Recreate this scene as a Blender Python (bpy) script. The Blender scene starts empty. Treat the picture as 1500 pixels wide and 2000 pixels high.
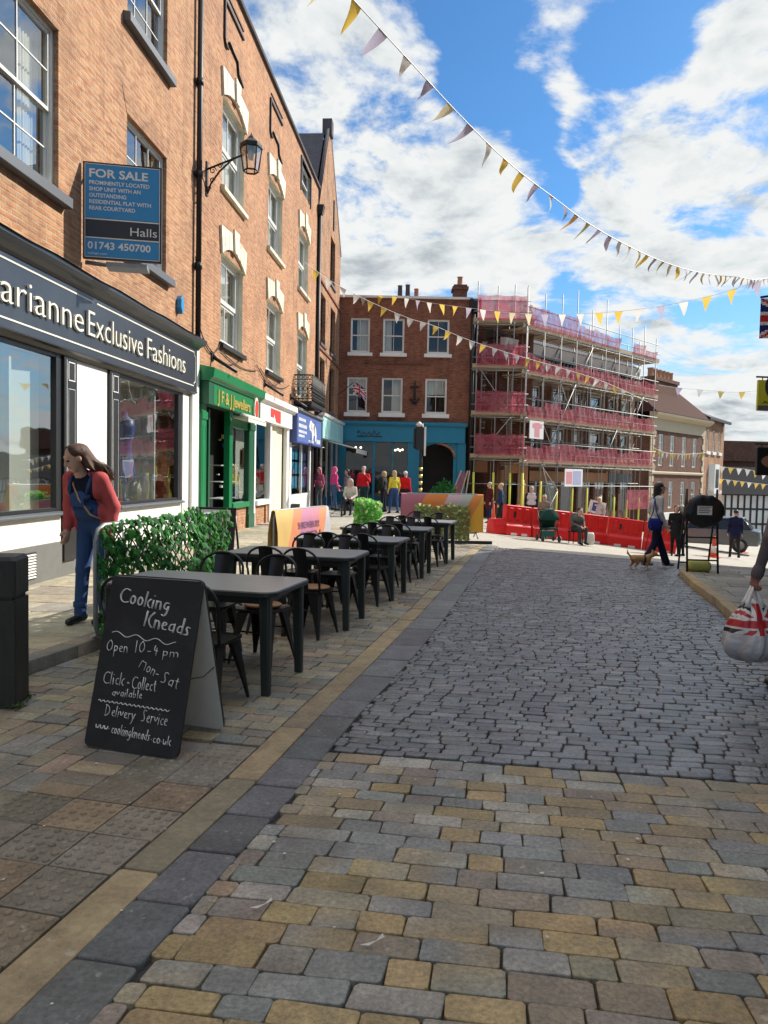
import bpy, bmesh, math, random
import numpy as np
from mathutils import Vector, Matrix

scene = bpy.context.scene
COL = scene.collection
R_ = math.radians
# ------------------------------------------------------------------ camera
F_PX, CAM_H, PITCH, ROLL = 1480.0, 1.56, R_(2.86), R_(1.2)
CAM_M = Matrix.Rotation(math.pi/2-PITCH, 3, 'X') @ Matrix.Rotation(ROLL, 3, 'Z')
CAM_P = Vector((0, 0, CAM_H))
cd = bpy.data.cameras.new("Camera"); cam = bpy.data.objects.new("Camera", cd); COL.objects.link(cam)
cd.sensor_fit = 'HORIZONTAL'; cd.sensor_width = 36.0; cd.lens = 36.0*F_PX/1500.0
cd.clip_start = 0.05; cd.clip_end = 3000
cam.matrix_world = Matrix.Translation(CAM_P) @ CAM_M.to_4x4()
scene.camera = cam
scene.render.resolution_x, scene.render.resolution_y = 768, 1024
scene.view_settings.view_transform = 'Standard'; scene.view_settings.look = 'None'
scene.view_settings.gamma = 1.0; scene.view_settings.exposure = 0.55
scene.view_settings.use_curve_mapping = False
scene.cycles.max_bounces = 6; scene.cycles.transparent_max_bounces = 12
scene.cycles.caustics_reflective = False; scene.cycles.caustics_refractive = False
scene.cycles.use_denoising = True

def ray(px, py):            # direction through a pixel of the 1500 x 2000 photograph
    return CAM_M @ Vector(((px-750)/F_PX, -(py-1000)/F_PX, -1))
def at(px, py, Y):          # point on that ray at distance Y down the street
    r = ray(px, py); return CAM_P + r*(Y/r.y)

# ------------------------------------------------------------------ sun and sky
SUN_D = Vector((0.859*math.cos(R_(34)), 0.512*math.cos(R_(34)), math.sin(R_(34)))).normalized()
sl = bpy.data.lights.new("Sun", 'SUN'); sun = bpy.data.objects.new("Sun", sl); COL.objects.link(sun)
sl.energy = 4.7; sl.angle = R_(0.5); sl.color = (1.0, 0.93, 0.82)
sun.rotation_euler = SUN_D.to_track_quat('Z', 'Y').to_euler(); sun.location = SUN_D*80

world = bpy.data.worlds.new("World"); scene.world = world; world.use_nodes = True
def build_world():
    nt = world.node_tree; nt.nodes.clear(); N = nt.nodes.new; L = nt.links.new
    out = N('ShaderNodeOutputWorld'); bg = N('ShaderNodeBackground'); L(bg.outputs[0], out.inputs[0])
    bg.inputs[1].default_value = 0.1
    sky = N('ShaderNodeTexSky'); sky.sky_type = 'NISHITA'; sky.sun_disc = False
    sky.sun_elevation = R_(34); sky.sun_rotation = math.atan2(SUN_D.x, SUN_D.y)
    sky.air_density = 1.0; sky.dust_density = 0.6; sky.ozone_density = 2.0
    tc = N('ShaderNodeTexCoord'); d = tc.outputs['Generated']
    def math_(op, a, b=None, c=None, clamp=False):
        n = N('ShaderNodeMath'); n.operation = op; n.use_clamp = clamp
        for i, v in enumerate((a, b, c)):
            if v is None: continue
            if isinstance(v, (int, float)): n.inputs[i].default_value = v
            else: L(v, n.inputs[i])
        return n.outputs[0]
    sep = N('ShaderNodeSeparateXYZ'); L(d, sep.inputs[0]); z = sep.outputs[2]
    zz = math_('MAXIMUM', math_('ADD', z, 0.22), 0.05)
    inv = math_('DIVIDE', 1.0, zz)
    p = N('ShaderNodeVectorMath'); p.operation = 'SCALE'; L(d, p.inputs[0]); L(inv, p.inputs[3])
    def noise(off, scale, detail, rough, dist=0.0):
        a = N('ShaderNodeVectorMath'); a.operation = 'ADD'; L(p.outputs[0], a.inputs[0]); a.inputs[1].default_value = off
        n = N('ShaderNodeTexNoise'); L(a.outputs[0], n.inputs['Vector'])
        n.inputs['Scale'].default_value = scale; n.inputs['Detail'].default_value = detail
        n.inputs['Roughness'].default_value = rough; n.inputs['Distortion'].default_value = dist
        return n.outputs['Fac']
    def blob(px, py, rad, w):
        c = ray(px, py).normalized()
        n = N('ShaderNodeVectorMath'); n.operation = 'DOT_PRODUCT'; L(d, n.inputs[0]); n.inputs[1].default_value = c
        m = N('ShaderNodeMapRange'); m.interpolation_type = 'SMOOTHSTEP'; L(n.outputs['Value'], m.inputs[0])
        m.inputs[1].default_value = math.cos(R_(rad)); m.inputs[2].default_value = math.cos(R_(rad*0.25))
        m.inputs[3].default_value = 0; m.inputs[4].default_value = w
        return m.outputs[0]
    tot = None
    for b in CLOUDS:
        v = blob(*b); tot = v if tot is None else math_('ADD', tot, v)
    tot = math_('MINIMUM', tot, 0.55)
    # a bank of cloud low over the horizon, and scattered cloud everywhere else
    hb = N('ShaderNodeMapRange'); hb.interpolation_type = 'SMOOTHSTEP'; L(z, hb.inputs[0]); hb.inputs[1].default_value = 0.16; hb.inputs[2].default_value = 0.05; hb.inputs[3].default_value = 0; hb.inputs[4].default_value = 0.45
    tot = math_('ADD', tot, hb.outputs[0])
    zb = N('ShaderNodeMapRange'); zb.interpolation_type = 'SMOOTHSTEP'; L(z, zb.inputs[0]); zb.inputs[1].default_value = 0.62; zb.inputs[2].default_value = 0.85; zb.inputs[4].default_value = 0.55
    tot = math_('ADD', tot, zb.outputs[0])      # extra overhead cloud, out of view, added to whiten the fill light
    n1 = noise((3.1, 1.7, 0), 3.4, 11, 0.62, 0.35)
    n0 = noise((9.3, 4.2, 2), 1.3, 4, 0.55, 0.3)
    n3 = noise((1.3, 8.2, 5), 9.0, 8, 0.62, 0.2)
    so = SUN_D*0.09
    n2 = noise((3.1+so.x, 1.7+so.y, so.z), 3.4, 6, 0.6, 0.35)
    dens = math_('ADD', math_('ADD', tot, math_('MULTIPLY', math_('SUBTRACT', n1, 0.5), 3.9)), math_('ADD', math_('MULTIPLY', math_('SUBTRACT', n0, 0.5), 1.0), math_('MULTIPLY', math_('SUBTRACT', n3, 0.5), 1.3)))
    mr = N('ShaderNodeMapRange'); mr.interpolation_type = 'SMOOTHSTEP'; L(dens, mr.inputs[0])
    mr.inputs[1].default_value = -0.10; mr.inputs[2].default_value = 0.58
    alpha = mr.outputs[0]
    # thick cores and the sides turned from the sun are greyer
    core = N('ShaderNodeMapRange'); L(dens, core.inputs[0]); core.inputs[1].default_value = 0.5; core.inputs[2].default_value = 1.7
    sh = math_('ADD', math_('MULTIPLY', math_('SUBTRACT', n2, n1), 3.4), math_('MULTIPLY', core.outputs[0], 1.0), None, True)
    ramp = N('ShaderNodeValToRGB'); L(sh, ramp.inputs[0])
    e = ramp.color_ramp.elements
    e[0].position = 0.0; e[0].color = (0.92, 0.94, 0.93, 1)
    e[1].position = 1.0; e[1].color = (0.31, 0.37, 0.43, 1)
    m = ramp.color_ramp.elements.new(0.30); m.color = (0.80, 0.84, 0.85, 1)
    sc = N('ShaderNodeVectorMath'); sc.operation = 'SCALE'; L(ramp.outputs[0], sc.inputs[0]); 
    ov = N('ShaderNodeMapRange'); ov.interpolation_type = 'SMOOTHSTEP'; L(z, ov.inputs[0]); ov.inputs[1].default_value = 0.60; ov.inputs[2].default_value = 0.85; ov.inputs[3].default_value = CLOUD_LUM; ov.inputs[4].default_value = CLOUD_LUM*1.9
    L(ov.outputs[0], sc.inputs[3])      # unseen overhead cloud made brighter to lift the shaded street
    # clear sky, paler towards the horizon
    skt = N('ShaderNodeVectorMath'); skt.operation = 'MULTIPLY'; L(sky.outputs[0], skt.inputs[0]); skt.inputs[1].default_value = SKY_TINT
    hz = N('ShaderNodeMapRange'); hz.interpolation_type = 'SMOOTHSTEP'; L(z, hz.inputs[0]); hz.inputs[1].default_value = 0.28; hz.inputs[2].default_value = -0.02; hz.inputs[3].default_value = 0; hz.inputs[4].default_value = 0.85
    hm = N('ShaderNodeMix'); hm.data_type = 'RGBA'; L(hz.outputs[0], hm.inputs[0]); L(skt.outputs[0], hm.inputs[6]); hm.inputs[7].default_value = (4.0, 5.5, 6.3, 1)
    mx = N('ShaderNodeMix'); mx.data_type = 'RGBA'; L(alpha, mx.inputs[0]); L(hm.outputs[2], mx.inputs[6]); L(sc.outputs[0], mx.inputs[7])
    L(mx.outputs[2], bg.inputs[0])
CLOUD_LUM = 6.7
SKY_TINT = (0.43, 0.79, 1.08)
CLOUDS = [(600,300,13,.75),(800,330,9,.6),(640,100,8,.55),(900,420,8,.6),(700,490,8,.6),(560,20,6,.5),(1010,500,5,.4),(480,150,9,.6),
 (1250,330,6,.7),(1380,370,4,.5),(1160,265,3.2,.45),(1300,440,6,.6),(1180,480,4,.4),(1450,470,5,.7),(1300,575,5.5,.6),(1180,580,3.5,.5),
 (1400,140,6,.42),(1150,30,4.5,.45),(1480,260,4,.4),(1000,130,2.2,.35),(1400,800,7,.6),(1330,735,4,.6),(1470,760,5,.5),
 (860,80,6.5,-.9),(1000,250,4,-.75),(1240,110,4.5,-.7),(1090,360,2.2,-.5),(1410,650,4.2,-.9),(1120,200,4,.4),(1240,220,4,.4),(1400,280,5,.35),(770,548,3.0,-.8),(1110,590,2.6,-.5),
 (1340,30,3,-.4),(930,150,3,-.6),(1330,300,2.0,-.4)]
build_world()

# ------------------------------------------------------------------ mesh helpers
class MB:
    """collects polygons; build() links them as ONE mesh object"""
    def __init__(s): s.v = []; s.f = []; s.m = []; s.sm = []; s.col = []; s.T = None
    def add(s, vs, fs, m=0, sm=False, col=None):
        b = len(s.v)
        if s.T is not None: vs = [s.T @ Vector(v) for v in vs]
        s.v.extend([tuple(v) for v in vs]); s.f.extend([tuple(i+b for i in f) for f in fs])
        s.m.extend(m if isinstance(m, (list, tuple)) else [m]*len(fs)); s.sm.extend([sm]*len(fs))
        if col is not None or s.col:
            while len(s.col) < b: s.col.append((1,1,1,1))
            s.col.extend([col or (1,1,1,1)]*len(vs))
        return s
    def box(s, x0, x1, y0, y1, z0, z1, m=0):
        if x0 > x1: x0, x1 = x1, x0
        if y0 > y1: y0, y1 = y1, y0
        if z0 > z1: z0, z1 = z1, z0
        v = [(x,y,z) for z in (z0,z1) for y in (y0,y1) for x in (x0,x1)]
        return s.add(v, [(0,2,3,1),(4,5,7,6),(0,1,5,4),(2,6,7,3),(0,4,6,2),(1,3,7,5)], m)
    def quad(s, a, b, c, d, m=0): return s.add([a,b,c,d], [(0,1,2,3)], m)
    def prism(s, poly, h0, h1, axis='y', m=0):
        """polygon (ccw list of 2-D points) extruded along an axis: 'y' -> points are (x,z); 'z' -> (x,y); 'x' -> (y,z)"""
        def P(a, b, h): return (a,h,b) if axis=='y' else ((a,b,h) if axis=='z' else (h,a,b))
        n = len(poly); v = [P(a,b,h0) for a,b in poly]+[P(a,b,h1) for a,b in poly]
        f = [tuple(range(n)), tuple(range(2*n-1, n-1, -1))]+[(i+n, (i+1)%n+n, (i+1)%n, i) for i in range(n)]
        return s.add(v, f, m)
    def tube(s, pts, r, n=8, m=0, closed=False, sm=True):
        pts = [Vector(p) for p in pts]; k = len(pts); rs = r if isinstance(r, (list, tuple)) else [r]*k
        up = None; v = []
        for i, p in enumerate(pts):
            if closed: t = pts[(i+1)%k]-pts[i-1]
            else: t = pts[min(i+1,k-1)]-pts[max(i-1,0)]
            t.normalize()
            if up is None: up = t.orthogonal().normalized()
            else:
                up = up - t*up.dot(t)
                up = up.normalized() if up.length > 1e-6 else t.orthogonal().normalized()
            w = t.cross(up)
            for j in range(n):
                a = 2*math.pi*j/n; v.append(p+(up*math.cos(a)+w*math.sin(a))*rs[i])
        f = []
        for i in range(k if closed else k-1):
            i2 = (i+1) % k
            for j in range(n): f.append((i*n+j, i*n+(j+1)%n, i2*n+(j+1)%n, i2*n+j))
        if not closed: f += [tuple(range(n-1,-1,-1)), tuple(range((k-1)*n, k*n))]
        return s.add(v, f, m, sm)
    def lathe(s, prof, n=16, m=0, sm=True, c=(0,0,0)):
        v = []; f = []
        for r, z in prof:
            for j in range(n): a = 2*math.pi*j/n; v.append((c[0]+r*math.cos(a), c[1]+r*math.sin(a), c[2]+z))
        k = len(prof)
        for i in range(k-1):
            for j in range(n): f.append((i*n+j, i*n+(j+1)%n, (i+1)*n+(j+1)%n, (i+1)*n+j))
        f += [tuple(range(n-1,-1,-1)), tuple(range((k-1)*n, k*n))]
        return s.add(v, f, m, sm)
    def loft(s, rings, m=0, sm=False, cap=True):
        n = len(rings[0]); v = [p for r in rings for p in r]; f = []
        for i in range(len(rings)-1):
            for j in range(n): f.append((i*n+j, i*n+(j+1)%n, (i+1)*n+(j+1)%n, (i+1)*n+j))
        if cap: f += [tuple(range(n-1,-1,-1)), tuple(range((len(rings)-1)*n, len(rings)*n))]
        return s.add(v, f, m, sm)
    def build(s, name, mats, parent=None, bevel=0, seg=1, fix=True):
        me = bpy.data.meshes.new(name); me.from_pydata(s.v, [], s.f)
        for m in (mats if isinstance(mats, (list, tuple)) else [mats]): me.materials.append(m)
        me.polygons.foreach_set('material_index', s.m); me.polygons.foreach_set('use_smooth', s.sm)
        if s.col:
            while len(s.col) < len(s.v): s.col.append((1,1,1,1))
            ca = me.color_attributes.new('Col', 'FLOAT_COLOR', 'POINT')
            ca.data.foreach_set('color', np.array(s.col, dtype=np.float32).ravel())
        if fix or bevel:
            bm = bmesh.new(); bm.from_mesh(me)
            if fix: bmesh.ops.recalc_face_normals(bm, faces=bm.faces)
            if bevel:
                ed = [e for e in bm.edges if len(e.link_faces) == 2 and e.calc_face_angle(0) > 0.6]
                bmesh.ops.bevel(bm, geom=ed, offset=bevel, segments=seg, affect='EDGES', profile=0.6)
            bm.to_mesh(me); bm.free()
        me.update()
        o = bpy.data.objects.new(name, me); COL.objects.link(o)
        if parent: o.parent = parent
        return o

def build_parts(mb, name, mats, parent, **kw):
    """each loose piece of the collected geometry becomes a part of its own"""
    par = list(range(len(mb.v)))
    def fd(a):
        while par[a] != a: par[a] = par[par[a]]; a = par[a]
        return a
    for f in mb.f:
        for q in f[1:]: par[fd(q)] = fd(f[0])
    gr = {}
    for i, f in enumerate(mb.f): gr.setdefault(fd(f[0]), []).append(i)
    out = []
    for ids in gr.values():
        k = MB(); mp = {}
        for i in ids:
            for q in mb.f[i]:
                if q not in mp: mp[q] = len(k.v); k.v.append(mb.v[q])
            k.f.append(tuple(mp[q] for q in mb.f[i])); k.m.append(mb.m[i]); k.sm.append(mb.sm[i])
        out.append(k.build(name, mats, parent, **kw))
    return out
def tag(o, label=None, cat=None, group=None, kind=None):
    if label: o['label'] = label
    if cat: o['category'] = cat
    if group: o['group'] = group
    if kind: o['kind'] = kind
    return o
def thing(name, label, cat, loc=(0,0,0), rz=0.0, group=None):
    o = bpy.data.objects.new(name, None); COL.objects.link(o)
    o.empty_display_size = 0.1; o.location = loc; o.rotation_euler = (0,0,rz)
    return tag(o, label, cat, group)
def dup(root, loc, rz, label=None, group=None):
    def cp(o, par):
        c = o.copy(); COL.objects.link(c)
        if par: c.parent = par
        for ch in o.children: cp(ch, c)
        return c
    kids = list(root.children); r = root.copy(); COL.objects.link(r)
    r.location = loc; r.rotation_euler = (0,0,rz)
    for ch in kids: cp(ch, r)
    return tag(r, label, None, group)

# ------------------------------------------------------------------ text
def text_mb(mb, s, height, place, m=0, width=None, depth=0.0, align='LEFT', bold=0.0, shear=0.0):
    """built-in font as polygons; place(x, y, h) turns letter-plane x,y and relief h into a point"""
    cu = bpy.data.curves.new('t', 'FONT'); cu.body = s; cu.size = 1.0; cu.offset = bold; cu.shear = shear
    cu.resolution_u = 3; cu.extrude = 0.0; cu.fill_mode = 'FRONT'
    o = bpy.data.objects.new('t', cu); COL.objects.link(o)
    dg = bpy.context.evaluated_depsgraph_get(); dg.update()
    me = bpy.data.meshes.new_from_object(o.evaluated_get(dg))
    co = [v.co.copy() for v in me.vertices]; fs = [tuple(p.vertices) for p in me.polygons]
    edges = {}
    for f in fs:
        for i in range(len(f)):
            a, b = f[i], f[(i+1)%len(f)]; edges[(a,b)] = 1
    bpy.data.objects.remove(o); bpy.data.curves.remove(cu); bpy.data.meshes.remove(me)
    if not co: return 0
    xs = [c.x for c in co]; x0, x1 = min(xs), max(xs)
    k = height/0.729
    kx = k if width is None else width/(x1-x0)
    w = (x1-x0)*kx; off = {'LEFT':0,'CENTER':-w/2,'RIGHT':-w}[align]
    P = [((c.x-x0)*kx+off, c.y*k) for c in co]
    if depth <= 0: mb.add([place(x,y,0) for x,y in P], fs, m)
    else:
        n = len(P); v = [place(x,y,depth) for x,y in P]+[place(x,y,0) for x,y in P]
        f = list(fs)+[(b,a,a+n,b+n) for (a,b) in edges if (b,a) not in edges]
        mb.add(v, f, m)
    return w

# ------------------------------------------------------------------ materials
def new_mat(name):
    m = bpy.data.materials.new(name); m.use_nodes = True
    nt = m.node_tree; b = nt.nodes['Principled BSDF']
    return m, nt, b
def mat(name, c, rough=0.6, var=0.12, vscale=6.0, bump=0.0, bscale=60.0, metal=0.0, spec=0.5, coord='Object', dirt=None, dscale=1.3, stretch=None):
    m, nt, b = new_mat(name); N = nt.nodes.new; L = nt.links.new
    b.inputs['Roughness'].default_value = rough; b.inputs['Metallic'].default_value = metal; b.inputs['Specular IOR Level'].default_value = spec
    tc = N('ShaderNodeTexCoord'); vec = tc.outputs[coord]
    if stretch:
        mp = N('ShaderNodeMapping'); mp.inputs['Scale'].default_value = stretch; L(vec, mp.inputs[0]); vec = mp.outputs[0]
    n = N('ShaderNodeTexNoise'); L(vec, n.inputs['Vector']); n.inputs['Scale'].default_value = vscale; n.inputs['Detail'].default_value = 5
    mx = N('ShaderNodeMix'); mx.data_type = 'RGBA'; L(n.outputs['Fac'], mx.inputs[0])
    mx.inputs[6].default_value = tuple(max(0,x*(1-var)) for x in c)+(1,); mx.inputs[7].default_value = tuple(min(1,x*(1+var)) for x in c)+(1,)
    o = mx.outputs[2]
    if dirt:
        n3 = N('ShaderNodeTexNoise'); L(vec, n3.inputs['Vector']); n3.inputs['Scale'].default_value = dscale; n3.inputs['Detail'].default_value = 7; n3.inputs['Roughness'].default_value = 0.65
        mr = N('ShaderNodeMapRange'); L(n3.outputs['Fac'], mr.inputs[0]); mr.inputs[1].default_value = 0.48; mr.inputs[2].default_value = 0.72
        mr.inputs[3].default_value = 0; mr.inputs[4].default_value = dirt[3]
        m2 = N('ShaderNodeMix'); m2.data_type = 'RGBA'; L(mr.outputs[0], m2.inputs[0]); L(o, m2.inputs[6]); m2.inputs[7].default_value = dirt[:3]+(1,); o = m2.outputs[2]
    L(o, b.inputs['Base Color'])
    if bump > 0:
        n2 = N('ShaderNodeTexNoise'); L(vec, n2.inputs['Vector']); n2.inputs['Scale'].default_value = bscale; n2.inputs['Detail'].default_value = 4
        bp = N('ShaderNodeBump'); bp.inputs['Strength'].default_value = min(1,bump); bp.inputs['Distance'].default_value = 0.01
        L(n2.outputs['Fac'], bp.inputs['Height']); L(bp.outputs[0], b.inputs['Normal'])
    return m
def brick_mat(name, c1, c2, mortar, bw=0.225, rh=0.075, ms=0.013, stain=(0.10,0.06,0.045,0.5), bump=0.85, third=None):
    m, nt, b = new_mat(name); N = nt.nodes.new; L = nt.links.new
    b.inputs['Roughness'].default_value = 0.88; b.inputs['Specular IOR Level'].default_value = 0.25
    tc = N('ShaderNodeTexCoord'); sp = N('ShaderNodeSeparateXYZ'); L(tc.outputs['Object'], sp.inputs[0])
    ad = N('ShaderNodeMath'); ad.operation = 'ADD'; L(sp.outputs[0], ad.inputs[0]); L(sp.outputs[1], ad.inputs[1])
    cm = N('ShaderNodeCombineXYZ'); L(ad.outputs[0], cm.inputs[0]); L(sp.outputs[2], cm.inputs[1])
    # slight waviness so that courses are not ruler straight
    nw = N('ShaderNodeTexNoise'); L(cm.outputs[0], nw.inputs['Vector']); nw.inputs['Scale'].default_value = 3.0
    wv = N('ShaderNodeVectorMath'); wv.operation = 'SCALE'; L(nw.outputs['Color'], wv.inputs[0]); wv.inputs[3].default_value = 0.02
    va = N('ShaderNodeVectorMath'); va.operation = 'ADD'; L(cm.outputs[0], va.inputs[0]); L(wv.outputs[0], va.inputs[1])
    br = N('ShaderNodeTexBrick'); L(va.outputs[0], br.inputs['Vector']); br.inputs['Scale'].default_value = 1.0
    br.inputs['Brick Width'].default_value = bw; br.inputs['Row Height'].default_value = rh; br.inputs['Mortar Size'].default_value = ms
    br.inputs['Mortar Smooth'].default_value = 0.3; br.inputs['Bias'].default_value = -0.1; br.offset = 0.5
    br.inputs['Color1'].default_value = c1+(1,); br.inputs['Color2'].default_value = c2+(1,); br.inputs['Mortar'].default_value = mortar+(1,)
    o = br.outputs['Color']
    def blend(fac_scale, detail, lo, hi, amt, col, mode='MIX', vec=None):
        nonlocal o
        n = N('ShaderNodeTexNoise'); L(vec or cm.outputs[0], n.inputs['Vector']); n.inputs['Scale'].default_value = fac_scale; n.inputs['Detail'].default_value = detail; n.inputs['Roughness'].default_value = 0.65
        mr = N('ShaderNodeMapRange'); L(n.outputs['Fac'], mr.inputs[0]); mr.inputs[1].default_value = lo; mr.inputs[2].default_value = hi; mr.inputs[4].default_value = amt
        mx = N('ShaderNodeMix'); mx.data_type = 'RGBA'; mx.blend_type = mode; L(mr.outputs[0], mx.inputs[0]); L(o, mx.inputs[6]); mx.inputs[7].default_value = col+(1,); o = mx.outputs[2]
    br2 = N('ShaderNodeMapping'); br2.inputs['Scale'].default_value = (1/bw*0.93, 1/rh*0.97, 1); L(va.outputs[0], br2.inputs[0])
    blend(1.0, 1, 0.46, 0.72, 0.85, third or tuple(x*0.55 for x in c1), vec=br2.outputs[0])
    blend(1.1, 7, 0.46, 0.70, stain[3]*1.3, stain[:3])
    blend(2.6, 5, 0.54, 0.76, 0.35, tuple(min(1,x*1.35) for x in c2))
    st = N('ShaderNodeMapping'); st.inputs['Scale'].default_value = (2.6, 0.16, 1); L(cm.outputs[0], st.inputs[0])
    blend(1.0, 6, 0.50, 0.72, 0.42, tuple(x*.8 for x in stain[:3]), vec=st.outputs[0])
    blend(0.35, 4, 0.45, 0.8, 0.35, tuple(min(1,x*1.35) for x in c2))
    L(o, b.inputs['Base Color'])
    ng = N('ShaderNodeTexNoise'); L(tc.outputs['Object'], ng.inputs['Vector']); ng.inputs['Scale'].default_value = 55; ng.inputs['Detail'].default_value = 4
    inv = N('ShaderNodeMath'); inv.operation = 'MULTIPLY_ADD'; L(br.outputs['Fac'], inv.inputs[0]); inv.inputs[1].default_value = -1.0; L(ng.outputs['Fac'], inv.inputs[2])
    bp = N('ShaderNodeBump'); bp.inputs['Strength'].default_value = bump; bp.inputs['Distance'].default_value = 0.012
    L(inv.outputs[0], bp.inputs['Height']); L(bp.outputs[0], b.inputs['Normal'])
    return m
def stone_mat(name, rough=0.7, spec=0.4, grain=40, dark=(0.05,0.05,0.05), damp=0.25, var=0.35):
    """per-stone colour from the mesh, with grain, cleavage bands and grime"""
    m, nt, b = new_mat(name); N = nt.nodes.new; L = nt.links.new
    b.inputs['Specular IOR Level'].default_value = spec
    at_ = N('ShaderNodeVertexColor'); at_.layer_name = 'Col'
    tc = N('ShaderNodeTexCoord'); o = at_.outputs['Color']
    def nz(scale, det, rg=0.6):
        n = N('ShaderNodeTexNoise'); L(tc.outputs['Object'], n.inputs['Vector']); n.inputs['Scale'].default_value = scale; n.inputs['Detail'].default_value = det; n.inputs['Roughness'].default_value = rg
        return n.outputs['Fac']
    def mul(fac, lo, hi):
        nonlocal o
        mr = N('ShaderNodeMapRange'); L(fac, mr.inputs[0]); mr.inputs[1].default_value = 0.3; mr.inputs[2].default_value = 0.7; mr.inputs[3].default_value = lo; mr.inputs[4].default_value = hi
        v = N('ShaderNodeVectorMath'); v.operation = 'SCALE'; L(o, v.inputs[0]); L(mr.outputs[0], v.inputs[3]); o = v.outputs[0]
    g = nz(grain, 6, 0.7)
    mul(g, 1-var, 1+var); mul(nz(7, 5, .7), 0.72, 1.24)
    pk = N('ShaderNodeMapRange'); L(nz(130, 2), pk.inputs[0]); pk.inputs[1].default_value = .64; pk.inputs[2].default_value = .70; pk.inputs[4].default_value = .55
    pm = N('ShaderNodeMix'); pm.data_type = 'RGBA'; L(pk.outputs[0], pm.inputs[0]); L(o, pm.inputs[6]); pm.inputs[7].default_value = (.07,.065,.05,1); o = pm.outputs[2]
    li = N('ShaderNodeMapRange'); L(nz(18, 3), li.inputs[0]); li.inputs[1].default_value = .66; li.inputs[2].default_value = .72; li.inputs[4].default_value = .35
    lm_ = N('ShaderNodeMix'); lm_.data_type = 'RGBA'; L(li.outputs[0], lm_.inputs[0]); L(o, lm_.inputs[6]); lm_.inputs[7].default_value = (.50,.49,.44,1); o = lm_.outputs[2]
    mr = N('ShaderNodeMapRange'); L(nz(2.2, 7, 0.7), mr.inputs[0]); mr.inputs[1].default_value = 0.50; mr.inputs[2].default_value = 0.72; mr.inputs[4].default_value = damp
    mx = N('ShaderNodeMix'); mx.data_type = 'RGBA'; L(mr.outputs[0], mx.inputs[0]); L(o, mx.inputs[6]); mx.inputs[7].default_value = dark+(1,)
    L(mx.outputs[2], b.inputs['Base Color'])
    r = N('ShaderNodeMapRange'); L(nz(14, 4), r.inputs[0]); r.inputs[1].default_value = 0.3; r.inputs[2].default_value = 0.7; r.inputs[3].default_value = rough-0.12; r.inputs[4].default_value = rough+0.12
    L(r.outputs[0], b.inputs['Roughness'])
    bp = N('ShaderNodeBump'); bp.inputs['Strength'].default_value = 0.55; bp.inputs['Distance'].default_value = 0.012
    L(nz(24, 6, 0.65), bp.inputs['Height']); L(bp.outputs[0], b.inputs['Normal'])
    return m
def glass_mat(name, refl=0.28, tint=(0.85,0.9,0.9), rough=0.02):
    m = bpy.data.materials.new(name); m.use_nodes = True; nt = m.node_tree; nt.nodes.clear(); N = nt.nodes.new; L = nt.links.new
    o = N('ShaderNodeOutputMaterial'); mx = N('ShaderNodeMixShader'); t = N('ShaderNodeBsdfTransparent'); g = N('ShaderNodeBsdfGlossy')
    t.inputs[0].default_value = tint+(1,); g.inputs['Roughness'].default_value = rough; g.inputs['Color'].default_value = (0.95,0.97,1,1)
    lw = N('ShaderNodeLayerWeight'); lw.inputs[0].default_value = 0.35
    mr = N('ShaderNodeMapRange'); L(lw.outputs['Facing'], mr.inputs[0]); mr.inputs[3].default_value = refl; mr.inputs[4].default_value = 0.65
    tc = N('ShaderNodeTexCoord'); n = N('ShaderNodeTexNoise'); L(tc.outputs['Object'], n.inputs['Vector']); n.inputs['Scale'].default_value = 1.4
    bp = N('ShaderNodeBump'); bp.inputs['Strength'].default_value = 0.05; bp.inputs['Distance'].default_value = 0.05; L(n.outputs['Fac'], bp.inputs['Height']); L(bp.outputs[0], g.inputs['Normal'])
    L(mr.outputs[0], mx.inputs[0]); L(t.outputs[0], mx.inputs[1]); L(g.outputs[0], mx.inputs[2]); L(mx.outputs[0], o.inputs[0])
    return m
def leaf_mat(name, c, var=.4, vscale=5, trans=.4):
    m = mat(name, c, .6, var, vscale, spec=.25); nt = m.node_tree; b = nt.nodes['Principled BSDF']; o = [n for n in nt.nodes if n.type == 'OUTPUT_MATERIAL'][0]
    t = nt.nodes.new('ShaderNodeBsdfTranslucent'); t.inputs[0].default_value = (min(1,c[0]*2.2),min(1,c[1]*1.7),c[2]*1.2,1); mx = nt.nodes.new('ShaderNodeMixShader'); mx.inputs[0].default_value = trans
    nt.links.new(b.outputs[0], mx.inputs[1]); nt.links.new(t.outputs[0], mx.inputs[2]); nt.links.new(mx.outputs[0], o.inputs[0]); return m
def cloth_mat(name, c, trans=0.0, var=0.1):
    m = mat(name, c, 0.85, max(var, .18), 7, bump=0.9, bscale=11, spec=0.2, stretch=(1,1,.45))
    if trans:
        nt = m.node_tree; b = nt.nodes['Principled BSDF']; o = [n for n in nt.nodes if n.type == 'OUTPUT_MATERIAL'][0]
        t = nt.nodes.new('ShaderNodeBsdfTranslucent'); t.inputs[0].default_value = tuple(min(1,x*1.15) for x in c)+(1,)
        mx = nt.nodes.new('ShaderNodeMixShader'); mx.inputs[0].default_value = trans
        nt.links.new(b.outputs[0], mx.inputs[1]); nt.links.new(t.outputs[0], mx.inputs[2]); nt.links.new(mx.outputs[0], o.inputs[0])
    return m
M = {}
M['brick_l'] = brick_mat('orange_brick', (0.43,0.195,0.095), (0.56,0.30,0.155), (0.47,0.36,0.24), stain=(0.17,0.10,0.07,0.40), third=(0.30,0.13,0.075))
M['brick_2'] = brick_mat('red_orange_brick', (0.43,0.185,0.092), (0.55,0.285,0.145), (0.47,0.35,0.23), stain=(0.20,0.11,0.075,0.4), third=(0.29,0.12,0.07))
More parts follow.
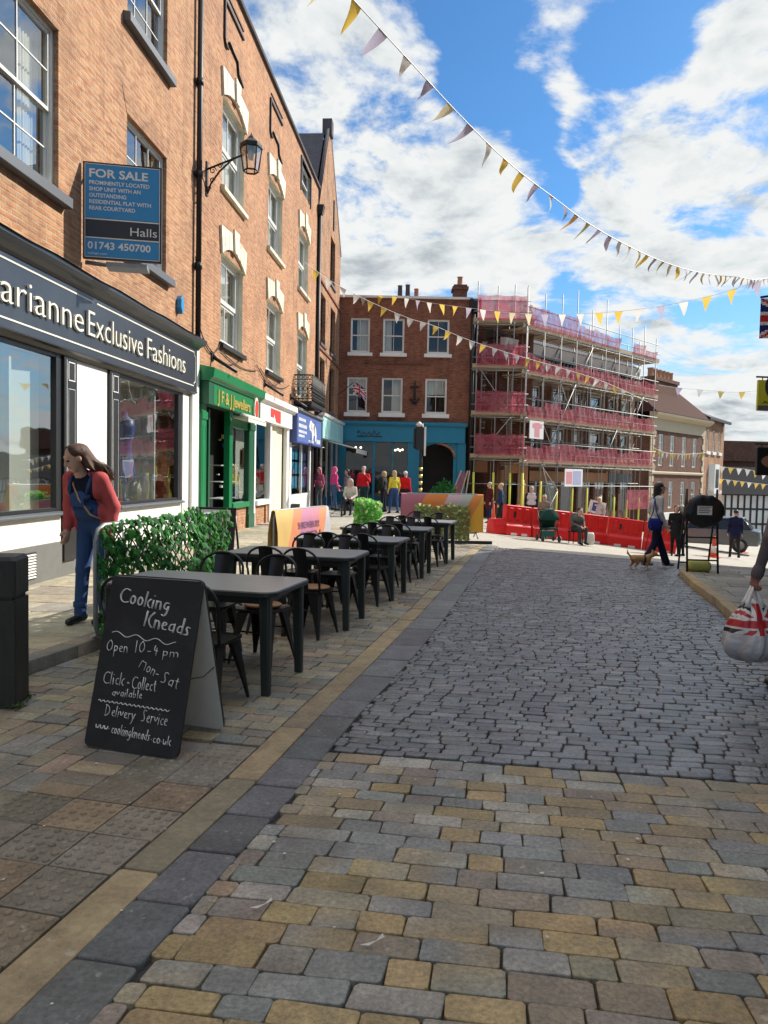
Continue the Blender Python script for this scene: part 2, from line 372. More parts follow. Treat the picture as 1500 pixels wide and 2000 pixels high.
M['brick_red'] = brick_mat('dark_red_brick', (0.25,0.085,0.05), (0.30,0.115,0.065), (0.26,0.17,0.12), stain=(0.10,0.05,0.04,0.5))
M['brick_brown'] = brick_mat('brown_brick', (0.16,0.062,0.042), (0.21,0.095,0.06), (0.20,0.15,0.11), stain=(0.09,0.05,0.04,0.5))
M['brick_orange'] = brick_mat('pale_orange_brick', (0.40,0.18,0.09), (0.47,0.25,0.135), (0.42,0.32,0.22))
M['white'] = mat('white_paint', (0.78,0.78,0.74), 0.45, 0.05, 3, bump=0.08, dirt=(0.5,0.48,0.42,0.35))
M['cream'] = mat('cream_render', (0.70,0.65,0.50), 0.7, 0.12, 4, bump=0.3, dirt=(0.34,0.30,0.22,0.6), dscale=2.2)
M['cream_wall'] = mat('stucco', (0.52,0.44,0.30), 0.8, 0.08, 3, bump=0.2, dirt=(0.4,0.34,0.25,0.4))
M['sash'] = mat('sash_white', (0.72,0.71,0.66), 0.4, 0.06, 8)
M['black'] = mat('black_paint', (0.018,0.019,0.021), 0.35, 0.3, 10, bump=0.08)
M['black_wood'] = mat('black_stained_timber', (0.022,0.021,0.019), 0.55, 0.35, 3, bump=0.4, bscale=14, stretch=(6,6,1), dirt=(0.05,0.055,0.035,0.5))
M['navy'] = mat('fascia_dark_blue', (0.035,0.042,0.055), 0.28, 0.15, 4, dirt=(0.08,0.09,0.10,0.3))
M['lead'] = mat('lead_flashing', (0.16,0.165,0.17), 0.6, 0.25, 3, bump=0.4, bscale=9)
M['plinth'] = mat('grey_plinth', (0.15,0.15,0.14), 0.8, 0.2, 7, bump=0.3)
M['sill_dark'] = mat('painted_sill_dark', (0.09,0.10,0.115), 0.5, 0.15, 8, bump=0.1)
M['letter'] = mat('cream_letter', (0.80,0.78,0.68), 0.4, 0.03)
M['green'] = mat('green_gloss_paint', (0.012,0.21,0.075), 0.3, 0.12, 3, bump=0.04)
M['green_dk'] = mat('dark_green_paint', (0.008,0.09,0.04), 0.4, 0.15, 3)
M['gold'] = mat('gold_leaf', (0.75,0.58,0.16), 0.35, 0.1, metal=0.5)
M['red'] = mat('red_sign', (0.62,0.05,0.04), 0.45, 0.1)
M['blue'] = mat('blue_sign', (0.025,0.26,0.56), 0.4, 0.06)
M['blue_dk'] = mat('navy_sign', (0.055,0.085,0.26), 0.4, 0.08)
M['teal'] = mat('turquoise_shop_paint', (0.012,0.21,0.34), 0.4, 0.1, 3)
M['teal_dk'] = mat('dark_turquoise_paint', (0.008,0.07,0.12), 0.4, 0.1, 3)
M['mint'] = mat('mint_fascia', (0.36,0.66,0.62), 0.45, 0.06)
M['awning'] = mat('awning_canvas', (0.62,0.60,0.55), 0.8, 0.06)
M['iron'] = mat('black_iron', (0.02,0.02,0.021), 0.5, 0.3, 20, bump=0.2, metal=0.3)
M['slate'] = mat('slate', (0.10,0.095,0.105), 0.85, 0.3, 5, bump=0.4, bscale=12, spec=.12)
M['tile'] = mat('brown_roof_tile', (0.085,0.045,0.038), 0.9, 0.35, 9, bump=0.5, bscale=14, spec=.06)
M['terracotta'] = mat('terracotta', (0.42,0.22,0.12), 0.8, 0.2, 8)
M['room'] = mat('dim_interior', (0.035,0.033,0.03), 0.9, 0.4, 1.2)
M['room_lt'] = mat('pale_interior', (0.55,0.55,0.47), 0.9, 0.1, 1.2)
M['curtain'] = mat('net_curtain', (0.66,0.64,0.56), 0.9, 0.15, 9, stretch=(14,14,0.6))
M['glass'] = glass_mat('window_glass', 0.13)
M['glass_shop'] = glass_mat('shop_glass', 0.15)
M['glass_dark'] = glass_mat('shaded_glass', 0.05)
M['lamp_glass'] = glass_mat('lantern_glass', 0.12, (0.95,0.88,0.74))
M['galv'] = mat('galvanised_tube', (0.30,0.30,0.29), 0.55, 0.3, 8, metal=0.4)
M['steel'] = mat('grey_painted_steel', (0.25,0.27,0.28), 0.45, 0.2, 10, metal=0.5)
# ================================================================== the ground
rng = random.Random(7)
def sstep(a, b, x):
    t = min(1, max(0, (x-a)/(b-a))); return t*t*(3-2*t)
def gz(x, y):                       # the street falls away down the hill to the right
    return -0.105*min(max(0, x-0.5), 30)*sstep(8, 25, y) - 0.03*max(0, y-45)
def interp(pts, y):
    if y <= pts[0][1]: a, b = pts[0], pts[1]
    elif y >= pts[-1][1]: a, b = pts[-2], pts[-1]
    else:
        for a, b in zip(pts, pts[1:]):
            if a[1] <= y <= b[1]: break
    return a[0]+(b[0]-a[0])*(y-a[1])/(b[1]-a[1])
CH = [(-1.50,0.0),(-1.03,2.05),(-.93,2.48),(-.62,3.7),(-.34,5.02),(-.09,6.1),(.5,8.75),(1.32,12.73),(2.3,17.73),(2.9,20.1)]
cx = lambda y: interp(CH, y)        # left edge of the dark channel
KL = [(-3.9,0.6),(-2.67,5.52),(-2.45,6.39),(-1.95,8.8),(-1.45,12),(-0.9,18),(0.2,37)]
kx = lambda y: interp(KL, y)        # kerb of the raised pavement on the left
FAX = lambda y: -4.33+0.075*(y-10)  # line of the left facades
KR = [(2.6,3.4),(3.05,5.0),(3.9,8.4),(4.2,9.5),(4.5,10.8),(4.95,12.4),(5.25,13.4),(5.75,14.5),(6.6,15.3),(8.0,15.9),(10.4,16.3)]
RFX = lambda y: 0.52*y+1.6          # line of the right facades

M['grit'] = mat('joint_grit', (0.045,0.042,0.036), 0.95, 0.4, 30, bump=0.5, bscale=120, dirt=(0.05,0.06,0.025,0.4))
M['apron'] = stone_mat('sandstone_sett', 0.58, 0.45, 55, dark=(.075,.07,.058), damp=0.48, var=.42)
M['cobble'] = stone_mat('dark_cobble', 0.34, 0.6, 45, dark=(0.045,0.047,0.055), damp=0.55)
M['sett'] = stone_mat('worn_sett', 0.72, 0.35, 50, damp=0.25)
M['flag'] = stone_mat('york_flag', 0.78, 0.3, 35, dark=(0.10,0.09,0.07), damp=0.30, var=0.2)
M['tactile'] = stone_mat('tactile_flag', 0.75, 0.35, 60, damp=0.3, var=0.25)

def grid_sheet(name, xs, ys, z, m, kind='structure'):
    mb = MB(); nx = len(xs)
    v = [(x, y, z(x,y)) for y in ys for x in xs]
    f = [(j*nx+i, j*nx+i+1, (j+1)*nx+i+1, (j+1)*nx+i) for j in range(len(ys)-1) for i in range(nx-1)]
    mb.add(v, f, 0, True); o = mb.build(name, m); tag(o, kind=kind); return o
xs = [-1500,-400,-120,-60,-30]+[-20+i for i in range(60)]+[45,60,120,400,1500]
ys = [-1500,-300,-60,-20,-8]+[-4+i for i in range(66)]+[66,75,90,140,400,1500]
grid_sheet('ground', xs, ys, lambda x,y: gz(x,y)-0.024, M['grit'])

def lay(mb, poly, ang, org, rowh, lens, gap, cols, h=0.0, rnd=0.025, inset=0.013, drop=0.012, tilt=0.006, two=0.25, zf=gz, jit=0.006, base=0.03, rv=0.12, crown=0.004):
    ca, sa = math.cos(ang), math.sin(ang)
    W = lambda s, t: (org[0]+s*ca-t*sa, org[1]+s*sa+t*ca)
    Q = [((x-org[0])*ca+(y-org[1])*sa, -(x-org[0])*sa+(y-org[1])*ca) for x, y in poly]
    tmin, tmax = min(q[1] for q in Q), max(q[1] for q in Q)
    def span(t):
        xs = []
        for (a, b), (c, d) in zip(Q, Q[1:]+Q[:1]):
            if (b <= t) != (d <= t): xs.append(a+(c-a)*(t-b)/(d-b))
        return (min(xs), max(xs)) if len(xs) > 1 else None
    t = tmin
    while t < tmax-0.02:
        rh = rowh*rng.uniform(1-rv, 1+rv); t0, t1 = t+gap/2, min(t+rh, tmax)-gap/2; t += rh
        A, B = span(t0+1e-4), span(t1-1e-4)
        if t1-t0 < 0.03 or (A is None and B is None): continue
        A = A or B; B = B or A
        Lm = ((A[1]-A[0])+(B[1]-B[0]))/2
        if Lm < 0.05: continue
        cuts = [0.0]; x = rng.uniform(0.2, 0.8)*lens[0]
        while x < Lm-lens[0]*0.5: cuts.append(x/Lm); x += rng.uniform(*lens)
        cuts.append(1.0)
        for k0, k1 in zip(cuts, cuts[1:]):
            g = gap/2
            P = [(A[0]+(A[1]-A[0])*k0+g, t0), (A[0]+(A[1]-A[0])*k1-g, t0), (B[0]+(B[1]-B[0])*k1-g, t1), (B[0]+(B[1]-B[0])*k0+g, t1)]
            P = [(a+rng.uniform(-jit,jit), b+rng.uniform(-jit,jit)) for a, b in P]
            if P[1][0]-P[0][0] < 0.035 and P[2][0]-P[3][0] < 0.035: continue
            stone(mb, [W(*p) for p in P], cols, h, rnd, inset, drop, tilt, two, zf, base, crown)

def stone(mb, P, cols, h=0.0, rnd=.012, inset=.008, drop=.008, tilt=.003, two=.4, zf=gz, base=.05, crown=.002):
    P = [Vector(p) for p in P]; cm = sum(P, Vector((0,0)))/4
    ring = []
    for i in range(4):
        p, q, o = P[i], P[(i+1)%4], P[i-1]
        r = min(rnd*rng.uniform(.6,1.4), (q-p).length*.45, (o-p).length*.45)
        ring.append(p+(o-p).normalized()*r if (o-p).length > 1e-4 else p)
        ring.append(p+(q-p).normalized()*r if (q-p).length > 1e-4 else p)
    g0 = zf(*cm); z0 = g0+h+rng.uniform(-1,1)*tilt*0.6
    tx, ty = rng.uniform(-1,1)*tilt*4, rng.uniform(-1,1)*tilt*4
    Z = lambda p: z0+(p.x-cm.x)*tx+(p.y-cm.y)*ty+zf(p.x,p.y)-g0
    c = rng.choice(cols); k = rng.uniform(.78, 1.22); c = [u*k*rng.uniform(.96,1.04) for u in c]; c2 = c
    if rng.random() < two: d = rng.choice(cols); c2 = [(u+2*w)/3 for u, w in zip(c, d)]
    sd = Vector((math.cos(z := rng.uniform(0, 6.28)), math.sin(z)))
    def cc(p):
        w = sstep(-.05, .05, (p-cm).dot(sd)); return (c[0]*(1-w)+c2[0]*w, c[1]*(1-w)+c2[1]*w, c[2]*(1-w)+c2[2]*w, 1)
    V = []; C = []
    for dz, ins in ((-base, 0), (-drop, 0.001), (-drop*0.22, inset*0.55), (0, inset*1.3), (crown*.5, inset*2.2+.004)):
        for q in ring:
            d = cm-q; p = q+d*(ins/(d.length or 1)); V.append((p.x, p.y, Z(p)+dz)); C.append(cc(p))
    V.append((cm.x, cm.y, Z(cm)+crown)); C.append(cc(cm))
    F = []
    for lv in range(4):
        for i in range(8): F.append((lv*8+i, lv*8+(i+1)%8, lv*8+8+(i+1)%8, lv*8+8+i))
    for i in range(8): F.append((32+i, 32+(i+1)%8, 40))
    b = len(mb.v); mb.v.extend(V); mb.col.extend(C); mb.f.extend([tuple(q+b for q in f) for f in F]); mb.m.extend([0]*len(F)); mb.sm.extend([True]*len(F))

def poly_lr(lf, rf, y0, y1, n=14):
    ys = [y0+(y1-y0)*i/n for i in range(n+1)]
    return [(rf(y), y) for y in ys]+[(lf(y), y) for y in reversed(ys)]
YEL, GRY, WRM, LGT, PUR = (.32,.235,.115), (.21,.212,.20), (.255,.215,.15), (.37,.355,.30), (.21,.175,.14)
APR = math.atan2(-.34, 2.35)
ap_top = lambda x: 4.20+(x+.33)*(-.34/2.35)
# large setts of the crossing in front
mb = MB()
left = [(cx(y)+.23, y) for y in (0.0, 1.0, 2.05, 3.0, 3.6, 4.19)]
lay(mb, [(3.0, 0.0), (3.0, ap_top(3.0))]+left[::-1], APR, (-.33, 4.2), 0.116, (.14,.30), .0035, [YEL,YEL,(.25,.195,.12),GRY,GRY,GRY,WRM,WRM,(.30,.285,.24),PUR], inset=.004, drop=.0045, rnd=.010, tilt=.0035, two=.5, crown=.0004, jit=.005, rv=.18)
tag(mb.build('crossing_setts', M['apron'], fix=False), kind='structure')
# dark cobbles of the roadway
mb = MB()
chw = lambda y: .23+.07*sstep(4.2, 7, y)
lf = lambda y: cx(y)+chw(y)
kry = lambda y: interp(KR, y)-.005 if y < 14.6 else 9.8
pl = [(lf(4.23)-.0, 4.25)]+[(x, ap_top(x)+.005) for x in (-.2, 1, 2.6)]
pl = [(lf(4.2), ap_top(lf(4.2))+.006), (2.72, ap_top(2.72)+.006)]+[(kry(y), y) for y in (5,6.5,8.4,9.5,10.8,12.4,13.4,14.5)]+[(6.6,15.25),(8,15.85),(10,16.2),(10,18.3)]+[(lf(y), y) for y in (18.3,16,14,12,10,8.5,7,6,5)]
lay(mb, pl, APR, (-.33, 4.21), 0.076, (.10,.19), .003, [(.128,.13,.136),(.146,.148,.153),(.104,.105,.11),(.178,.179,.182),(.132,.128,.126)], inset=.006, drop=.009, rnd=.010, tilt=.007, two=.1, jit=.003, rv=.07, crown=.0015)
tag(mb.build('cobbled_road', M['cobble'], fix=False), kind='structure')
# channel stones and flush yellow edging, one after the other along the street
mb = MB(); mb2 = MB()
y = 0.0
while y < 18.3:
    L = rng.uniform(.26, .40) if y < 5 else rng.uniform(.5,.8)
    w0, w1 = chw(y), chw(y+L)
    stone(mb, [(cx(y)+.004,y+.004),(cx(y)+w0-.004,y+.004-.04),(cx(y+L)+w1-.004,y+L-.004-.04),(cx(y+L)+.004,y+L-.004)], [(.135,.137,.143),(.155,.156,.16),(.12,.122,.127)], .004)
    y += L
y = 0.0
while y < 19:
    L = rng.uniform(.55, .95)
    stone(mb2, [(cx(y)-.165,y+.006),(cx(y)-.004,y+.006-.03),(cx(y+L)-.004,y+L-.006-.03),(cx(y+L)-.165,y+L-.006)], [(.31,.24,.14),(.28,.215,.135),(.26,.205,.15),(.29,.25,.17)], .008, two=.6)
    y += L
tag(mb.build('road_channel', M['sett'], fix=False), kind='structure')
tag(mb2.build('kerb_edging', M['flag'], fix=False), kind='structure')
# worn setts under the tables
SET = [(.265,.235,.175),(.225,.21,.175),(.30,.25,.165),(.21,.205,.185),(.255,.205,.155)]
mb = MB(); SD = math.atan2(1, .232)
zr = lambda y: cx(2.5)-1.012+.232*(y-2.5)
xr = cx(4.25)-.175; zl = lambda x: 4.25-.232*(x-xr)
tl = -2.85
ye = 4.43
lay(mb, [(zr(.6), .6), (zr(ye), ye), (tl, zl(tl)-.006), (-2.95, 4.4), (-3.4, 2.6), (-3.5, .6)], SD, (zr(1.0), 1.0), .135, (.18,.34), .005, SET, inset=.004, drop=.006, rnd=.008, tilt=.004, crown=.0005, jit=.005)
lay(mb, [(xr, 4.25)]+[(cx(y)-.175, y) for y in (5,6,7,8.7,10.5,12.7,15,17.7,18.2)]+[(kx(y)+.01, y) for y in (18.2,14,12,10,8.8,7.5,6.4,5.5)]+[(tl, zl(tl))], SD-math.pi/2, (xr, 4.25), .128, (.15,.27), .005, SET, inset=.004, drop=.006, rnd=.008, tilt=.004, crown=.0005, jit=.005)
tag(mb.build('sett_paving', M['sett'], fix=False), kind='structure')
# blister paving beside the crossing
mb = MB(); dirv = Vector((.232,1)).normalized(); nrm2 = Vector((dirv.y, -dirv.x))
TAC = [(.26,.205,.145),(.23,.20,.155),(.21,.18,.14),(.24,.215,.175),(.275,.205,.135)]
TS_ = .281
for row in range(3):
    for k in range(0, 15):
        y0 = 4.20-(k+1)*TS_*dirv.y
        o = Vector((cx(y0)-.172, y0))-nrm2*(TS_*(row+1)); c = rng.choice(TAC)
        q = [o, o+nrm2*(TS_-.005), o+nrm2*(TS_-.005)+dirv*(TS_-.005), o+dirv*(TS_-.005)]
        if k < (0,1,3)[row]:
            for e in (0,.5): stone(mb, [tuple(o+nrm2*.002+dirv*(TS_*e)), tuple(o+nrm2*(TS_-.006)+dirv*(TS_*e)), tuple(o+nrm2*(TS_-.006)+dirv*(TS_*(e+.5)-.006)), tuple(o+nrm2*.002+dirv*(TS_*(e+.5)-.006))], SET, .002, .008, .004, .006)
            continue
        stone(mb, [tuple(p) for p in q], [c], .004, .005, .003, .004, two=.3, crown=.0005)
        for i in range(5):
            for j in range(5):
                p = o+nrm2*(.028+.0555*i)+dirv*(.028+.0555*j)
                if rng.random() < .04: continue
                prof = [(.0175,-.004),(.0155,.003),(.0105,.0055),(.003,.0068)]; V = []; n = 8; wr = rng.uniform(.55,1)
                for r, z in prof:
                    for a in range(n): V.append((p.x+r*math.cos(a*.785), p.y+r*math.sin(a*.785), gz(p.x,p.y)+.0055+z*wr))
                F = [(l*n+a, l*n+(a+1)%n, l*n+n+(a+1)%n, l*n+n+a) for l in range(3) for a in range(n)]+[tuple(range(24,32))]
                b = len(mb.v); mb.v.extend(V); kk = rng.uniform(.85, 1.1); mb.col.extend([(c[0]*kk,c[1]*kk,c[2]*kk,1)]*len(V))
                mb.f.extend([tuple(t+b for t in f) for f in F]); mb.m.extend([0]*len(F)); mb.sm.extend([True]*len(F))
tag(mb.build('tactile_paving', M['tactile'], fix=False), kind='structure')
# raised pavement along the shops
FLG = [(.40,.345,.245),(.36,.32,.25),(.43,.38,.28),(.33,.30,.25)]
mb = MB()
lay(mb, poly_lr(lambda y: FAX(y)+.0, lambda y: kx(y)-.16, 2.5, 21, 20), R_(-4.3), (-4, 2.5), .52, (.55,1.0), .008, FLG, h=.10, inset=.006, drop=.005, rnd=.008, tilt=.002, jit=.003, base=.12, crown=.0005)
y = 0.8
while y < 21:
    L = .9
    stone(mb, [(kx(y)-.155,y+.004),(kx(y),y+.004),(kx(y+L),y+L-.004),(kx(y+L)-.155,y+L-.004)], [(.24,.22,.18),(.20,.185,.155),(.27,.24,.18)], .104, .01, .012, .012, base=.16)
    y += L
tag(mb.build('raised_pavement', M['flag'], fix=False), kind='structure')
# far square: pale paving in the sun
m, nt, b = new_mat('pale_square_paving')
def _sq():
    N = nt.nodes.new; L = nt.links.new; b.inputs['Roughness'].default_value = .8
    tc = N('ShaderNodeTexCoord'); br = N('ShaderNodeTexBrick'); L(tc.outputs['Object'], br.inputs['Vector']); br.inputs['Scale'].default_value = 1
    br.inputs['Brick Width'].default_value = .6; br.inputs['Row Height'].default_value = .4; br.inputs['Mortar Size'].default_value = .008
    br.inputs['Color1'].default_value = (.40,.37,.315,1); br.inputs['Color2'].default_value = (.34,.315,.27,1); br.inputs['Mortar'].default_value = (.2,.18,.15,1)
    n = N('ShaderNodeTexNoise'); L(tc.outputs['Object'], n.inputs['Vector']); n.inputs['Scale'].default_value = .7; n.inputs['Detail'].default_value = 6
    mr = N('ShaderNodeMapRange'); L(n.outputs['Fac'], mr.inputs[0]); mr.inputs[1].default_value = .45; mr.inputs[2].default_value = .8; mr.inputs[4].default_value = .5
    mx = N('ShaderNodeMix'); mx.data_type = 'RGBA'; L(mr.outputs[0], mx.inputs[0]); L(br.outputs['Color'], mx.inputs[6]); mx.inputs[7].default_value = (.24,.225,.20,1)
    L(mx.outputs[2], b.inputs['Base Color'])
_sq(); M['square'] = m
grid_sheet('square_paving', [-2+.75*i for i in range(54)], [18.32+.75*i for i in range(64)], lambda x,y: gz(x,y)+.0, M['square'])
grid_sheet('far_pavement', [-5.0+.5*i for i in range(7)], [20.95+.8*i for i in range(21)], lambda x,y: .10 if x < -2.4 else .10-.09*min(1,(x+2.4)/.5), M['square'])
# right pavement with sandstone kerb
M['flag_grey'] = M['flag']
mb = MB(); kk = [(3.05,5.0),(3.9,8.4),(4.2,9.5),(4.5,10.8),(4.95,12.4),(5.25,13.4),(5.75,14.5)]
rp = [(x+.14, y) for x, y in kk]+[(6.7,15.2),(8.05,15.78),(10.4,16.1)]+[(RFX(y)+.1, y) for y in (16.1,12,8,5.0)]
lay(mb, rp, R_(-20), (3, 5), .55, (.5,.9), .009, [(.24,.24,.22),(.28,.27,.24),(.22,.215,.20),(.26,.25,.20)], h=.10, inset=.008, drop=.006, rnd=.008, tilt=.003, jit=.003, base=.14)
def along(pts, step):
    out = [Vector(pts[0])]; acc = 0
    for a, b in zip(pts, pts[1:]):
        a, b = Vector(a), Vector(b); l = (b-a).length; d = (b-a)/l; s = step-acc
        while s <= l: out.append(a+d*s); s += step
        acc = l-(s-step)
    return out
kp = along(KR, .78)
for p, q in zip(kp, kp[1:]):
    d = (q-p).normalized(); n = Vector((d.y, -d.x))
    stone(mb, [tuple(p+d*.004), tuple(q-d*.004), tuple(q-d*.004+n*.135), tuple(p+d*.004+n*.135)], [(.36,.27,.15),(.31,.25,.16),(.28,.22,.14)], .105, .01, .012, .012, base=.16)
tag(mb.build('right_pavement', M['flag_grey'], fix=False), kind='structure')

# scattered gum spots and feathers on the stones
mb = MB(); rg = random.Random(31)
for k in range(34):
    x, y = rg.uniform(-1.6, 2.2), rg.uniform(2.0, 4.6)
    if x > .5*y: continue
    r = rg.uniform(.004,.011); mb.add([(x+r*rg.uniform(.7,1.2)*math.cos(a*.9), y+r*rg.uniform(.6,1.1)*math.sin(a*.9), gz(x,y)+.0115) for a in range(7)], [tuple(range(7))])
for x, y in ((-.02,2.42),(-.42,2.62)):
    mb.add([(x-.03,y,.012),(x,y+.006,.016),(x+.03,y+.012,.022),(x,y-.006,.013)], [(0,1,2,3)]); mb.add([(x+.02,y+.008,.018),(x+.045,y+.03,.035),(x+.05,y+.015,.03)], [(0,1,2)])
tag(mb.build('gum_and_litter', mat('pale_litter', (.55,.54,.50), .8, .2), fix=False), kind='stuff')
# ================================================================== facades
U_ANG = math.atan2(1, 0.075)
UL = Vector((0.075, 1, 0)).normalized(); NL = Vector((UL.y, -UL.x, 0)); OL = Vector((-4.33, 10, 0))
def fl(u, out, z): return OL+UL*u+NL*out+Vector((0,0,z))    # left facade line: u along the street, out towards the street

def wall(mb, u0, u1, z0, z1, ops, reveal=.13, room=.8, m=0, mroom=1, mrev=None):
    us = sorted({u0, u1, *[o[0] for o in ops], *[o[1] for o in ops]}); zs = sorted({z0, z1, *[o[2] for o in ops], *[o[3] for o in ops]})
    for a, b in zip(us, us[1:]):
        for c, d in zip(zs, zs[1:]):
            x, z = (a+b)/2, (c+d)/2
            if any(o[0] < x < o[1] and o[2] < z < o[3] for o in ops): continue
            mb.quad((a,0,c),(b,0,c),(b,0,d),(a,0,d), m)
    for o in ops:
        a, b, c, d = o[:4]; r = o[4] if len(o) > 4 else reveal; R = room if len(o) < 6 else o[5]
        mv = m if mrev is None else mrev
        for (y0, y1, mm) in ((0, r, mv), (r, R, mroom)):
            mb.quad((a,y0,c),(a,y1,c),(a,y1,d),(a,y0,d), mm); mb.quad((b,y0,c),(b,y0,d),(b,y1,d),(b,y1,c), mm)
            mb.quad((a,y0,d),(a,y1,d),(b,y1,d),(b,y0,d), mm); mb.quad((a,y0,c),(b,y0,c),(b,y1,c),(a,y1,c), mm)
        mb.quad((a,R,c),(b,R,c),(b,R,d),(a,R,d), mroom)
def sides(mb, u0, u1, z0, z1, D, m=0, top=True):
    mb.quad((u0,0,z0),(u0,D,z0),(u0,D,z1),(u0,0,z1), m); mb.quad((u1,0,z0),(u1,0,z1),(u1,D,z1),(u1,D,z0), m)
    mb.quad((u0,D,z0),(u1,D,z0),(u1,D,z1),(u0,D,z1), m)
    if top: mb.quad((u0,0,z1),(u1,0,z1),(u1,D,z1),(u0,D,z1), m)

def sash(parent, u0, u1, z0, z1, cols=1, rows=(1,1), y=.07, fm='sash', gm='glass', curtain=None, split=.5, t=.045, bar=.018, label=None, cur_h=1.0, cur_w=None):
    """sliding sash window: frame with bars as one mesh, its panes as a sub-part"""
    mb = MB(); f = .04
    mb.box(u0, u0+f, y-.03, y+.09, z0, z1); mb.box(u1-f, u1, y-.03, y+.09, z0, z1)
    mb.box(u0+f, u1-f, y-.03, y+.09, z1-f, z1); mb.box(u0+f, u1-f, y-.034, y+.10, z0, z0+f)
    a, b = u0+f, u1-f; zm = z0+f+(z1-z0-2*f)*split
    def leaf(z0, z1, yy, rows, lo):
        mb.box(a, a+t, yy, yy+.03, z0, z1); mb.box(b-t, b, yy, yy+.03, z0, z1)
        mb.box(a+t, b-t, yy+.001, yy+.029, z1-t, z1); mb.box(a+t, b-t, yy+.001, yy+.029, z0, z0+t*(1.4 if lo else 1))
        for i in range(1, cols): x = a+t+(b-a-2*t)*i/cols; mb.box(x-bar/2, x+bar/2, yy+.003, yy+.026, z0+t, z1-t)
        for i in range(1, rows): z = z0+t+(z1-z0-2*t)*i/rows; mb.box(a+t, b-t, yy+.006, yy+.022, z-bar/2, z+bar/2)
    leaf(zm-.02, z1-f, y, rows[0], False); leaf(z0+f, zm+.02, y+.034, rows[1], True)
    o = mb.build('window', M[fm], parent)
    if label: o['label'] = label
    g = MB(); g.quad((a+t,y+.015,zm),(b-t,y+.015,zm),(b-t,y+.015,z1-f-t),(a+t,y+.015,z1-f-t)); g.quad((a+t,y+.05,z0+f+t),(b-t,y+.05,z0+f+t),(b-t,y+.05,zm),(a+t,y+.05,zm))
    g.build('pane', M[gm], o)
    if curtain:
        c = MB(); n = 22; w0, w1 = cur_w or (a, b); zb = z1-(z1-z0)*cur_h
        v = [(w0+(w1-w0)*i/n, y+.17+.025*math.sin(i*1.9), z) for z in (zb, z1-f) for i in range(n+1)]
        c.add(v, [(i, i+1, i+n+2, i+n+1) for i in range(n)], 0, True); c.build('curtain', M[curtain], o)
    return o
def sill(parent, u0, u1, z0, z1, out=.09, m='sash', name='sill'):
    mb = MB(); mb.prism([(-out,z0),(.06,z0),(.06,z1),(0,z1),(-out,z1-.025)], u0, u1, 'x'); return mb.build(name, M[m], parent, bevel=.006)
def plate(parent, name, u0, u1, z0, z1, y0, y1, m, bevel=.004):
    mb = MB(); mb.box(u0,u1,y0,y1,z0,z1); return mb.build(name, M[m], parent, bevel=bevel)
def moulding(parent, name, u0, u1, prof, m):
    """prof: list of (out, z) swept along the wall"""
    mb = MB(); mb.prism([(-o, z) for o, z in prof], u0, u1, 'x'); return mb.build(name, M[m], parent)
def panel(mb, u0, u1, z0, z1, y, m):
    mb.quad((u0,y,z0),(u1,y,z0),(u1,y,z1),(u0,y,z1), m)
def frame_line(mb, u0, u1, z0, z1, y, w, m=0, d=.006):
    mb.box(u0,u1,y-d,y,z0,z0+w,m); mb.box(u0,u1,y-d,y,z1-w,z1,m); mb.box(u0,u0+w,y-d+.001,y,z0+w,z1-w,m); mb.box(u1-w,u1,y-d+.001,y,z0+w,z1-w,m)

# ------------------------------------------------------------------ fashion shop, nearest on the left
B1 = thing('fashion_shop_building', 'orange brick building nearest the camera with dark blue shop fascia lettered in cream', 'building', OL, U_ANG)
mb = MB()
ops = [(-2.9,.06,5.13,7.18,.16),(2.2,3.92,5.05,7.14,.16),(2.2,3.92,8.62,10.6,.16),(-2.9,.06,8.7,10.8,.16)]
wall(mb, -12, 5.6, 4.0, 12.3, ops)
sides(mb, -12, 5.6, 0, 12.3, 7, 0, False)
mb.quad((-12,.9,0),(5.6,.9,0),(5.6,.9,4.0),(-12,.9,4.0), 1)
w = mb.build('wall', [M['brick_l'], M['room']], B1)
mb = MB(); mb.add([(-12,-.15,12.3),(5.6,-.15,12.3),(5.6,3.5,15),(-12,3.5,15),(-12,7.1,12.3),(5.6,7.1,12.3)], [(0,1,2,3),(3,2,5,4)]); mb.build('roof', M['slate'], B1)
for (a, b, c, d) in ((-2.9,.06,5.13,7.18),(2.2,3.92,5.05,7.14),(2.2,3.92,8.62,10.6),(-2.9,.06,8.7,10.8)):
    wn = sash(B1, a, b, c, d, 4 if a < 0 else 3, (2,2), y=.10, curtain='curtain' if a < 0 else None, cur_h=.98, cur_w=(a+.05, a+.35) if a > 0 else (b-.5, b-.05))
    sill(B1, a-.16, b+.16, c-.16, c, .12, 'sill_dark')
    mb = MB(); q = .20   # gauged brick head, fanning outwards
    mb.prism([(a-.02,d),(b+.02,d),(b+q,d+.34),(a-q,d+.34)], -.006, .002, 'y'); mb.build('lintel', M['brick_head'] if 'brick_head' in M else M['brick_orange'], B1)
# shop front
moulding(B1, 'cornice', -12, 5.42, [(0,3.96),(.13,3.96),(.15,4.0),(.2,4.03),(.26,4.05),(.30,4.10),(.30,4.15),(.02,4.22),(0,4.22)], 'navy')
mb = MB(); mb.add([(u, -.33+dx, z) for u in [-12+.6*i for i in range(30)] for dx, z in ((0,4.145+.012*math.sin(u*7)),(.33,4.27+.02*math.sin(u*3)))], [(2*i,2*i+2,2*i+3,2*i+1) for i in range(28)]); mb.build('lead_flashing', M['lead'], B1)
fa = plate(B1, 'fascia', -12, 5.32, 3.12, 3.955, -.13, -.002, 'navy')
lt = MB()
for a, b in ((-4.2,.76),(.88,5.10)):
    lt.box(a, b, -.138, -.13, 3.875, 3.895); lt.box(a, b-(0 if b < 1 else .0), -.138, -.13, 3.215, 3.235)
lt.box(.76,.88,-.138,-.13,3.215,3.235)
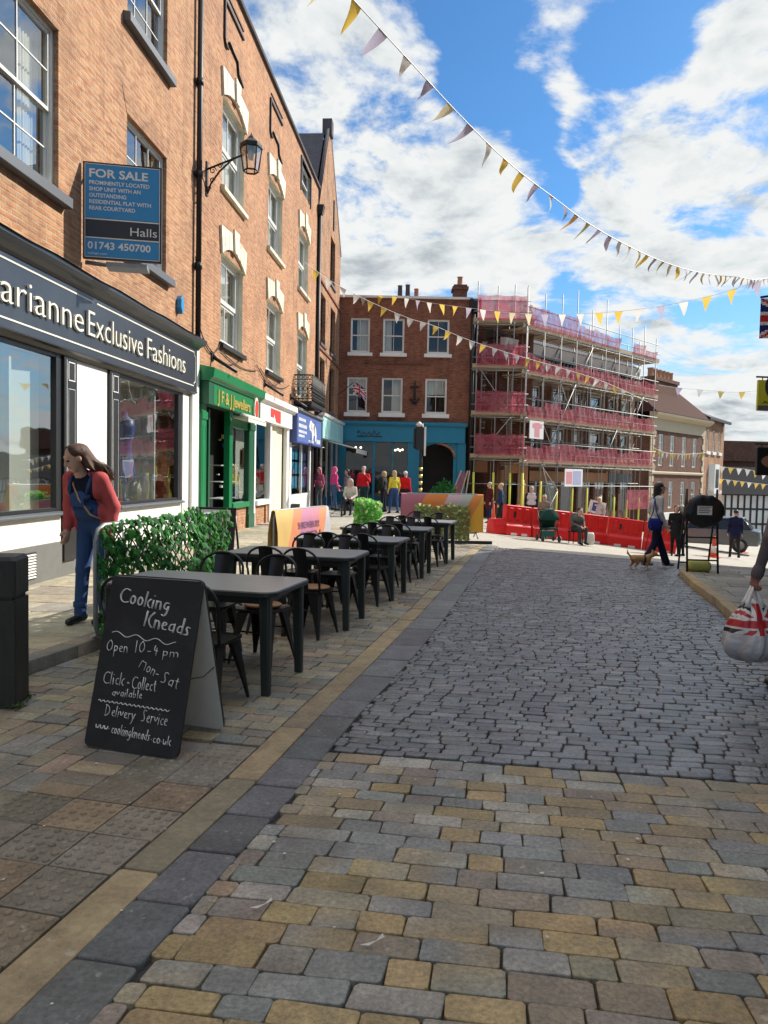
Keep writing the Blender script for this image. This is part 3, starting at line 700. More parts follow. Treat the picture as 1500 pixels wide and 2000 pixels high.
lt.tube([(5.10,-.134,3.885),(5.12,-.134,3.83),(5.19,-.134,3.80),(5.2,-.134,3.76),(5.2,-.134,3.36),(5.19,-.134,3.31),(5.12,-.134,3.28),(5.10,-.134,3.225)], .009, 6)
lt.build('border_line', M['letter'], fa)
for wd, a, b in (('Marianne', -2.02, .42), ('Exclusive', .56, 2.46), ('Fashions', 2.66, 4.52)):
    lt = MB(); text_mb(lt, wd, .37, lambda x, y, h: (a+x, -.134-h, 3.39+y), 0, width=b-a, depth=.035, bold=-.012); lt.build('lettering', M['letter'], fa)
moulding(B1, 'soffit_moulding', -12, 5.3, [(0,3.04),(.06,3.04),(.10,3.08),(.15,3.10),(.15,3.118),(0,3.118)], 'black')
# stall risers and sills
plate(B1, 'plinth', -12, .10, .0, .57, -.03, .9, 'plinth'); plate(B1, 'stall_riser', -12, .08, .572, .925, -.02, .9, 'white')
plate(B1, 'plinth', 1.50, 5.1, .0, .30, -.03, .9, 'plinth'); plate(B1, 'stall_riser', 1.5, 4.76, .302, .925, -.02, .9, 'white')
sill(B1, -12, .11, .927, .985, .10, 'sill_dark'); sill(B1, 1.84, 4.76, .927, .985, .10, 'sill_dark')
v = MB(); v.box(-.86,-.58,-.045,-.031,.17,.5)
for i in range(9): v.prism([(-.062,.185+.035*i),(-.045,.175+.035*i),(-.045,.20+.035*i)], -.84, -.60, 'x', 1)
v.build('air_vent', [M['black'], M['sash']], B1)
for a, b in ((-4.4,.11), (1.85,4.72)):
    mb = MB(); mb.box(b-.15,b,-.02,.06,.99,3.04); mb.box(a,a+.08,-.02,.06,.99,3.04); mb.box(a+.08,b-.15,-.015,.055,.987,1.03); mb.box(a+.08,b-.15,-.015,.055,2.99,3.04)
    wn = mb.build('shop_window', M['black'], B1)
    g = MB(); g.quad((a+.08,.02,1.03),(b-.15,.02,1.03),(b-.15,.02,2.99),(a+.08,.02,2.99)); g.build('glass', M['glass_shop'], wn)
    # display space behind the glass: floor, back panel, side return and hanging blinds
    r = MB(); r.box(a,b,.10,.85,.93,.99,0); panel(r, a,b,.99,3.04,.86,1)
    r.box(b-1.0,b-.95,.12,.85,.99,3.0,2); r.box(a+.02,a+.05,.12,.85,.99,3.0,2); r.quad((a,.08,3.03),(b,.08,3.03),(b,.88,3.03),(a,.88,3.03),2)
    if a < 0: r.quad((b-1.05,.30,.99),(b-.15,.22,.99),(b-.15,.22,3.0),(b-1.05,.30,3.0),2)
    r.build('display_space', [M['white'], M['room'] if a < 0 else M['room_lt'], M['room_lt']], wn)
d = MB()
for x in (3.2, 3.95):
    d.lathe([(.10,1.0),(.11,1.02),(.02,1.04),(.015,1.3),(.17,1.32),(.20,1.5),(.13,1.85),(.12,2.0),(.19,2.25),(.17,2.40),(.06,2.47),(.05,2.55)], 14, 0, True, (x,.45,0))
build_parts(d, 'display_dress', M['blue_dk'], B1)
for a, b in ((.11,.46),(1.5,1.85)):
    mb = MB(); mb.box(a,b,-.055,.05,.99 if a > 1 else .3,3.035)
    frame_line(mb, a+.10,b-.06,1.10,2.62,-.055,.012,1); frame_line(mb, a+.10,b-.06,2.72,2.98,-.055,.02,1); mb.box(a+.06,a+.075,-.058,-.055,1.0,3.0,1)
    mb.build('pilaster', [M['black'], M['white']], B1, bevel=.003)
plate(B1, 'lobby_panel', .465, 1.495, .35, 3.04, -.015, .10, 'white'); plate(B1, 'plinth', .105, 1.5, .0, .348, -.025, .25, 'plinth')
plate(B1, 'end_column', 4.765, 5.12, .05, 3.04, -.04, .1, 'white'); plate(B1, 'end_pilaster', 5.15, 5.56, .03, 4.0, -.10, .05, 'white')
mb = MB(); mb.prism([(-.05,4.55),(-.05,4.62),(.0,4.86),(.08,4.62),(.08,4.55),(.02,4.50)], -.09, 0, 'y'); mb.T = Matrix.Translation((4.62,0,0)); 
ab = MB(); ab.T = Matrix.Translation((4.55,0,0)); ab.prism([(-.09,4.62),(-.02,4.50),(.07,4.58),(.09,4.72),(0,4.86),(-.08,4.78)], -.10, 0, 'y'); ab.build('alarm_box', M['blue'], B1, bevel=.012)
# for sale board on its bracket
S1 = thing('for_sale_board', 'blue for sale board with white lettering, fixed at right angles to the brick wall', 'sign', fl(.68, .03, 0), U_ANG-R_(90)+R_(15))
mb = MB(); mb.box(0,1.05,-.025,.025,4.46,5.78,0); mb.box(.035,1.015,-.031,-.0255,5.0+.02,5.745,1); mb.box(.035,1.015,-.031,-.0255,4.765,4.995,2); mb.box(.035,1.015,-.031,-.0255,4.495,4.74,1)
frame_line(mb, .022,1.028,4.482,5.758,-.0255,.013,3,.005); mb.box(.035,1.015,-.0305,-.0255,4.997,5.018,3); mb.box(.035,1.015,-.0305,-.0255,4.742,4.763,3)
bd = mb.build('board', [M['black'], M['blue'], M['black'], M['white']], S1, bevel=.002)
tx = MB(); P = lambda x0, z0: (lambda x, y, h: (x0+x, -.0335, z0+y))
text_mb(tx, 'FOR SALE', .115, P(.085,5.575), width=.78, bold=.025)
for i, s in enumerate(('PROMINENTLY LOCATED','SHOP UNIT WITH AN','OUTSTANDING','RESIDENTIAL FLAT WITH','REAR COURTYARD')):
    text_mb(tx, s, .054, P(.085,5.475-.086*i), width=(.80,.68,.49,.82,.61)[i], bold=.02)
text_mb(tx, 'Halls', .12, P(.99,4.81), width=.36, align='RIGHT'); text_mb(tx, '01743 450700', .10, P(.065,4.60), width=.84, bold=.022)
text_mb(tx, 'hallsgb.com', .03, P(.07,4.525), width=.25)
tx.build('lettering', M['white'], bd)
mb = MB(); mb.box(.30,.85,.0,.30,4.38,4.44); mb.tube([(.02,.03,4.42),(.5,.12,4.41)], .03, 8); mb.tube([(.02,.10,5.6),(.3,.03,5.6)], .02, 8); build_parts(mb, 'bracket', M['steel'], S1)
# rainwater pipe between the two buildings
dp = thing('drainpipe', 'tall black cast iron drainpipe where the two brick fronts meet', 'drainpipe', fl(5.48,.09,0), U_ANG)
mb = MB(); mb.tube([(0,0,4.2),(0,0,13.0)], .055, 10)
for z in (5.6,7.4,9.2,11.0): mb.tube([(0,0,z),(0,0,z+.13)], .072, 10); mb.box(-.12,.12,.04,.088,z+.03,z+.09)
mb.box(-.03,.03,.0,.14,12.2,12.3); mb.build('pipe', M['iron'], dp)
mb = MB(); mb.tube([(.14,.06,4.45),(.14,.06,5.7),(.10,.05,5.9)], .02, 6); mb.build('cable', M['iron'], dp)

# ------------------------------------------------------------------ jeweller's building
B2 = thing('jewellers_building', 'orange brick building with cream keystone lintels above green and white shop fronts', 'building', OL, U_ANG)
mb = MB(); ops = []
CW = (8.26, 12.75, 17.3)
for i, c in enumerate(CW): ops += [(c-.93,c+.93,7.95,9.95,.2), (c-.93,c+.93,4.47 if i < 2 else 4.2,6.5,.2)]
ops += [(16.6,18.4,11.32,12.35,.15)]
wall(mb, 5.6, 20.2, 3.3, 12.62, ops, mrev=2); sides(mb, 5.6, 20.2, 0, 12.62, 8, 0, True)
mb.quad((5.6,1.0,0),(20.2,1.0,0),(20.2,1.0,3.3),(5.6,1.0,3.3), 1)
mb.build('wall', [M['brick_2'], M['room'], M['cream']], B2)
moulding(B2, 'parapet_coping', 5.55, 20.25, [(-.3,12.62),(.08,12.62),(.09,12.70),(-.3,12.76)], 'slate')
mb = MB(); rg = random.Random(3)
for k in range(14): 
    u = 7+k*.95; mb.tube([(u,.1,12.72),(u+rg.uniform(-.1,.1),.1,12.78+rg.uniform(.02,.10))], .05, 5)
mb.build('parapet_moss', M['slate'], B2)
for i, c in enumerate(CW):
    for lv, (z0, z1) in enumerate(((4.47 if i < 2 else 4.2,6.5),(7.95,9.95))):
        sash(B2, c-.93, c+.93, z0, z1, 2, (1,1), y=.15, curtain='curtain', cur_w=(c-.9,c+.9), t=.095, bar=.03)
        if not (i == 2 and lv == 0): sill(B2, c-1.03, c+1.03, z0-.13, z0, .10, 'cream' if lv else 'iron')
        # arched cream lintel with keystone
        lm = MB(); n = 8; arc = [(c-1.0+2.0*k/n, z1+.06-.28*((k/n-.5)*2)**2+.16) for k in range(n+1)]
        top = [(c+1.10,z1+.52),(c+.20,z1+.60),(c-.20,z1+.60),(c-1.10,z1+.52)]
        lm.prism([(c-1.0,z1-.06)]+arc[1:-1]+[(c+1.0,z1-.06)]+top, -.06, .19, 'y')
        lm.prism([(c-.13,z1+.18),(c+.13,z1+.18),(c+.22,z1+.70),(c-.22,z1+.70)], -.11, -.061, 'y')
        for q in (-.8,-.5,.5,.8): lm.box(c+q-.008,c+q+.008,-.063,-.055,z1+.12,z1+.52,1)
        lm.build('lintel', [M['cream'], M['plinth']], B2)
for c in (8.15, 12.65):     # blind windows near the parapet, outlined by thin black bars
    mb = MB(); mb.box(c-.82,c-.76,-.05,.0,11.15,12.05); mb.box(c-.76,c+.80,-.05,0,11.98,12.04); mb.box(c-.70,c+.82,-.03,0,12.2,12.23)
    mb.tube([(c-.80,-.03,11.17),(c-.70,-.03,11.05),(c-.55,-.03,11.05)], .03, 6); mb.tube([(c-.45,-.03,11.25),(c+.25,-.03,11.2),(c+.35,-.03,10.95),(c+.75,-.03,10.85)], .03, 6)
    mb.build('blind_window_outline', M['iron'], B2)
sash(B2, 16.6, 18.4, 11.32, 12.35, 2, (1,1), y=.10); fr = MB(); fr.box(16.5,16.6,-.04,.1,11.25,12.4); fr.box(18.4,18.5,-.04,.1,11.25,12.4); fr.box(16.6,18.4,-.04,.1,12.35,12.42); fr.build('window_surround', M['black'], B2)
# green jeweller's shop front
g = B2
mb = MB(); mb.prism([(-.30,3.40),(-.32,3.44),(-.38,3.48),(-.40,3.66),(0,3.74),(0,3.40)], 5.62, 10.12, 'x'); mb.build('cornice', M['green'], g)
gf = plate(g, 'fascia', 5.66, 10.1, 2.93, 3.398, -.27, -.0, 'green_dk')
mb = MB(); mb.box(5.98,9.95,-.275,-.271,2.95,3.36); mb.build('sign_panel', M['green'], gf)
tx = MB(); text_mb(tx, 'J F & J Jewellers', .27, lambda x,y,h: (6.2+x,-.277-h,3.02+y), width=2.75, depth=.02, bold=.01); tx.build('lettering', M['gold'], gf)
mb = MB(); n = 20; mb.prism([(9.45+.22*math.cos(2*math.pi*k/n), 3.14+.30*math.sin(2*math.pi*k/n)) for k in range(n)], -.33, -.276, 'y'); mb.prism([(9.45+.15*math.cos(2*math.pi*k/n), 3.14+.22*math.sin(2*math.pi*k/n)) for k in range(n)], -.345, -.331, 'y', 1); mb.build('oval_badge', [M['cream'], M['red']], gf)
for a, b, mm in ((5.68,6.0,'green'),(7.75,8.02,'green'),(9.55,10.12,'green_dk')):
    mb = MB(); mb.box(a,b,-.12,.02,.1,2.93); mb.box(a-.02,b+.02,-.14,-.121,.1,.45); mb.box(a-.02,b+.02,-.145,-.121,2.62,2.78); frame_line(mb, a+.06,b-.06,.55,2.5,-.12,.02); mb.build('pilaster', M[mm], g, bevel=.004)
mb = MB(); mb.box(6.7,7.75,.55,.62,.1,2.9,0); mb.box(6.9,7.45,.53,.549,1.0,2.4,1); mb.box(6.6,6.7,.02,.62,.1,2.9,0); dr = mb.build('door', [M['green_dk'], M['black']], g, bevel=.004)
tx = MB(); rg = random.Random(1)
for k in range(13):
    if k != 6: z_ = 2.3-.095*k; tx.tube([(7.12,.527,z_),(7.12+rg.uniform(.06,.12),.527,z_-.02),(7.14+rg.uniform(0,.08),.527,z_-.055)], .009, 4)
tx.build('notice_lettering', M['gold'], dr)
mb = MB(); mb.quad((6.0,.08,.5),(6.6,.08,.5),(6.6,.08,2.9),(6.0,.08,2.9)); mb.quad((8.02,-.05,.80),(9.55,-.05,.80),(9.55,-.05,2.6),(8.02,-.05,2.6)); build_parts(mb, 'shop_glass', M['glass_shop'], g)
mb = MB(); mb.box(8.02,9.55,-.15,.1,.66,.79); mb.box(8.02,9.55,-.09,-.02,2.6,2.9); build_parts(mb, 'window_sill', M['green'], g, bevel=.006)
mb = MB(); mb.box(8.02,9.55,-.06,.05,.1,.655); mb.build('brick_stall_riser', M['brick_2'], g)
mb = MB(); rg = random.Random(5)
for k in range(22):
    u, z = rg.choice((rg.uniform(6.05,6.55), rg.uniform(8.1,9.4))), rg.uniform(.85,2.5)
    mb.box(u,u+rg.uniform(.04,.12),.25,.3,z,z+rg.uniform(.03,.12), rg.choice((0,1,2,3)))
for u in (8.1,8.5,9.0): 
    for z in (.9,1.3,1.7): mb.box(u-.1,u+.4,.15,.5,z-.02,z,0)
build_parts(mb, 'jewellery_display', [M['white'], M['gold'], M['blue_dk'], M['terracotta']], g)
mb = MB(); mb.box(7.9,9.7,-.52,-.13,2.80,2.84); mb.quad((7.9,-.52,2.82),(9.7,-.52,2.82),(9.7,-.52,2.72),(7.9,-.52,2.72)); mb.tube([(7.8,-.4,2.86),(9.8,-.4,2.86)], .06, 8); mb.build('awning_box', M['awning'], g)
# white shop front beside it
mb = MB(); mb.prism([(-.22,3.42),(-.26,3.46),(-.32,3.50),(-.32,3.66),(0,3.74),(0,3.42)], 10.15, 15.0, 'x'); mb.build('cornice', M['white'], g)
wf = plate(g, 'fascia', 10.16, 14.7, 2.95, 3.418, -.20, 0, 'white')
mb = MB(); mb.box(11.6,12.9,-.212,-.201,3.22,3.36,0); mb.box(11.6,12.0,-.212,-.201,3.12,3.2195,0); mb.prism([(12.3,3.02),(12.9,3.0),(12.9,3.2195),(12.1,3.2195)], -.212, -.201, 'y', 0); mb.build('red_lettering', M['red'], wf)
for a, b in ((10.16,10.36),(12.05,12.25),(14.4,14.75)): plate(g, 'column', a, b, .1, 2.95, -.10, .02, 'white')
mb = MB(); mb.quad((10.36,-.02,.78),(12.05,-.02,.78),(12.05,-.02,2.95),(10.36,-.02,2.95)); build_parts(mb, 'shop_glass', M['glass_shop'], g)
mb = MB(); mb.box(10.36,12.05,-.16,.1,.64,.78); build_parts(mb, 'window_sill', M['white'], g, bevel=.006)
mb = MB(); mb.box(10.36,12.05,-.05,.05,.1,.638); mb.box(11.6,11.72,-.1,-.051,.1,.6); mb.build('brick_stall_riser', M['brick_2'], g)
mb = MB(); mb.box(12.25,14.4,.05,.12,.1,2.95); mb.box(12.25,13.3,.0,.049,.1,2.95); mb.build('door_surround', M['cream'], g)
mb = MB(); mb.box(10.5,11.9,.5,.55,.8,2.9,0); mb.box(11.0,11.5,.4,.45,1.7,2.2,1)
mb.lathe([(.07,.8),(.05,1.0),(.02,1.1),(.02,1.5),(.12,1.6),(.06,1.72)], 10, 2, True, (11.0,.25,0)); mb.lathe([(.11,.8),(.13,.95),(.08,1.05)], 10, 3, True, (11.5,.25,0)); build_parts(mb, 'window_display', [M['room_lt'], M['terracotta'], M['gold'], M['blue_dk']], g)
# blue charity shop front
mb = MB(); mb.prism([(-.30,3.58),(-.36,3.62),(-.36,3.70),(0,3.78),(0,3.58)], 15.05, 20.2, 'x'); mb.build('cornice', M['lead'], g)
bf = plate(g, 'fascia', 15.1, 20.15, 2.55, 3.578, -.28, 0, 'blue_dk')
mb = MB(); mb.box(15.2,20.05,-.286,-.2805,2.60,3.53,0)
bear = [(17.35,3.22),(17.5,3.40),(17.75,3.46),(18.0,3.38),(18.5,3.36),(18.8,3.22),(18.95,2.95),(18.85,2.72),(18.7,2.72),(18.65,2.92),(18.3,2.95),(18.2,2.74),(18.0,2.74),(17.95,3.0),(17.75,3.08),(17.5,3.08)]
mb.prism(bear, -.291, -.2865, 'y', 1)
for a, b, z, h in ((15.4,16.9,3.30,.10),(15.4,17.1,3.08,.12),(15.4,17.1,2.90,.09),(15.4,16.7,2.76,.08),(17.3,18.6,2.64,.09),(19.0,19.9,2.66,.16)):
    n = int((b-a)/.22)
    for k in range(n): mb.box(a+k*.22,a+k*.22+.15,-.290,-.2865,z,z+h,1)
mb.build('sign_panel', [mat('mid_blue_sign', (.10,.16,.42), .4), M['white']], bf)
mb = MB(); mb.quad((15.4,-.02,.8),(18.9,-.02,.8),(18.9,-.02,2.55),(15.4,-.02,2.55)); build_parts(mb, 'shop_glass', M['glass_shop'], g)
for a, b in ((15.05,15.4),(17.2,17.28),(18.9,19.1)): plate(g, 'column', a, b, .1, 2.55, -.06, .02, 'white')
mb = MB(); mb.box(15.4,18.9,-.05,.1,.1,.8); mb.build('stall_riser', M['white'], g); mb = MB(); mb.box(15.35,15.75,-.3,-.06,.1,.5); mb.build('doormat_bin', M['black'], g, bevel=.01)
mb = MB(); rg = random.Random(8)
for i, u in enumerate((15.5,16.1,16.7,17.4,17.9,18.4)):
    for z in (1.0,1.5,2.0): mb.box(u,u+.45,.08,.10,z,z+.42, rg.choice((0,0,1,2,3)))
build_parts(mb, 'window_poster', [mat('poster_cyan', (.06,.38,.62), .5), M['white'], M['blue_dk'], M['terracotta']], g)
plate(g, 'door_post', 19.15, 19.5, .1, 2.55, -.10, .02, 'black'); plate(g, 'door', 19.5, 20.1, .1, 2.5, .3, .35, 'black')
# iron balcony on the end window
bl = MB(); u0, u1, o_, z0, z1 = 15.9, 18.7, .62, 3.98, 4.88
bl.box(u0,u1,-o_,0,z0-.12,z0,0)
def rail(p, q):
    n = int((Vector(q)-Vector(p)).length/.13); p, q = Vector(p), Vector(q)
    bl.tube([p+Vector((0,0,.88)), q+Vector((0,0,.88))], .022, 6); bl.tube([p+Vector((0,0,.08)), q+Vector((0,0,.08))], .016, 6); bl.tube([p+Vector((0,0,.72)), q+Vector((0,0,.72))], .012, 5)
    for i in range(n+1):
        a = p+(q-p)*(i/n); bl.tube([a, a+Vector((0,0,.88))], .012, 5)
        if i < n:
            c = p+(q-p)*((i+.5)/n)
            for zz, r in ((.2,.055),(.42,.06),(.60,.05),(.80,.05)):
                d = (q-p).normalized(); bl.tube([c+d*(r*math.cos(k*.785))+Vector((0,0,zz+r*1.3*math.sin(k*.785))) for k in range(8)], .012, 4, closed=True)
rail((u0,-o_,z0),(u1,-o_,z0)); rail((u0,0,z0),(u0,-o_,z0)); rail((u1,-o_,z0),(u1,0,z0))
for u in (u0+.2,u1-.2): bl.tube([(u,-o_+.05,z0-.1),(u,-.3,z0-.3),(u,0,z0-.62)], .03, 6)
bl.build('balcony', M['iron'], g)
# flagpole brackets and slack cables over the shop fronts
mb = MB()
for u in (6.7,11.6,15.3): mb.tube([(u,0,4.05),(u+.05,-.55,3.72)], .04, 6); mb.box(u-.08,u+.08,-.03,0,3.95,4.15)
rg = random.Random(2)
for a, b in ((5.8,7.3),(7.3,10.6),(10.6,13.8),(6.0,9.0),(11.0,15.0)):
    s = rg.uniform(.12,.4); z = rg.uniform(4.25,4.5); mb.tube([(a+(b-a)*k/8,-.03,z-s*4*(k/8)*(1-k/8)) for k in range(9)], .012, 4)
mb.build('wall_cable', M['iron'], B2)
dp2 = thing('drainpipe', 'black drainpipe with a hopper at the far end of the parapet wall', 'drainpipe', fl(20.15,.08,0), U_ANG)
mb = MB(); mb.tube([(0,0,.15),(0,0,11.6)], .075, 8); mb.loft([[(-.1,-.1,11.6),(.1,-.1,11.6),(.1,.07,11.6),(-.1,.07,11.6)],[(-.18,-.18,11.95),(.18,-.18,11.95),(.18,.07,11.95),(-.18,.07,11.95)]]); mb.build('pipe', M['iron'], dp2)

# ------------------------------------------------------------------ gabled building at the end of the row
B3 = thing('gabled_building', 'narrow orange brick building with steep stone edged gable and turquoise shop fascia', 'building', OL, U_ANG)
ops = [(21.3,22.5,9.3,11.3,.3),(24.0,25.2,8.9,11.2,.3)]
ops = [(21.2,22.5,6.9,8.9,.3),(23.9,25.4,6.9,8.9,.3),(21.2,22.5,4.3,6.3,.3),(23.9,25.4,4.3,6.3,.3),(23.6,25.0,9.9,11.9,.3)]
mb = MB(); wall(mb, 20.25, 26.85, 3.0, 12.0, ops)
mb.add([(20.25,0,12.0),(26.85,0,12.0),(23.2,0,15.9),(22.6,0,15.9)], [(0,1,2,3)], 0); mb.add([(20.25,8,12.0),(26.85,8,12.0),(23.2,8,15.9),(22.6,8,15.9)], [(0,1,2,3)], 0)
sides(mb, 20.25, 26.85, 0, 12.0, 8, 0, False); mb.quad((20.25,.9,0),(26.85,.9,0),(26.85,.9,3),(20.25,.9,3), 1)
mb.build('wall', [M['brick_orange'], M['room']], B3)
mb = MB(); mb.add([(20.25,.2,12.0),(22.6,.2,15.8),(22.6,8,15.8),(20.25,8,12.0)], [(0,1,2,3)]); mb.add([(26.85,.2,12.0),(23.2,.2,15.8),(23.2,8,15.8),(26.85,8,12.0)], [(0,1,2,3)]); mb.build('roof', M['slate'], B3)
mb = MB(); mb.tube([(20.2,.05,11.9),(22.7,.05,16.0),(23.2,.05,16.0),(26.9,.05,11.9)], .085, 4); mb.box(22.7,23.2,-.1,.3,15.8,16.45); mb.build('gable_coping', M['slate'], B3)
mb = MB(); mb.box(24.2,24.35,-.05,0,12.3,13.6); mb.build('gable_slit', M['black'], B3)
for (a,b,c,d,_) in ops: sash(B3, a,b,c,d, 2, (1,1), y=.18, fm='black'); sill(B3, a-.1,b+.1,c-.14,c,.07,'sill_dark')
for z in (6.55, 9.25): moulding(B3, 'string_course', 20.3, 26.85, [(0,z),(.06,z+.02),(.06,z+.12),(0,z+.16)], 'brick_red')
mf = plate(B3, 'fascia', 20.4, 26.6, 2.95, 3.85, -.30, 0, 'mint'); moulding(B3, 'cornice', 20.35, 26.65, [(0,3.85),(.36,3.85),(.40,3.95),(0,4.0)], 'white')
mb = MB()
for a, b in ((20.6,22.2),(22.3,24.5),(24.6,26.4)): frame_line(mb, a,b,3.05,3.75,-.30,.04)
mb.build('fascia_panel', mat('pale_mint', (.55,.78,.74), .5), mf)
aw = MB(); aw.add([(21.8,-.3,2.9),(26.3,-.3,2.9),(26.3,-1.5,2.62),(21.8,-1.5,2.62),(26.3,-1.5,2.42),(21.8,-1.5,2.42)], [(0,1,2,3),(3,2,4,5)]); aw.tube([(21.8,-.3,2.88),(21.8,-1.5,2.6)], .025, 6); aw.tube([(26.3,-.3,2.88),(26.3,-1.5,2.6)], .025, 6); aw.build('awning', M['awning'], B3)
mb = MB(); mb.quad((20.5,0,.5),(26.5,0,.5),(26.5,0,2.95),(20.5,0,2.95)); build_parts(mb, 'shop_glass', M['glass_shop'], B3)
for u in (20.4,21.9,23.4,24.9,26.5): plate(B3, 'mullion', u, u+.09, .1, 2.95, -.04, .04, 'white')
plate(B3, 'stall_riser', 20.4, 26.6, .1, .498, -.03, .1, 'teal_dk')
mb = MB(); rg = random.Random(4)
for k in range(40): u, z = rg.uniform(20.6,26.3), rg.uniform(.55,2.0); mb.box(u,u+rg.uniform(.08,.3),.3,.4,z,z+rg.uniform(.08,.3), rg.randrange(4))
build_parts(mb, 'window_display', [M['white'], M['terracotta'], M['mint'], M['gold']], B3)
# wall lantern on scroll bracket
LN = thing('wall_lantern', 'black hexagonal street lantern on scrolled bracket high on the brick wall', 'street lamp', fl(6.2,0,0), U_ANG-R_(90))
# local x now points out from the wall
mb = MB(); mb.tube([(.02,0,7.85),(.95,0,8.20)], .022, 8); mb.tube([(.03,0,7.35),(.10,0,7.55),(.28,0,7.80),(.55,0,8.04)], .02, 6); mb.box(0,.03,-.05,.05,7.3,8.0)
for cx_, cz, r in ((.14,7.82,.08),(.13,7.62,.06),(.30,7.92,.06),(.06,7.45,.05)):
    mb.tube([(cx_+r*(1-k/14)*math.cos(k*.75), 0, cz+r*(1-k/14)*math.sin(k*.75)) for k in range(12)], .012, 5)
mb.build('bracket', M['iron'], LN)
def hexr(r, z, c=.95): return [(c+r*math.cos(math.pi/3*k+.3), r*math.sin(math.pi/3*k+.3), z) for k in range(6)]
mb = MB(); mb.loft([hexr(.25,8.27),hexr(.225,8.265),hexr(.23,8.35),hexr(.12,8.43),hexr(.08,8.46),hexr(.06,8.50),hexr(.02,8.54)]); mb.tube([(.95,0,8.52),(.95,0,8.60)], [.022,.005], 8); mb.build('lantern_roof', M['iron'], LN)
mb = MB()
for a, b in zip(hexr(.155,7.80), hexr(.225,8.27)): mb.tube([a,b], .014, 5)
mb.tube(hexr(.155,7.80), .02, 5, closed=True); mb.tube(hexr(.225,8.265), .018, 5, closed=True); mb.build('lantern_frame', M['iron'], LN)
mb = MB(); mb.loft([hexr(.15,7.81),hexr(.22,8.265)], cap=False); mb.build('lantern_glass', M['lamp_glass'], LN)
mb = MB(); mb.lathe([(.04,8.25),(.06,8.2),(.07,8.1),(.05,8.04),(.01,8.02)], 12, 0, True, (.95,0,0)); mb.build('bulb', M['cream'], LN)
# ================================================================== buildings across the square
BB = thing('blue_shop_building', 'dark red brick building facing down the street above a turquoise shop front', 'building', (-2.36,36.85,0))
WU = [(.58,1.50),(2.14,3.16),(4.27,5.32)]; WLo = [(.46,1.42),(2.13,3.13),(4.23,5.27)]
ops = [(a,b,7.40,9.03,.12) for a,b in WU]+[(a,b,4.52,6.2,.12) for a,b in WLo]
mb = MB(); wall(mb, -.6, 6.36, 3.95, 10.0, ops); sides(mb, -.6, 6.36, -.5, 10.0, 8, 0, True); mb.quad((-.6,1.2,-.5),(6.36,1.2,-.5),(6.36,1.2,4),(-.6,1.2,4),1)
mb.build('wall', [M['brick_red'], M['room']], BB)
moulding(BB, 'parapet_coping', -.6, 6.4, [(-.3,10.0),(.10,10.0),(.12,10.10),(-.3,10.18)], 'white')
for i, (a,b) in enumerate(WU): sash(BB, a,b,7.40,9.03,2,(1,1),y=.05,gm='glass_dark',curtain='curtain' if i < 2 else None,cur_h=.95,cur_w=(a+.06,a+.42) if i else (a+.3,b-.05)); sill(BB, a-.14,b+.14,7.22,7.40,.12,'white')
for i, (a,b) in enumerate(WLo): sash(BB, a,b,4.52,6.2,2,(1,1),y=.05,gm='glass_dark',curtain='curtain',cur_h=(.3,.95,.45)[i],cur_w=((a,b),(a+.5,b-.04),(a,b))[i]); sill(BB, a-.14,b+.14,4.32,4.52,.12,'white')
for a, b in WU: 
    mb = MB(); mb.prism([(a-.05,9.03),(b+.05,9.03),(b+.22,9.38),(a-.22,9.38)], -.012, .0, 'y'); mb.build('lintel', M['brick_red'], BB)
mb = MB(); mb.box(1.2,4.4,-.05,0,6.88,6.98); mb.build('string_course', M['brick_brown'], BB)
mb = MB(); mb.tube([(3.72,-.06,5.0),(3.72,-.06,6.05)], .05, 6); mb.tube([(3.5,-.06,5.75),(3.72,-.06,5.85),(3.94,-.06,5.75)], .035, 6); mb.tube([(3.5,-.06,5.2),(3.72,-.1,5.08),(3.94,-.06,5.2)], .045, 6); mb.box(3.62,3.82,-.04,0,4.95,5.1); mb.build('wall_tie', M['iron'], BB)
ch = MB(); ch.box(2.75,4.0,2.5,3.2,9.9,10.45)
for x, m_, h in ((2.95,1,.85),(3.35,1,.9),(3.8,2,.7)): ch.lathe([(.15,10.45),(.13,10.5),(.11,10.45+h-.06),(.14,10.45+h)], 10, m_, True, (x,2.85,0))
ch.build('chimney', [M['brick_brown'], M['slate'], M['terracotta']], BB)
ch = MB(); ch.box(5.62,6.28,1.5,2.3,9.9,11.1); ch.box(5.55,6.35,1.43,2.37,10.85,11.0); ch.lathe([(.17,11.1),(.14,11.15),(.12,11.5),(.17,11.55)], 10, 1, True, (5.95,1.9,0)); ch.build('chimney', [M['brick_brown'], M['terracotta']], BB)
ff = plate(BB, 'fascia', -.4, 6.2, 3.12, 3.90, -.16, 0, 'teal'); moulding(BB, 'cornice', -.5, 6.28, [(0,3.90),(.22,3.90),(.28,4.0),(.28,4.06),(0,4.12)], 'teal')
tx = MB(); tx.tube([(1.0+.05*k,-.165,3.50+.10*math.sin(k*1.25)*(1.6 if k in (1,2,15,16,17) else .7)) for k in range(23)], .022, 5); tx.tube([(.98,-.165,3.36),(1.6,-.165,3.38),(2.2,-.165,3.37)], .025, 5); tx.build('lettering', M['navy'], ff)
for a, b in ((-.3,.45),(1.75,1.87),(3.45,3.85),(5.85,6.25)): plate(BB, 'pilaster', a, b, -.1, 3.12, -.10, .05, 'teal')
mb = MB(); mb.quad((.45,.05,.5),(3.45,.05,.5),(3.45,.05,3.1),(.45,.05,3.1)); mb.build('shop_glass', M['glass_dark'], BB)
mb = MB(); mb.box(.45,3.45,-.05,.1,-.1,.5); mb.build('stall_riser', M['teal_dk'], BB); plate(BB, 'mullion', 2.7, 2.76, .5, 3.1, .0, .08, 'teal')
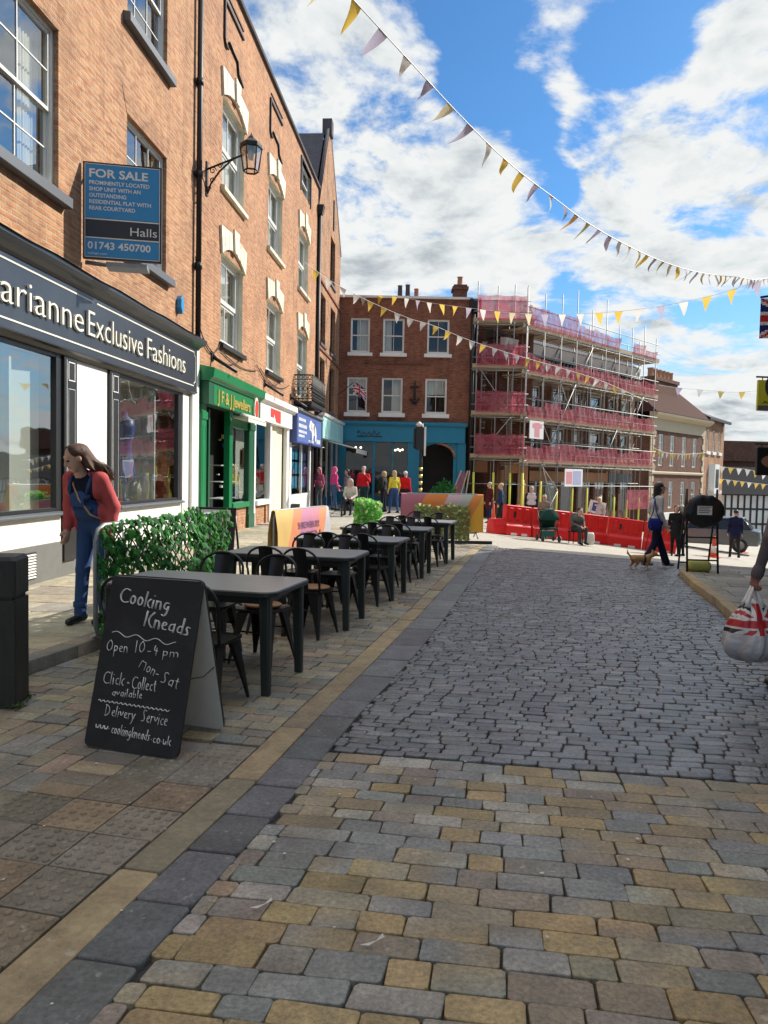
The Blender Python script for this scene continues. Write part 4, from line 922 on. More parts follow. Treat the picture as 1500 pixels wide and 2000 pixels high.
n = 12; arc = [(4.85+.82*math.cos(math.pi*k/n), 2.45+.62*math.sin(math.pi*k/n)) for k in range(n+1)]
mb = MB()
for k in range(n): (x0,z0),(x1,z1) = arc[k], arc[k+1]; mb.quad((x0,-.02,z0),(x1,-.02,z1),(x1,-.02,3.12),(x0,-.02,3.12))
mb.box(3.85,4.03,-.03,.05,-.1,3.1); mb.box(5.67,5.85,-.03,.05,-.1,3.1); mb.build('arch_surround', M['teal'], BB)
mb = MB(); mb.tube([(4.85+.86*math.cos(math.pi*k/n), -.05, 2.45+.66*math.sin(math.pi*k/n)) for k in range(2)]+[(4.85+.86*math.cos(math.pi*k/n), -.05, 2.45+.66*math.sin(math.pi*k/n)) for k in range(2,7)], .07, 6); mb.build('brick_arch', M['brick_orange'], BB)
mb = MB()
for x, z in ((.9,2.85),(1.15,2.85),(2.85,2.75),(2.98,2.8),(3.08,2.74),(3.2,2.78),(4.1,3.0)): mb.lathe([(.01,z+.05),(.05,z+.02),(.05,z-.03),(.01,z-.05)], 8, 0, True, (x,.6,0))
e_, nt, b = new_mat('lit_bulb'); b.inputs['Emission Color'].default_value = (1,.85,.6,1); b.inputs['Emission Strength'].default_value = 3; M['bulb'] = e_
build_parts(mb, 'shop_lamp', M['bulb'], BB)
dp3 = thing('drainpipe', 'thick black pipe at the corner between turquoise shop and scaffolding', 'drainpipe', (4.12,36.75,0))
mb = MB(); mb.tube([(-.02,0,-.4),(-.02,0,9.8)], .11, 8); mb.tube([(.16,.0,-.4),(.16,0,9.6)], .07, 8); mb.box(-.22,.32,-.2,.1,9.5,10.0); mb.build('pipe', M['iron'], dp3)

# ------------------------------------------------------------------ building under repair and its scaffold
S0, S1 = Vector((6.66,36.5,0)), Vector((16.15,46.0,0)); DS = (S1-S0).normalized(); A_S = math.atan2(DS.y, DS.x); IN = Vector((-DS.y, DS.x, 0)); LS = (S1-S0).length
BR = thing('building_under_repair', 'brown brick building with pale window surrounds standing behind the pink netted scaffold', 'building', S0+IN*1.35, A_S)
M['stone_dull'] = mat('dull_stone', (.36,.31,.25), .85, .15, 4, dirt=(.15,.13,.11,.6)); ops = []; sx = [(.7,1.7),(2.5,3.3),(4.4,5.8),(6.6,7.4),(8.3,9.6),(10.4,11.2),(12.0,13.0)]
for a, b in sx: ops += [(a,b,2.95,4.25,.15),(a,b,5.15,6.3,.15)]
mb = MB(); wall(mb, -.3, LS+.2, 1.9, 8.3, ops); sides(mb, -.3, LS+.2, -2.5, 8.3, 9, 0, True)
mb.quad((-.3,1.0,-2.5),(LS,1.0,-2.5),(LS,1.0,2),(-.3,1.0,2),1); mb.build('wall', [M['brick_brown'], M['room']], BR)
for a, b in sx:
    for c, d in ((2.95,4.25),(5.15,6.3)):
        sash(BR, a,b,c,d,2,(1,1),y=.08); mb = MB(); mb.box(a-.16,a,-.06,.02,c,d); mb.box(b,b+.16,-.06,.02,c,d); mb.box(a-.2,b+.2,-.08,.02,d,d+.2); mb.box(a-.22,b+.22,-.1,.02,c-.16,c); mb.build('window_surround', M['stone_dull'], BR)
for z in (4.75,2.55): moulding(BR, 'string_course', -.3, LS+.2, [(0,z),(.10,z+.03),(.12,z+.16),(0,z+.2)], 'cream_wall')
moulding(BR, 'cornice', -.3, LS+.2, [(0,7.45),(.08,7.5),(.08,7.7),(.22,7.78),(.30,8.05),(.34,8.3),(0,8.36)], 'sash')
mb = MB()
for k in range(40): mb.box(k*.34, k*.34+.16, -.2, -.085, 7.55, 7.74)
mb.build('dentil_course', M['black'], BR)
mb = MB(); mb.add([(-.4,-.2,8.35),(LS+.3,-.2,8.35),(LS+.3,3.6,10.75),(-.4,3.6,10.75),(-.4,9.2,8.35),(LS+.3,9.2,8.35)], [(0,1,2,3),(3,2,5,4),(0,3,4),(1,5,2)]); mb.build('roof', M['slate'], BR)
plate(BR, 'fascia', .2, LS-3, 1.35, 1.9, -.12, 0, 'brown' if 'brown' in M else 'terracotta'); plate(BR, 'fascia', LS-2.9, LS, 1.35, 1.9, -.12, 0, 'navy')
mb = MB(); mb.quad((.3,.02,-.6),(LS,.02,-.9),(LS,.02,1.35),(.3,.02,1.35)); build_parts(mb, 'shop_glass', M['glass_shop'], BR)
for x in (0,1.7,3.4,5.2,7.0,8.8,10.4,11.8,13.2): plate(BR, 'pilaster', x, x+.2, -1.5, 1.9, -.10, .04, 'terracotta' if x < 5 else 'brick_brown')
mb = MB(); mb.box(.3,LS,-.06,.015,-2.0,-.35); mb.build('stall_riser', M['brick_brown'], BR)
mb = MB(); rg = random.Random(6)
for k in range(30): x = rg.uniform(9.0,13.0); z = rg.uniform(-.3,.9); mb.box(x,x+rg.uniform(.1,.3),.4,.5,z,z+rg.uniform(.15,.4), rg.randrange(3))
build_parts(mb, 'window_display', [M['terracotta'], M['gold'], M['green_dk']], BR)
# left wing of the same building, facing the street
BW = thing('building_wing', 'narrow brown brick wing between the turquoise shop and the main scaffold', 'building', (4.2,37.75,0))
ops = [(.45,1.05,3.3,4.6,.15),(.45,1.05,5.4,6.7,.15),(.45,1.05,7.2,8.2,.15),(1.55,2.0,3.3,4.6,.15),(1.55,2.0,5.4,6.7,.15)]
mb = MB(); wall(mb, -.1, 3.0, 2.2, 9.3, ops); sides(mb, -.1, 3.0, -1.5, 9.3, 6, 0, True); mb.quad((-.1,.8,-1.5),(3,.8,-1.5),(3,.8,2.3),(-.1,.8,2.3),1); mb.build('wall', [M['brick_brown'], M['room']], BW)
for (a,b,c,d,_) in ops: sash(BW,a,b,c,d,2,(2,2),y=.06,bar=.025); sill(BW,a-.1,b+.2,c-.16,c,.1,'cream_wall')
for a, b in ((0,.2),(1.0,1.5),(2.4,2.9)): plate(BW, 'pilaster', a, b, -1, 2.2, -.12, .03, 'pink_render' if 'pink_render' in M else 'terracotta')
plate(BW, 'fascia', 0, 2.9, 1.75, 2.3, -.1, 0, 'terracotta')
mb = MB(); mb.add([(-.2,-.2,9.3),(3.1,-.2,9.3),(3.1,3,10.9),(-.2,3,10.9),(-.2,6.2,9.3),(3.1,6.2,9.3)], [(0,1,2,3),(3,2,5,4),(0,3,4),(1,5,2)]); mb.build('roof', M['lead'], BW)

def net_mat():
    m = bpy.data.materials.new('pink_debris_netting'); m.use_nodes = True; nt = m.node_tree; b = nt.nodes['Principled BSDF']; N = nt.nodes.new; L = nt.links.new
    tc = N('ShaderNodeTexCoord'); n = N('ShaderNodeTexNoise'); L(tc.outputs['Object'], n.inputs['Vector']); n.inputs['Scale'].default_value = 1.1; n.inputs['Detail'].default_value = 5
    rp = N('ShaderNodeValToRGB'); L(n.outputs['Fac'], rp.inputs[0]); e = rp.color_ramp.elements; e[0].position = .35; e[0].color = (.44,.045,.09,1); e[1].position = .68; e[1].color = (.60,.20,.22,1)
    L(rp.outputs[0], b.inputs['Base Color']); b.inputs['Roughness'].default_value = .8
    t = N('ShaderNodeBsdfTranslucent'); t.inputs[0].default_value = (.75,.12,.2,1); tr = N('ShaderNodeBsdfTransparent')
    m1 = N('ShaderNodeMixShader'); m1.inputs[0].default_value = .35; L(b.outputs[0], m1.inputs[1]); L(t.outputs[0], m1.inputs[2])
    n2 = N('ShaderNodeTexNoise'); L(tc.outputs['Object'], n2.inputs['Vector']); n2.inputs['Scale'].default_value = 3.4; n2.inputs['Detail'].default_value = 6; n2.inputs['Roughness'].default_value = .7
    mr = N('ShaderNodeMapRange'); L(n2.outputs['Fac'], mr.inputs[0]); mr.inputs[1].default_value = .35; mr.inputs[2].default_value = .7; mr.inputs[3].default_value = .18; mr.inputs[4].default_value = .66
    m2 = N('ShaderNodeMixShader'); L(mr.outputs[0], m2.inputs[0]); L(m1.outputs[0], m2.inputs[1]); L(tr.outputs[0], m2.inputs[2])
    L(m2.outputs[0], [x for x in nt.nodes if x.type == 'OUTPUT_MATERIAL'][0].inputs[0]); return m
M['net'] = net_mat(); M['plank'] = mat('scaffold_board', (.40,.31,.20), .8, .25, 6, bump=.3, stretch=(1,8,8)); M['sleeve'] = mat('yellow_foam', (.72,.70,.10), .7, .1)
SC = thing('scaffold', 'galvanised tube scaffold with board decks and pink debris netting round the brick building', 'scaffold', S0, A_S)
rg = random.Random(12)
DK = (2.25,4.33,6.48,8.65); nb = 9; xs_ = [LS*i/nb for i in range(nb+1)]
gzS = lambda x, y: gz(*(S0+DS*x+IN*y).xy)
def pole(p, q, r=.026, name='standard', n=6, col='galv', parent=SC): mb = MB(); mb.tube([p,q], r, n); return mb.build(name, M[col], parent)
for i, x in enumerate(xs_):
    for y in (0, 1.05):
        top = 9.9+rg.uniform(.1,1.5) if y == 0 else 9.2+rg.uniform(0,.8)
        pole((x,y,gzS(x,y)), (x+rg.uniform(-.04,.04),y,top))
        if y == 0:
            o = pole((x,y,gzS(x,y)+.02),(x,y,gzS(x,y)+2.0+rg.uniform(-.2,.2)), .055, 'pole_sleeve', 8, 'sleeve')
for z in DK:
    for y in (0,1.05): pole((-.35,y,z-.12),(LS+.4,y,z-.12), .025, 'ledger')
    for h in (.48,1.0): pole((-.35,-.03,z+h),(LS+.4,-.03,z+h), .022, 'guard_rail')
    for x in xs_: pole((x+.06,-.18,z-.07),(x+.06,1.3,z-.07), .022, 'transom')
    mb = MB()
    for k in range(5): mb.box(-.4,LS+.4,.02+.23*k,.235+.23*k,z-.045+rg.uniform(0,.004),z-.005)
    mb.build('deck', M['plank'], SC)
    mb = MB(); mb.box(-.4,LS+.4,-.045,-.008,z,z+.2); mb.build('toe_board', M['plank'], SC)
    # netting bay by bay, sagging between the standards, some bays loose
    for i in range(nb):
        if z > 8 and i in (6,): continue
        a, b = xs_[i], xs_[i+1]; h = (1.0 if z < 8 else 1.25-.06*i)*rg.uniform(.86,1.06); mb = MB(); nx, nz = 9, 5; s1, s2 = rg.uniform(0,.22)*(rg.random() < .6), rg.uniform(0,.22)*(rg.random() < .6); fo = rg.uniform(0,6)
        v = [(a+(b-a)*k/nx, -.085-.04*math.sin(k*2.1+fo+j*.7), z+.10+(h-.1-s1*(1-k/nx)-s2*k/nx-.10*math.sin(math.pi*k/nx)*abs(math.sin(fo)))*j/nz) for j in range(nz+1) for k in range(nx+1)]
        mb.add(v, [(j*(nx+1)+k, j*(nx+1)+k+1, (j+1)*(nx+1)+k+1, (j+1)*(nx+1)+k) for j in range(nz) for k in range(nx)], 0, True); mb.build('debris_net', M['net'], SC)
for i in range(nb):       # one ladder bay and zig-zag bracing along the run
    if i % 2 == 0:
        for a_, b_ in zip(DK[:-1], DK[1:]): pole((xs_[i]+.05,1.0,a_), (xs_[i+1]-.05,1.0,b_-.15), .024, 'brace')
for z in (1.3, 3.45, 5.55, 7.7): pole((-.35,1.05,z),(LS+.4,1.05,z), .022, 'ledger')
ld = MB()
for s_ in (-.2,.2): ld.tube([(5.6+s_,.5,2.3),(6.3+s_,.5,6.6)], .025, 5)
for k in range(14): f_ = k/13; ld.tube([(5.4+.7*f_,.5,2.4+4.1*f_),(5.8+.7*f_,.5,2.4+4.1*f_)], .014, 4)
ld.build('ladder', M['galv'], SC)
# lower net at the far end
mb = MB(); mb.quad((LS-3.2,-.08,-.2),(LS-.3,-.08,-.2),(LS-.3,-.08,.95),(LS-3.2,-.08,.95)); mb.build('debris_net', M['net'], SC)
for a, b, c, d in ((2.9,-.6,1.5,2.2),(1.5,2.2,4.4,6.4),(4.4,4.33,2.9,6.4),(4.45,6.4,6.0,8.5),(1.45,4.2,3.0,2.2),(1.4,2.2,3.0,.9),(3.0,.9,1.6,-.7),(7.4,2.3,8.9,4.3),(10.4,4.3,11.9,6.4)): pole((a,-.05,b),(c,-.05,d), .024, 'brace')
pole((-.35,-.03,1.15),(LS+.4,-.03,1.15), .022, 'guard_rail')
# scaffold in front of the wing
SW = thing('scaffold', 'short bay of galvanised scaffold with pink netting beside the turquoise shop', 'scaffold', (4.25,36.35,0))
DW = (2.46,4.50,6.72,8.88); xw = (0.0,.95,1.75,2.35)
for x in xw:
    for y in (0,1.05):
        pole((x,y,gz(4.25+x,36.35+y)),(x,y,10.2+rg.uniform(0,.7) if y == 0 else 9.4), parent=SW)
    pole((x,0,-.4),(x,0,1.75), .055, 'pole_sleeve', 8, 'sleeve', SW)
for z in DW:
    for y in (0,1.05): pole((-.2,y,z-.12),(2.5,y,z-.12), .025, 'ledger', parent=SW)
    for h in (.48,1.0): pole((-.2,-.03,z+h),(2.5,-.03,z+h), .022, 'guard_rail', parent=SW)
    for x in xw: pole((x+.06,-.15,z-.07),(x+.06,1.2,z-.07), .022, 'transom', parent=SW)
    mb = MB()
    for k in range(5): mb.box(-.2,2.45,.02+.22*k,.23+.22*k,z-.045,z-.005-.003*(k%2))
    mb.build('deck', M['plank'], SW); mb = MB(); mb.box(-.2,2.45,-.045,-.008,z,z+.18); mb.build('toe_board', M['plank'], SW)
    for a, b in zip(xw, xw[1:]):
        mb = MB(); h = 1.05 if z < 8 else 1.15; mb.add([(a+(b-a)*k/4, -.075-.03*math.sin(math.pi*k/4), z+.1+(h-.06*math.sin(math.pi*k/4))*j/3) for j in range(4) for k in range(5)], [(j*5+k,j*5+k+1,j*5+k+6,j*5+k+5) for j in range(3) for k in range(4)], 0, True); mb.build('debris_net', M['net'], SW)
pole((.1,-.05,2.4),(1.7,-.05,4.4), .024, 'brace', parent=SW); pole((1.7,-.05,4.5),(.2,-.05,6.6), .024, 'brace', parent=SW); pole((-.2,-.03,1.2),(2.5,-.03,1.2), .022, 'guard_rail', parent=SW)
def notice(label, pos, ang, w, h, stripe):
    t = thing('notice_board', label, 'sign', pos, ang); mb = MB(); mb.box(-w/2,w/2,-.02,.02,0,h); bd = mb.build('board', M['white'], t, bevel=.005)
    g = MB()
    for (a,b,c,d,mi) in stripe: g.box(a*w-w/2,b*w-w/2,-.026,-.0205,c*h,d*h,mi)
    g.build('print', [M['pinkp'], M['blue_pale']], bd)
M['pinkp'] = mat('pink_print', (.66,.26,.30), .6); M['blue_pale'] = mat('pale_blue_print', (.38,.40,.58), .6)
p = S0+DS*.85-IN*.10; notice('square white board with a pink emblem tied to the left of the scaffold', (p.x,p.y,3.43), A_S, 1.2, .86, [(.35,.7,.1,.9,0),(.2,.35,.6,.85,0),(.7,.85,.6,.85,0)])
p = S0+DS*4.4-IN*.10; notice('wide white board with pale blue print hanging under the lowest scaffold deck', (p.x,p.y,1.12), A_S, 1.75, .9, [(.45,.9,.1,.9,1),(.08,.4,.15,.85,0)])

# ------------------------------------------------------------------ buildings further down the hill
Q0, Q1 = Vector((18.2,52.0,0)), Vector((24.8,59.2,0)); DQ = (Q1-Q0).normalized(); LQ = (Q1-Q0).length; AQ = math.atan2(DQ.y, DQ.x)
BQ = thing('quoined_building', 'brown brick building with cream corner stones and hipped brown roof down the hill', 'building', Q0, AQ)
qs = [(1.2,1.95),(3.2,3.95),(5.4,6.15),(7.5,8.25)]
ops = [(a,b,2.55,4.75,.15) for a,b in qs]+[(a,b,-.45,1.45,.15) for a,b in qs]
mb = MB(); wall(mb, -.2, LQ, -2.2, 5.0, ops); sides(mb, -.2, LQ, -4, 5.0, 4.6, 0, False); mb.build('wall', [M['brick_brown'], M['room']], BQ)
for (a,b,c,d,_) in ops: sash(BQ,a,b,c,d,2,(2,2),y=.06,bar=.02)
mb = MB(); mb.box(-.25,LQ+.05,-.06,.3,5.0,5.75); mb.build('frieze', M['cream_wall'], BQ)
moulding(BQ, 'cornice', -.5, LQ+.4, [(0,5.75),(.3,5.8),(.55,6.0),(.6,6.15),(0,6.2)], 'cream_wall'); moulding(BQ, 'string_course', -.2, LQ, [(0,1.95),(.12,1.98),(.14,2.1),(0,2.16)], 'cream_wall')
mb = MB()
for k in range(16):
    z = -1.5+.42*k
    for x0, x1 in ((-.25,.25+.2*(k%2)),(LQ-.25-.2*(k%2),LQ+.04)): mb.box(x0,x1,-.045,.02,z,z+.40)
build_parts(mb, 'quoin', M['cream_wall'], BQ)
mb = MB(); mb.add([(-.5,-.5,6.2),(LQ+.4,-.5,6.2),(LQ+.4,5,6.2),(-.5,5,6.2),(-.5,2.2,8.8),(LQ*.86,2.2,8.8)], [(0,1,5,4),(1,2,5),(2,3,4,5),(0,4,3)]); mb.build('roof', M['tile'], BQ)
ch = MB(); ch.box(3.0,7.4,1.3,2.2,7.0,9.0); ch.box(2.9,7.5,1.2,2.3,8.8,9.05)
for k in range(6): ch.lathe([(.26,9.05),(.22,9.15),(.20,9.6),(.27,9.7)], 8, 1, True, (3.4+.72*k,1.75,0))
ch.build('chimney', [M['brick_brown'], M['terracotta']], BQ)
plate(BQ, 'fascia', .2, LQ-.2, -1.25, -.75, -.25, 0, 'sash'); mb = MB(); mb.quad((.2,-.02,-3),(LQ,-.02,-3),(LQ,-.02,-1.3),(.2,-.02,-1.3)); build_parts(mb, 'shop_glass', M['glass_shop'], BQ)
E0 = Q1+DQ*.05; BE = thing('corner_house', 'orange brick house with a pale bay of windows at the end of the row', 'building', E0, math.atan2(5.2,4.0))
ops = [(.7,1.3,3.9,5.6,.15),(2.4,3.0,3.9,5.6,.15),(4.2,4.8,3.9,5.6,.15)]
mb = MB(); wall(mb, 0, 5.9, -5, 6.5, ops); sides(mb, 0, 5.9, -5, 6.5, 8, 0, False); mb.build('wall', [M['brick_orange'], M['room']], BE)
for (a,b,c,d,_) in ops: sash(BE,a,b,c,d,1,(1,1),y=.06); sill(BE,a-.2,b+.2,c-.25,c,.12,'white')
mb = MB(); mb.prism([(1.6,0),(1.9,-.4),(3.3,-.4),(3.6,0)], -4, 2.9, 'z'); mb.box(1.4,3.8,-.5,0,.55,.8); mb.build('bay', M['sash'], BE)
mb = MB(); mb.quad((2.1,-.405,1.0),(3.1,-.405,1.0),(3.1,-.405,2.5),(2.1,-.405,2.5)); mb.quad((2.1,-.405,-2),(3.1,-.405,-2),(3.1,-.405,.2),(2.1,-.405,.2)); build_parts(mb, 'bay_glass', M['navy'], BE)
mb = MB(); mb.add([(-.2,-.4,6.5),(6.2,-.4,6.5),(6.2,8,6.5),(-.2,8,6.5),(-.2,4,8.6),(3.2,4,8.3)], [(0,1,5,4),(1,2,5),(2,3,4,5),(0,4,3)]); mb.build('roof', M['slate'], BE)
mb = MB(); mb.box(-.3,6.3,-.45,-.3,6.3,6.5); mb.build('gutter', M['iron'], BE)
mb = MB(); mb.tube([(2.6,3.5,7.9),(2.8,3.5,8.9)], .16, 6); mb.build('roof_vent', M['iron'], BE)
BT = thing('dark_roofed_house', 'low timber framed house with a long dark slate roof at the foot of the hill', 'building', (28.2,66,0), R_(4))
mb = MB(); mb.box(0,13,0,7,-6,.6,0)
for k in range(22): mb.box(.3+.58*k,.46+.58*k,-.05,.0,-3.5,.5,1)
for z in (-.9,-2.2,.35): mb.box(.1,12.9,-.06,-.0501,z,z+.16,1)
mb.build('timber_wall', [M['white'], M['black']], BT)
mb = MB(); mb.add([(-.3,-.5,.45),(13.3,-.5,.45),(13.3,3.5,2.9),(-.3,3.5,2.9),(-.3,7.5,.45),(13.3,7.5,.45)], [(0,1,2,3),(3,2,5,4),(0,3,4),(1,5,2)]); mb.build('roof', mat('old_dark_slate', (.04,.04,.043), .95, .3, 5, spec=.03), BT)
BK = thing('stepped_brick_house', 'dark brick house with stepped chimney stacks rising over the low slate roof', 'building', (31.0,76,0), R_(2))
mb = MB(); mb.box(0,10,0,6,-7,3.6); mb.box(1.6,10,-.4,3,3.6,5.6); mb.box(.2,1.6,0,2,3.6,4.2); mb.box(.6,1.0,.4,.9,4.2,4.9); mb.box(-3.5,0,.5,6,-7,2.9); mb.build('wall', M['brick_brown'], BK)
mb = MB(); mb.add([(-3.9,0,2.9),(.4,0,2.9),(.4,3.2,4.4),(-3.9,3.2,4.4)], [(0,1,2,3)]); mb.build('roof', M['slate'], BK)
# distant tree line closing the street end
# ------------------------------------------------------------------ the row on the right, just out of the picture: it shades the street
def row_house(p, q, H, bm, label, fasc, seed):
    p, q = Vector(p), Vector(q); L = (q-p).length; d = (p-q)/L   # u runs from the far end towards the camera
    t = thing('shop_house', label, 'building', (q.x,q.y,0), math.atan2(d.y,d.x)); rg = random.Random(seed); n = max(2, int(L/2.6)); ops = []
    for k in range(n):
        c = L*(k+.5)/n; ops += [(c-.5,c+.5,4.3,5.9,.12),(c-.5,c+.5,6.9,8.3,.12)]
    mb = MB(); wall(mb, 0, L, 3.4, H, ops); sides(mb, 0, L, -2, H, 7, 0, True); mb.quad((0,.9,-2),(L,.9,-2),(L,.9,3.4),(0,.9,3.4),1); mb.build('wall', [bm, M['room']], t)
    for (a,b,c,dd,_) in ops: sash(t,a,b,c,dd,2,(2,2),y=.06); sill(t,a-.1,b+.1,c-.13,c,.09,'sash')
    plate(t, 'fascia', .1, L-.1, 2.75, 3.4, -.2, 0, fasc); mb = MB(); mb.quad((.2,.02,.6),(L-.2,.02,.6),(L-.2,.02,2.75),(.2,.02,2.75)); build_parts(mb, 'shop_glass', M['glass_shop'], t); mb = MB(); mb.box(.1,L-.1,-.05,.1,-1.5,.6); mb.build('stall_riser', M['black'], t)
    mb = MB(); mb.add([(-.05,-.2,H),(L+.05,-.2,H),(L+.05,3.5,H+1.9),(-.05,3.5,H+1.9),(-.05,7.1,H),(L+.05,7.1,H)], [(0,1,2,3),(3,2,5,4),(0,3,4),(1,5,2)]); mb.build('roof', M['tile'], t)
rp_ = lambda y, o=0: (RFX(y)+o, y)
row_house(rp_(19.6), rp_(26), 8.6, M['brick_brown'], 'brown brick shop house at the far end of the right hand row', 'navy', 1)
row_house(rp_(12.6), rp_(19.5), 9.1, M['white'], 'white rendered shop house in the middle of the right hand row', 'green_dk', 2)
row_house(rp_(5.2), rp_(12.5), 9.0, M['brick_red'], 'red brick shop house on the right nearest the camera', 'black', 3)
row_house((4.9,-9), (4.3,5.1), 9.2, M['cream_wall'], 'cream rendered shop house on the right behind the camera', 'teal', 4)
# ================================================================== cafe furniture
DIRS = Vector((.238, 1, 0)).normalized(); RT = math.atan2(-.238, 1)      # tables stand square to the kerb; rz of table
M['table'] = mat('dark_green_resin', (.022,.030,.028), .42, .2, 8, bump=.06)
M['table_top'] = mat('grey_table_top', (.25,.27,.29), .33, .15, 5, bump=.05)  # grey top, its colour lifted and blued to carry the sky's reflection
M['chair'] = mat('black_enamel', (.016,.017,.019), .33, .3, 12, bump=.04, metal=.2)
M['ply'] = mat('wood_cushion', (.30,.15,.07), .6, .25, 6, stretch=(1,8,1))
def rrect(w, d, r, n=5, z=0.0, cxx=0.0, cyy=0.0):
    P = []
    for sx, sy, a0 in ((1,1,0),(-1,1,90),(-1,-1,180),(1,-1,270)):
        for k in range(n+1):
            a = R_(a0+90*k/n); P.append((cxx+sx*(w/2-r)+r*math.cos(a), cyy+sy*(d/2-r)+r*math.sin(a), z))
    return P
def make_table():
    t = thing('cafe_table', 'x', 'table')
    mb = MB(); mb.loft([rrect(1.36,.80,.10,5,.690),rrect(1.38,.82,.11,5,.697),rrect(1.38,.82,.11,5,.722),rrect(1.36,.80,.10,5,.730)])
    mb.m[-1] = 1
    mb.build('tabletop', [M['table'], M['table_top']], t, fix=True)
    mb = MB(); mb.loft([rrect(1.18,.62,.04,3,.63),rrect(1.18,.62,.04,3,.69)]); mb.build('apron', M['table'], t)
    for sx in (-1,1):
        for sy in (-1,1):
            mb = MB(); c = [(sx*.60, sy*.325, .69),(sx*.615, sy*.335, .0)]
            mb.loft([rrect(.060,.060,.012,2,0,c[1][0],c[1][1]), rrect(.082,.078,.014,2,.69,c[0][0],c[0][1])]); mb.build('leg', M['table'], t)
    return t
def make_chair():
    """pressed steel bistro chair; faces -y (back at +y)"""
    t = thing('cafe_chair', 'x', 'chair')
    mb = MB(); mb.loft([rrect(.33,.33,.05,4,.415),rrect(.36,.36,.06,4,.43),rrect(.36,.36,.06,4,.445),rrect(.30,.30,.06,4,.438)]); mb.build('seat', M['chair'], t)
    for sx in (-1,1):
        for sy in (-1,1):
            tx, ty = sx*.15, sy*.15; bx, by = sx*.20, sy*.215; dx, dy = -sx, -sy
            rings = []
            for k in range(5):
                f = k/4; x, y, z = tx+(bx-tx)*f, ty+(by-ty)*f, .425*(1-f); w = .085*(1-f)**1.3+.022
                rings.append([(x,y,z),(x+dx*w,y,z),(x+dx*w,y+dy*.006,z),(x+dx*.008,y+dy*.008,z),(x+dx*.006,y+dy*w,z),(x,y+dy*w,z)])
            mb = MB(); mb.loft(rings); mb.build('leg', M['chair'], t)
    mb = MB(); pts = []
    for k in range(19):
        f = k/18; a = math.pi*f; s = 1 if k < 9 else -1
        x = .195*math.cos(a) if 3 <= k <= 15 else (.195 if k < 3 else -.195)
        z = (.44+.10*k) if k < 3 else ((.44+.10*(18-k)) if k > 15 else .64+.21*math.sin(math.pi*(k-3)/12)**.6)
        x = {True: .178+.006*k}.get(k < 3, x) if k < 3 else (-(.178+.006*(18-k)) if k > 15 else .195*math.cos(math.pi*(k-3)/12))
        y = .165+.09*(z-.44)/.42 + (-.0)
        pts.append((x, y, z))
    mb.tube(pts, .0115, 8); mb.build('back_frame', M['chair'], t)
    mb = MB(); rows = []
    for k in range(6):
        f = k/5; z = .43+.42*f; y = .165+.09*(z-.44)/.42-.018*math.sin(math.pi*f); w = .058-.0*f+.012*f
        rows.append([(x*w, y+.014*(1-x*x), z) for x in (-1,-.5,0,.5,1)])
    v = [p for r in rows for p in r]; mb.add(v, [(i*5+j,i*5+j+1,i*5+j+6,i*5+j+5) for i in range(5) for j in range(4)], 0, True)
    v2 = [(x,y+.005,z) for x,y,z in v]; mb.add(v2, [(i*5+j+5,i*5+j+6,i*5+j+1,i*5+j) for i in range(5) for j in range(4)], 0, True); mb.build('back_splat', M['chair'], t, fix=False)
    mb = MB(); mb.tube([(-.155,-.155,.26),(.155,-.155,.26)], .008, 6); mb.tube([(-.155,.155,.26),(.155,.155,.26)], .008, 6); mb.build('stretcher', M['chair'], t)
    return t
TABLES = [(-.80,5.22),(-.37,7.45),(.12,9.32),(.58,11.38),(1.13,13.38)]       # near right-hand leg of each
PX, PY = Vector((DIRS.y,-DIRS.x,0)), DIRS
tab = make_table(); chair = make_chair(); tab0 = True; ch0 = True
TL = ['grey topped dark resin table nearest the camera, behind the chalkboard', 'second grey topped dark table along, past the ivy screen', 'third grey topped dark table from the camera, middle of the row', 'fourth grey topped dark table from the camera, one before the last', 'farthest grey topped dark table, by the colourful far barrier']
CL = [['black metal chair just behind the top left corner of the chalkboard','black metal chair directly behind the right edge of the chalkboard','black metal chair against the ivy screen, far side of the nearest table','black metal chair at the right of the far side of the nearest table']]
wh = ['second','third','fourth','farthest']
for w in wh: CL.append([f'black metal chair on the near side of the {w} table, towards the shops', f'black metal chair on the near side of the {w} table, towards the road', f'black metal chair on the far side of the {w} table, towards the shops', f'black metal chair on the far side of the {w} table, towards the road'])
rg = random.Random(9)
TC = []
for i, (x, y) in enumerate(TABLES):
    c = Vector((x,y,0))-PX*.612+PY*.335; c.z = gz(c.x,c.y)+.003; TC.append(c)
    if i == 0: tab.location = c; tab.rotation_euler.z = RT; tag(tab, TL[0], None, 'cafe tables along the pavement edge')
    else: dup(tab, c, RT+R_((0,1.6,-1.2,.9,-1.8)[i]), TL[i], 'cafe tables along the pavement edge')
    # near side chairs have their backs to the camera
    spots = [(-.06,-.58,180),(.38,-.60,176),(-.18,.60,0),(.24,.58,-4)] if i else [(-.18,-.56,182),(.28,-.58,176),(-.29,.62,4),(.20,.60,-6)]
    for k, (sx, sy, a) in enumerate(spots):
        p = c+PX*(sx+rg.uniform(-.04,.04))+PY*(sy+rg.uniform(-.03,.03)); p.z = gz(p.x,p.y)+.003; rz = RT+R_(a+rg.uniform(-6,6))
        if ch0: chair.location = p; chair.rotation_euler.z = rz; tag(chair, CL[i][k], None, 'black metal cafe chairs'); ch0 = False
        else: dup(chair, p, rz, CL[i][k], 'black metal cafe chairs')
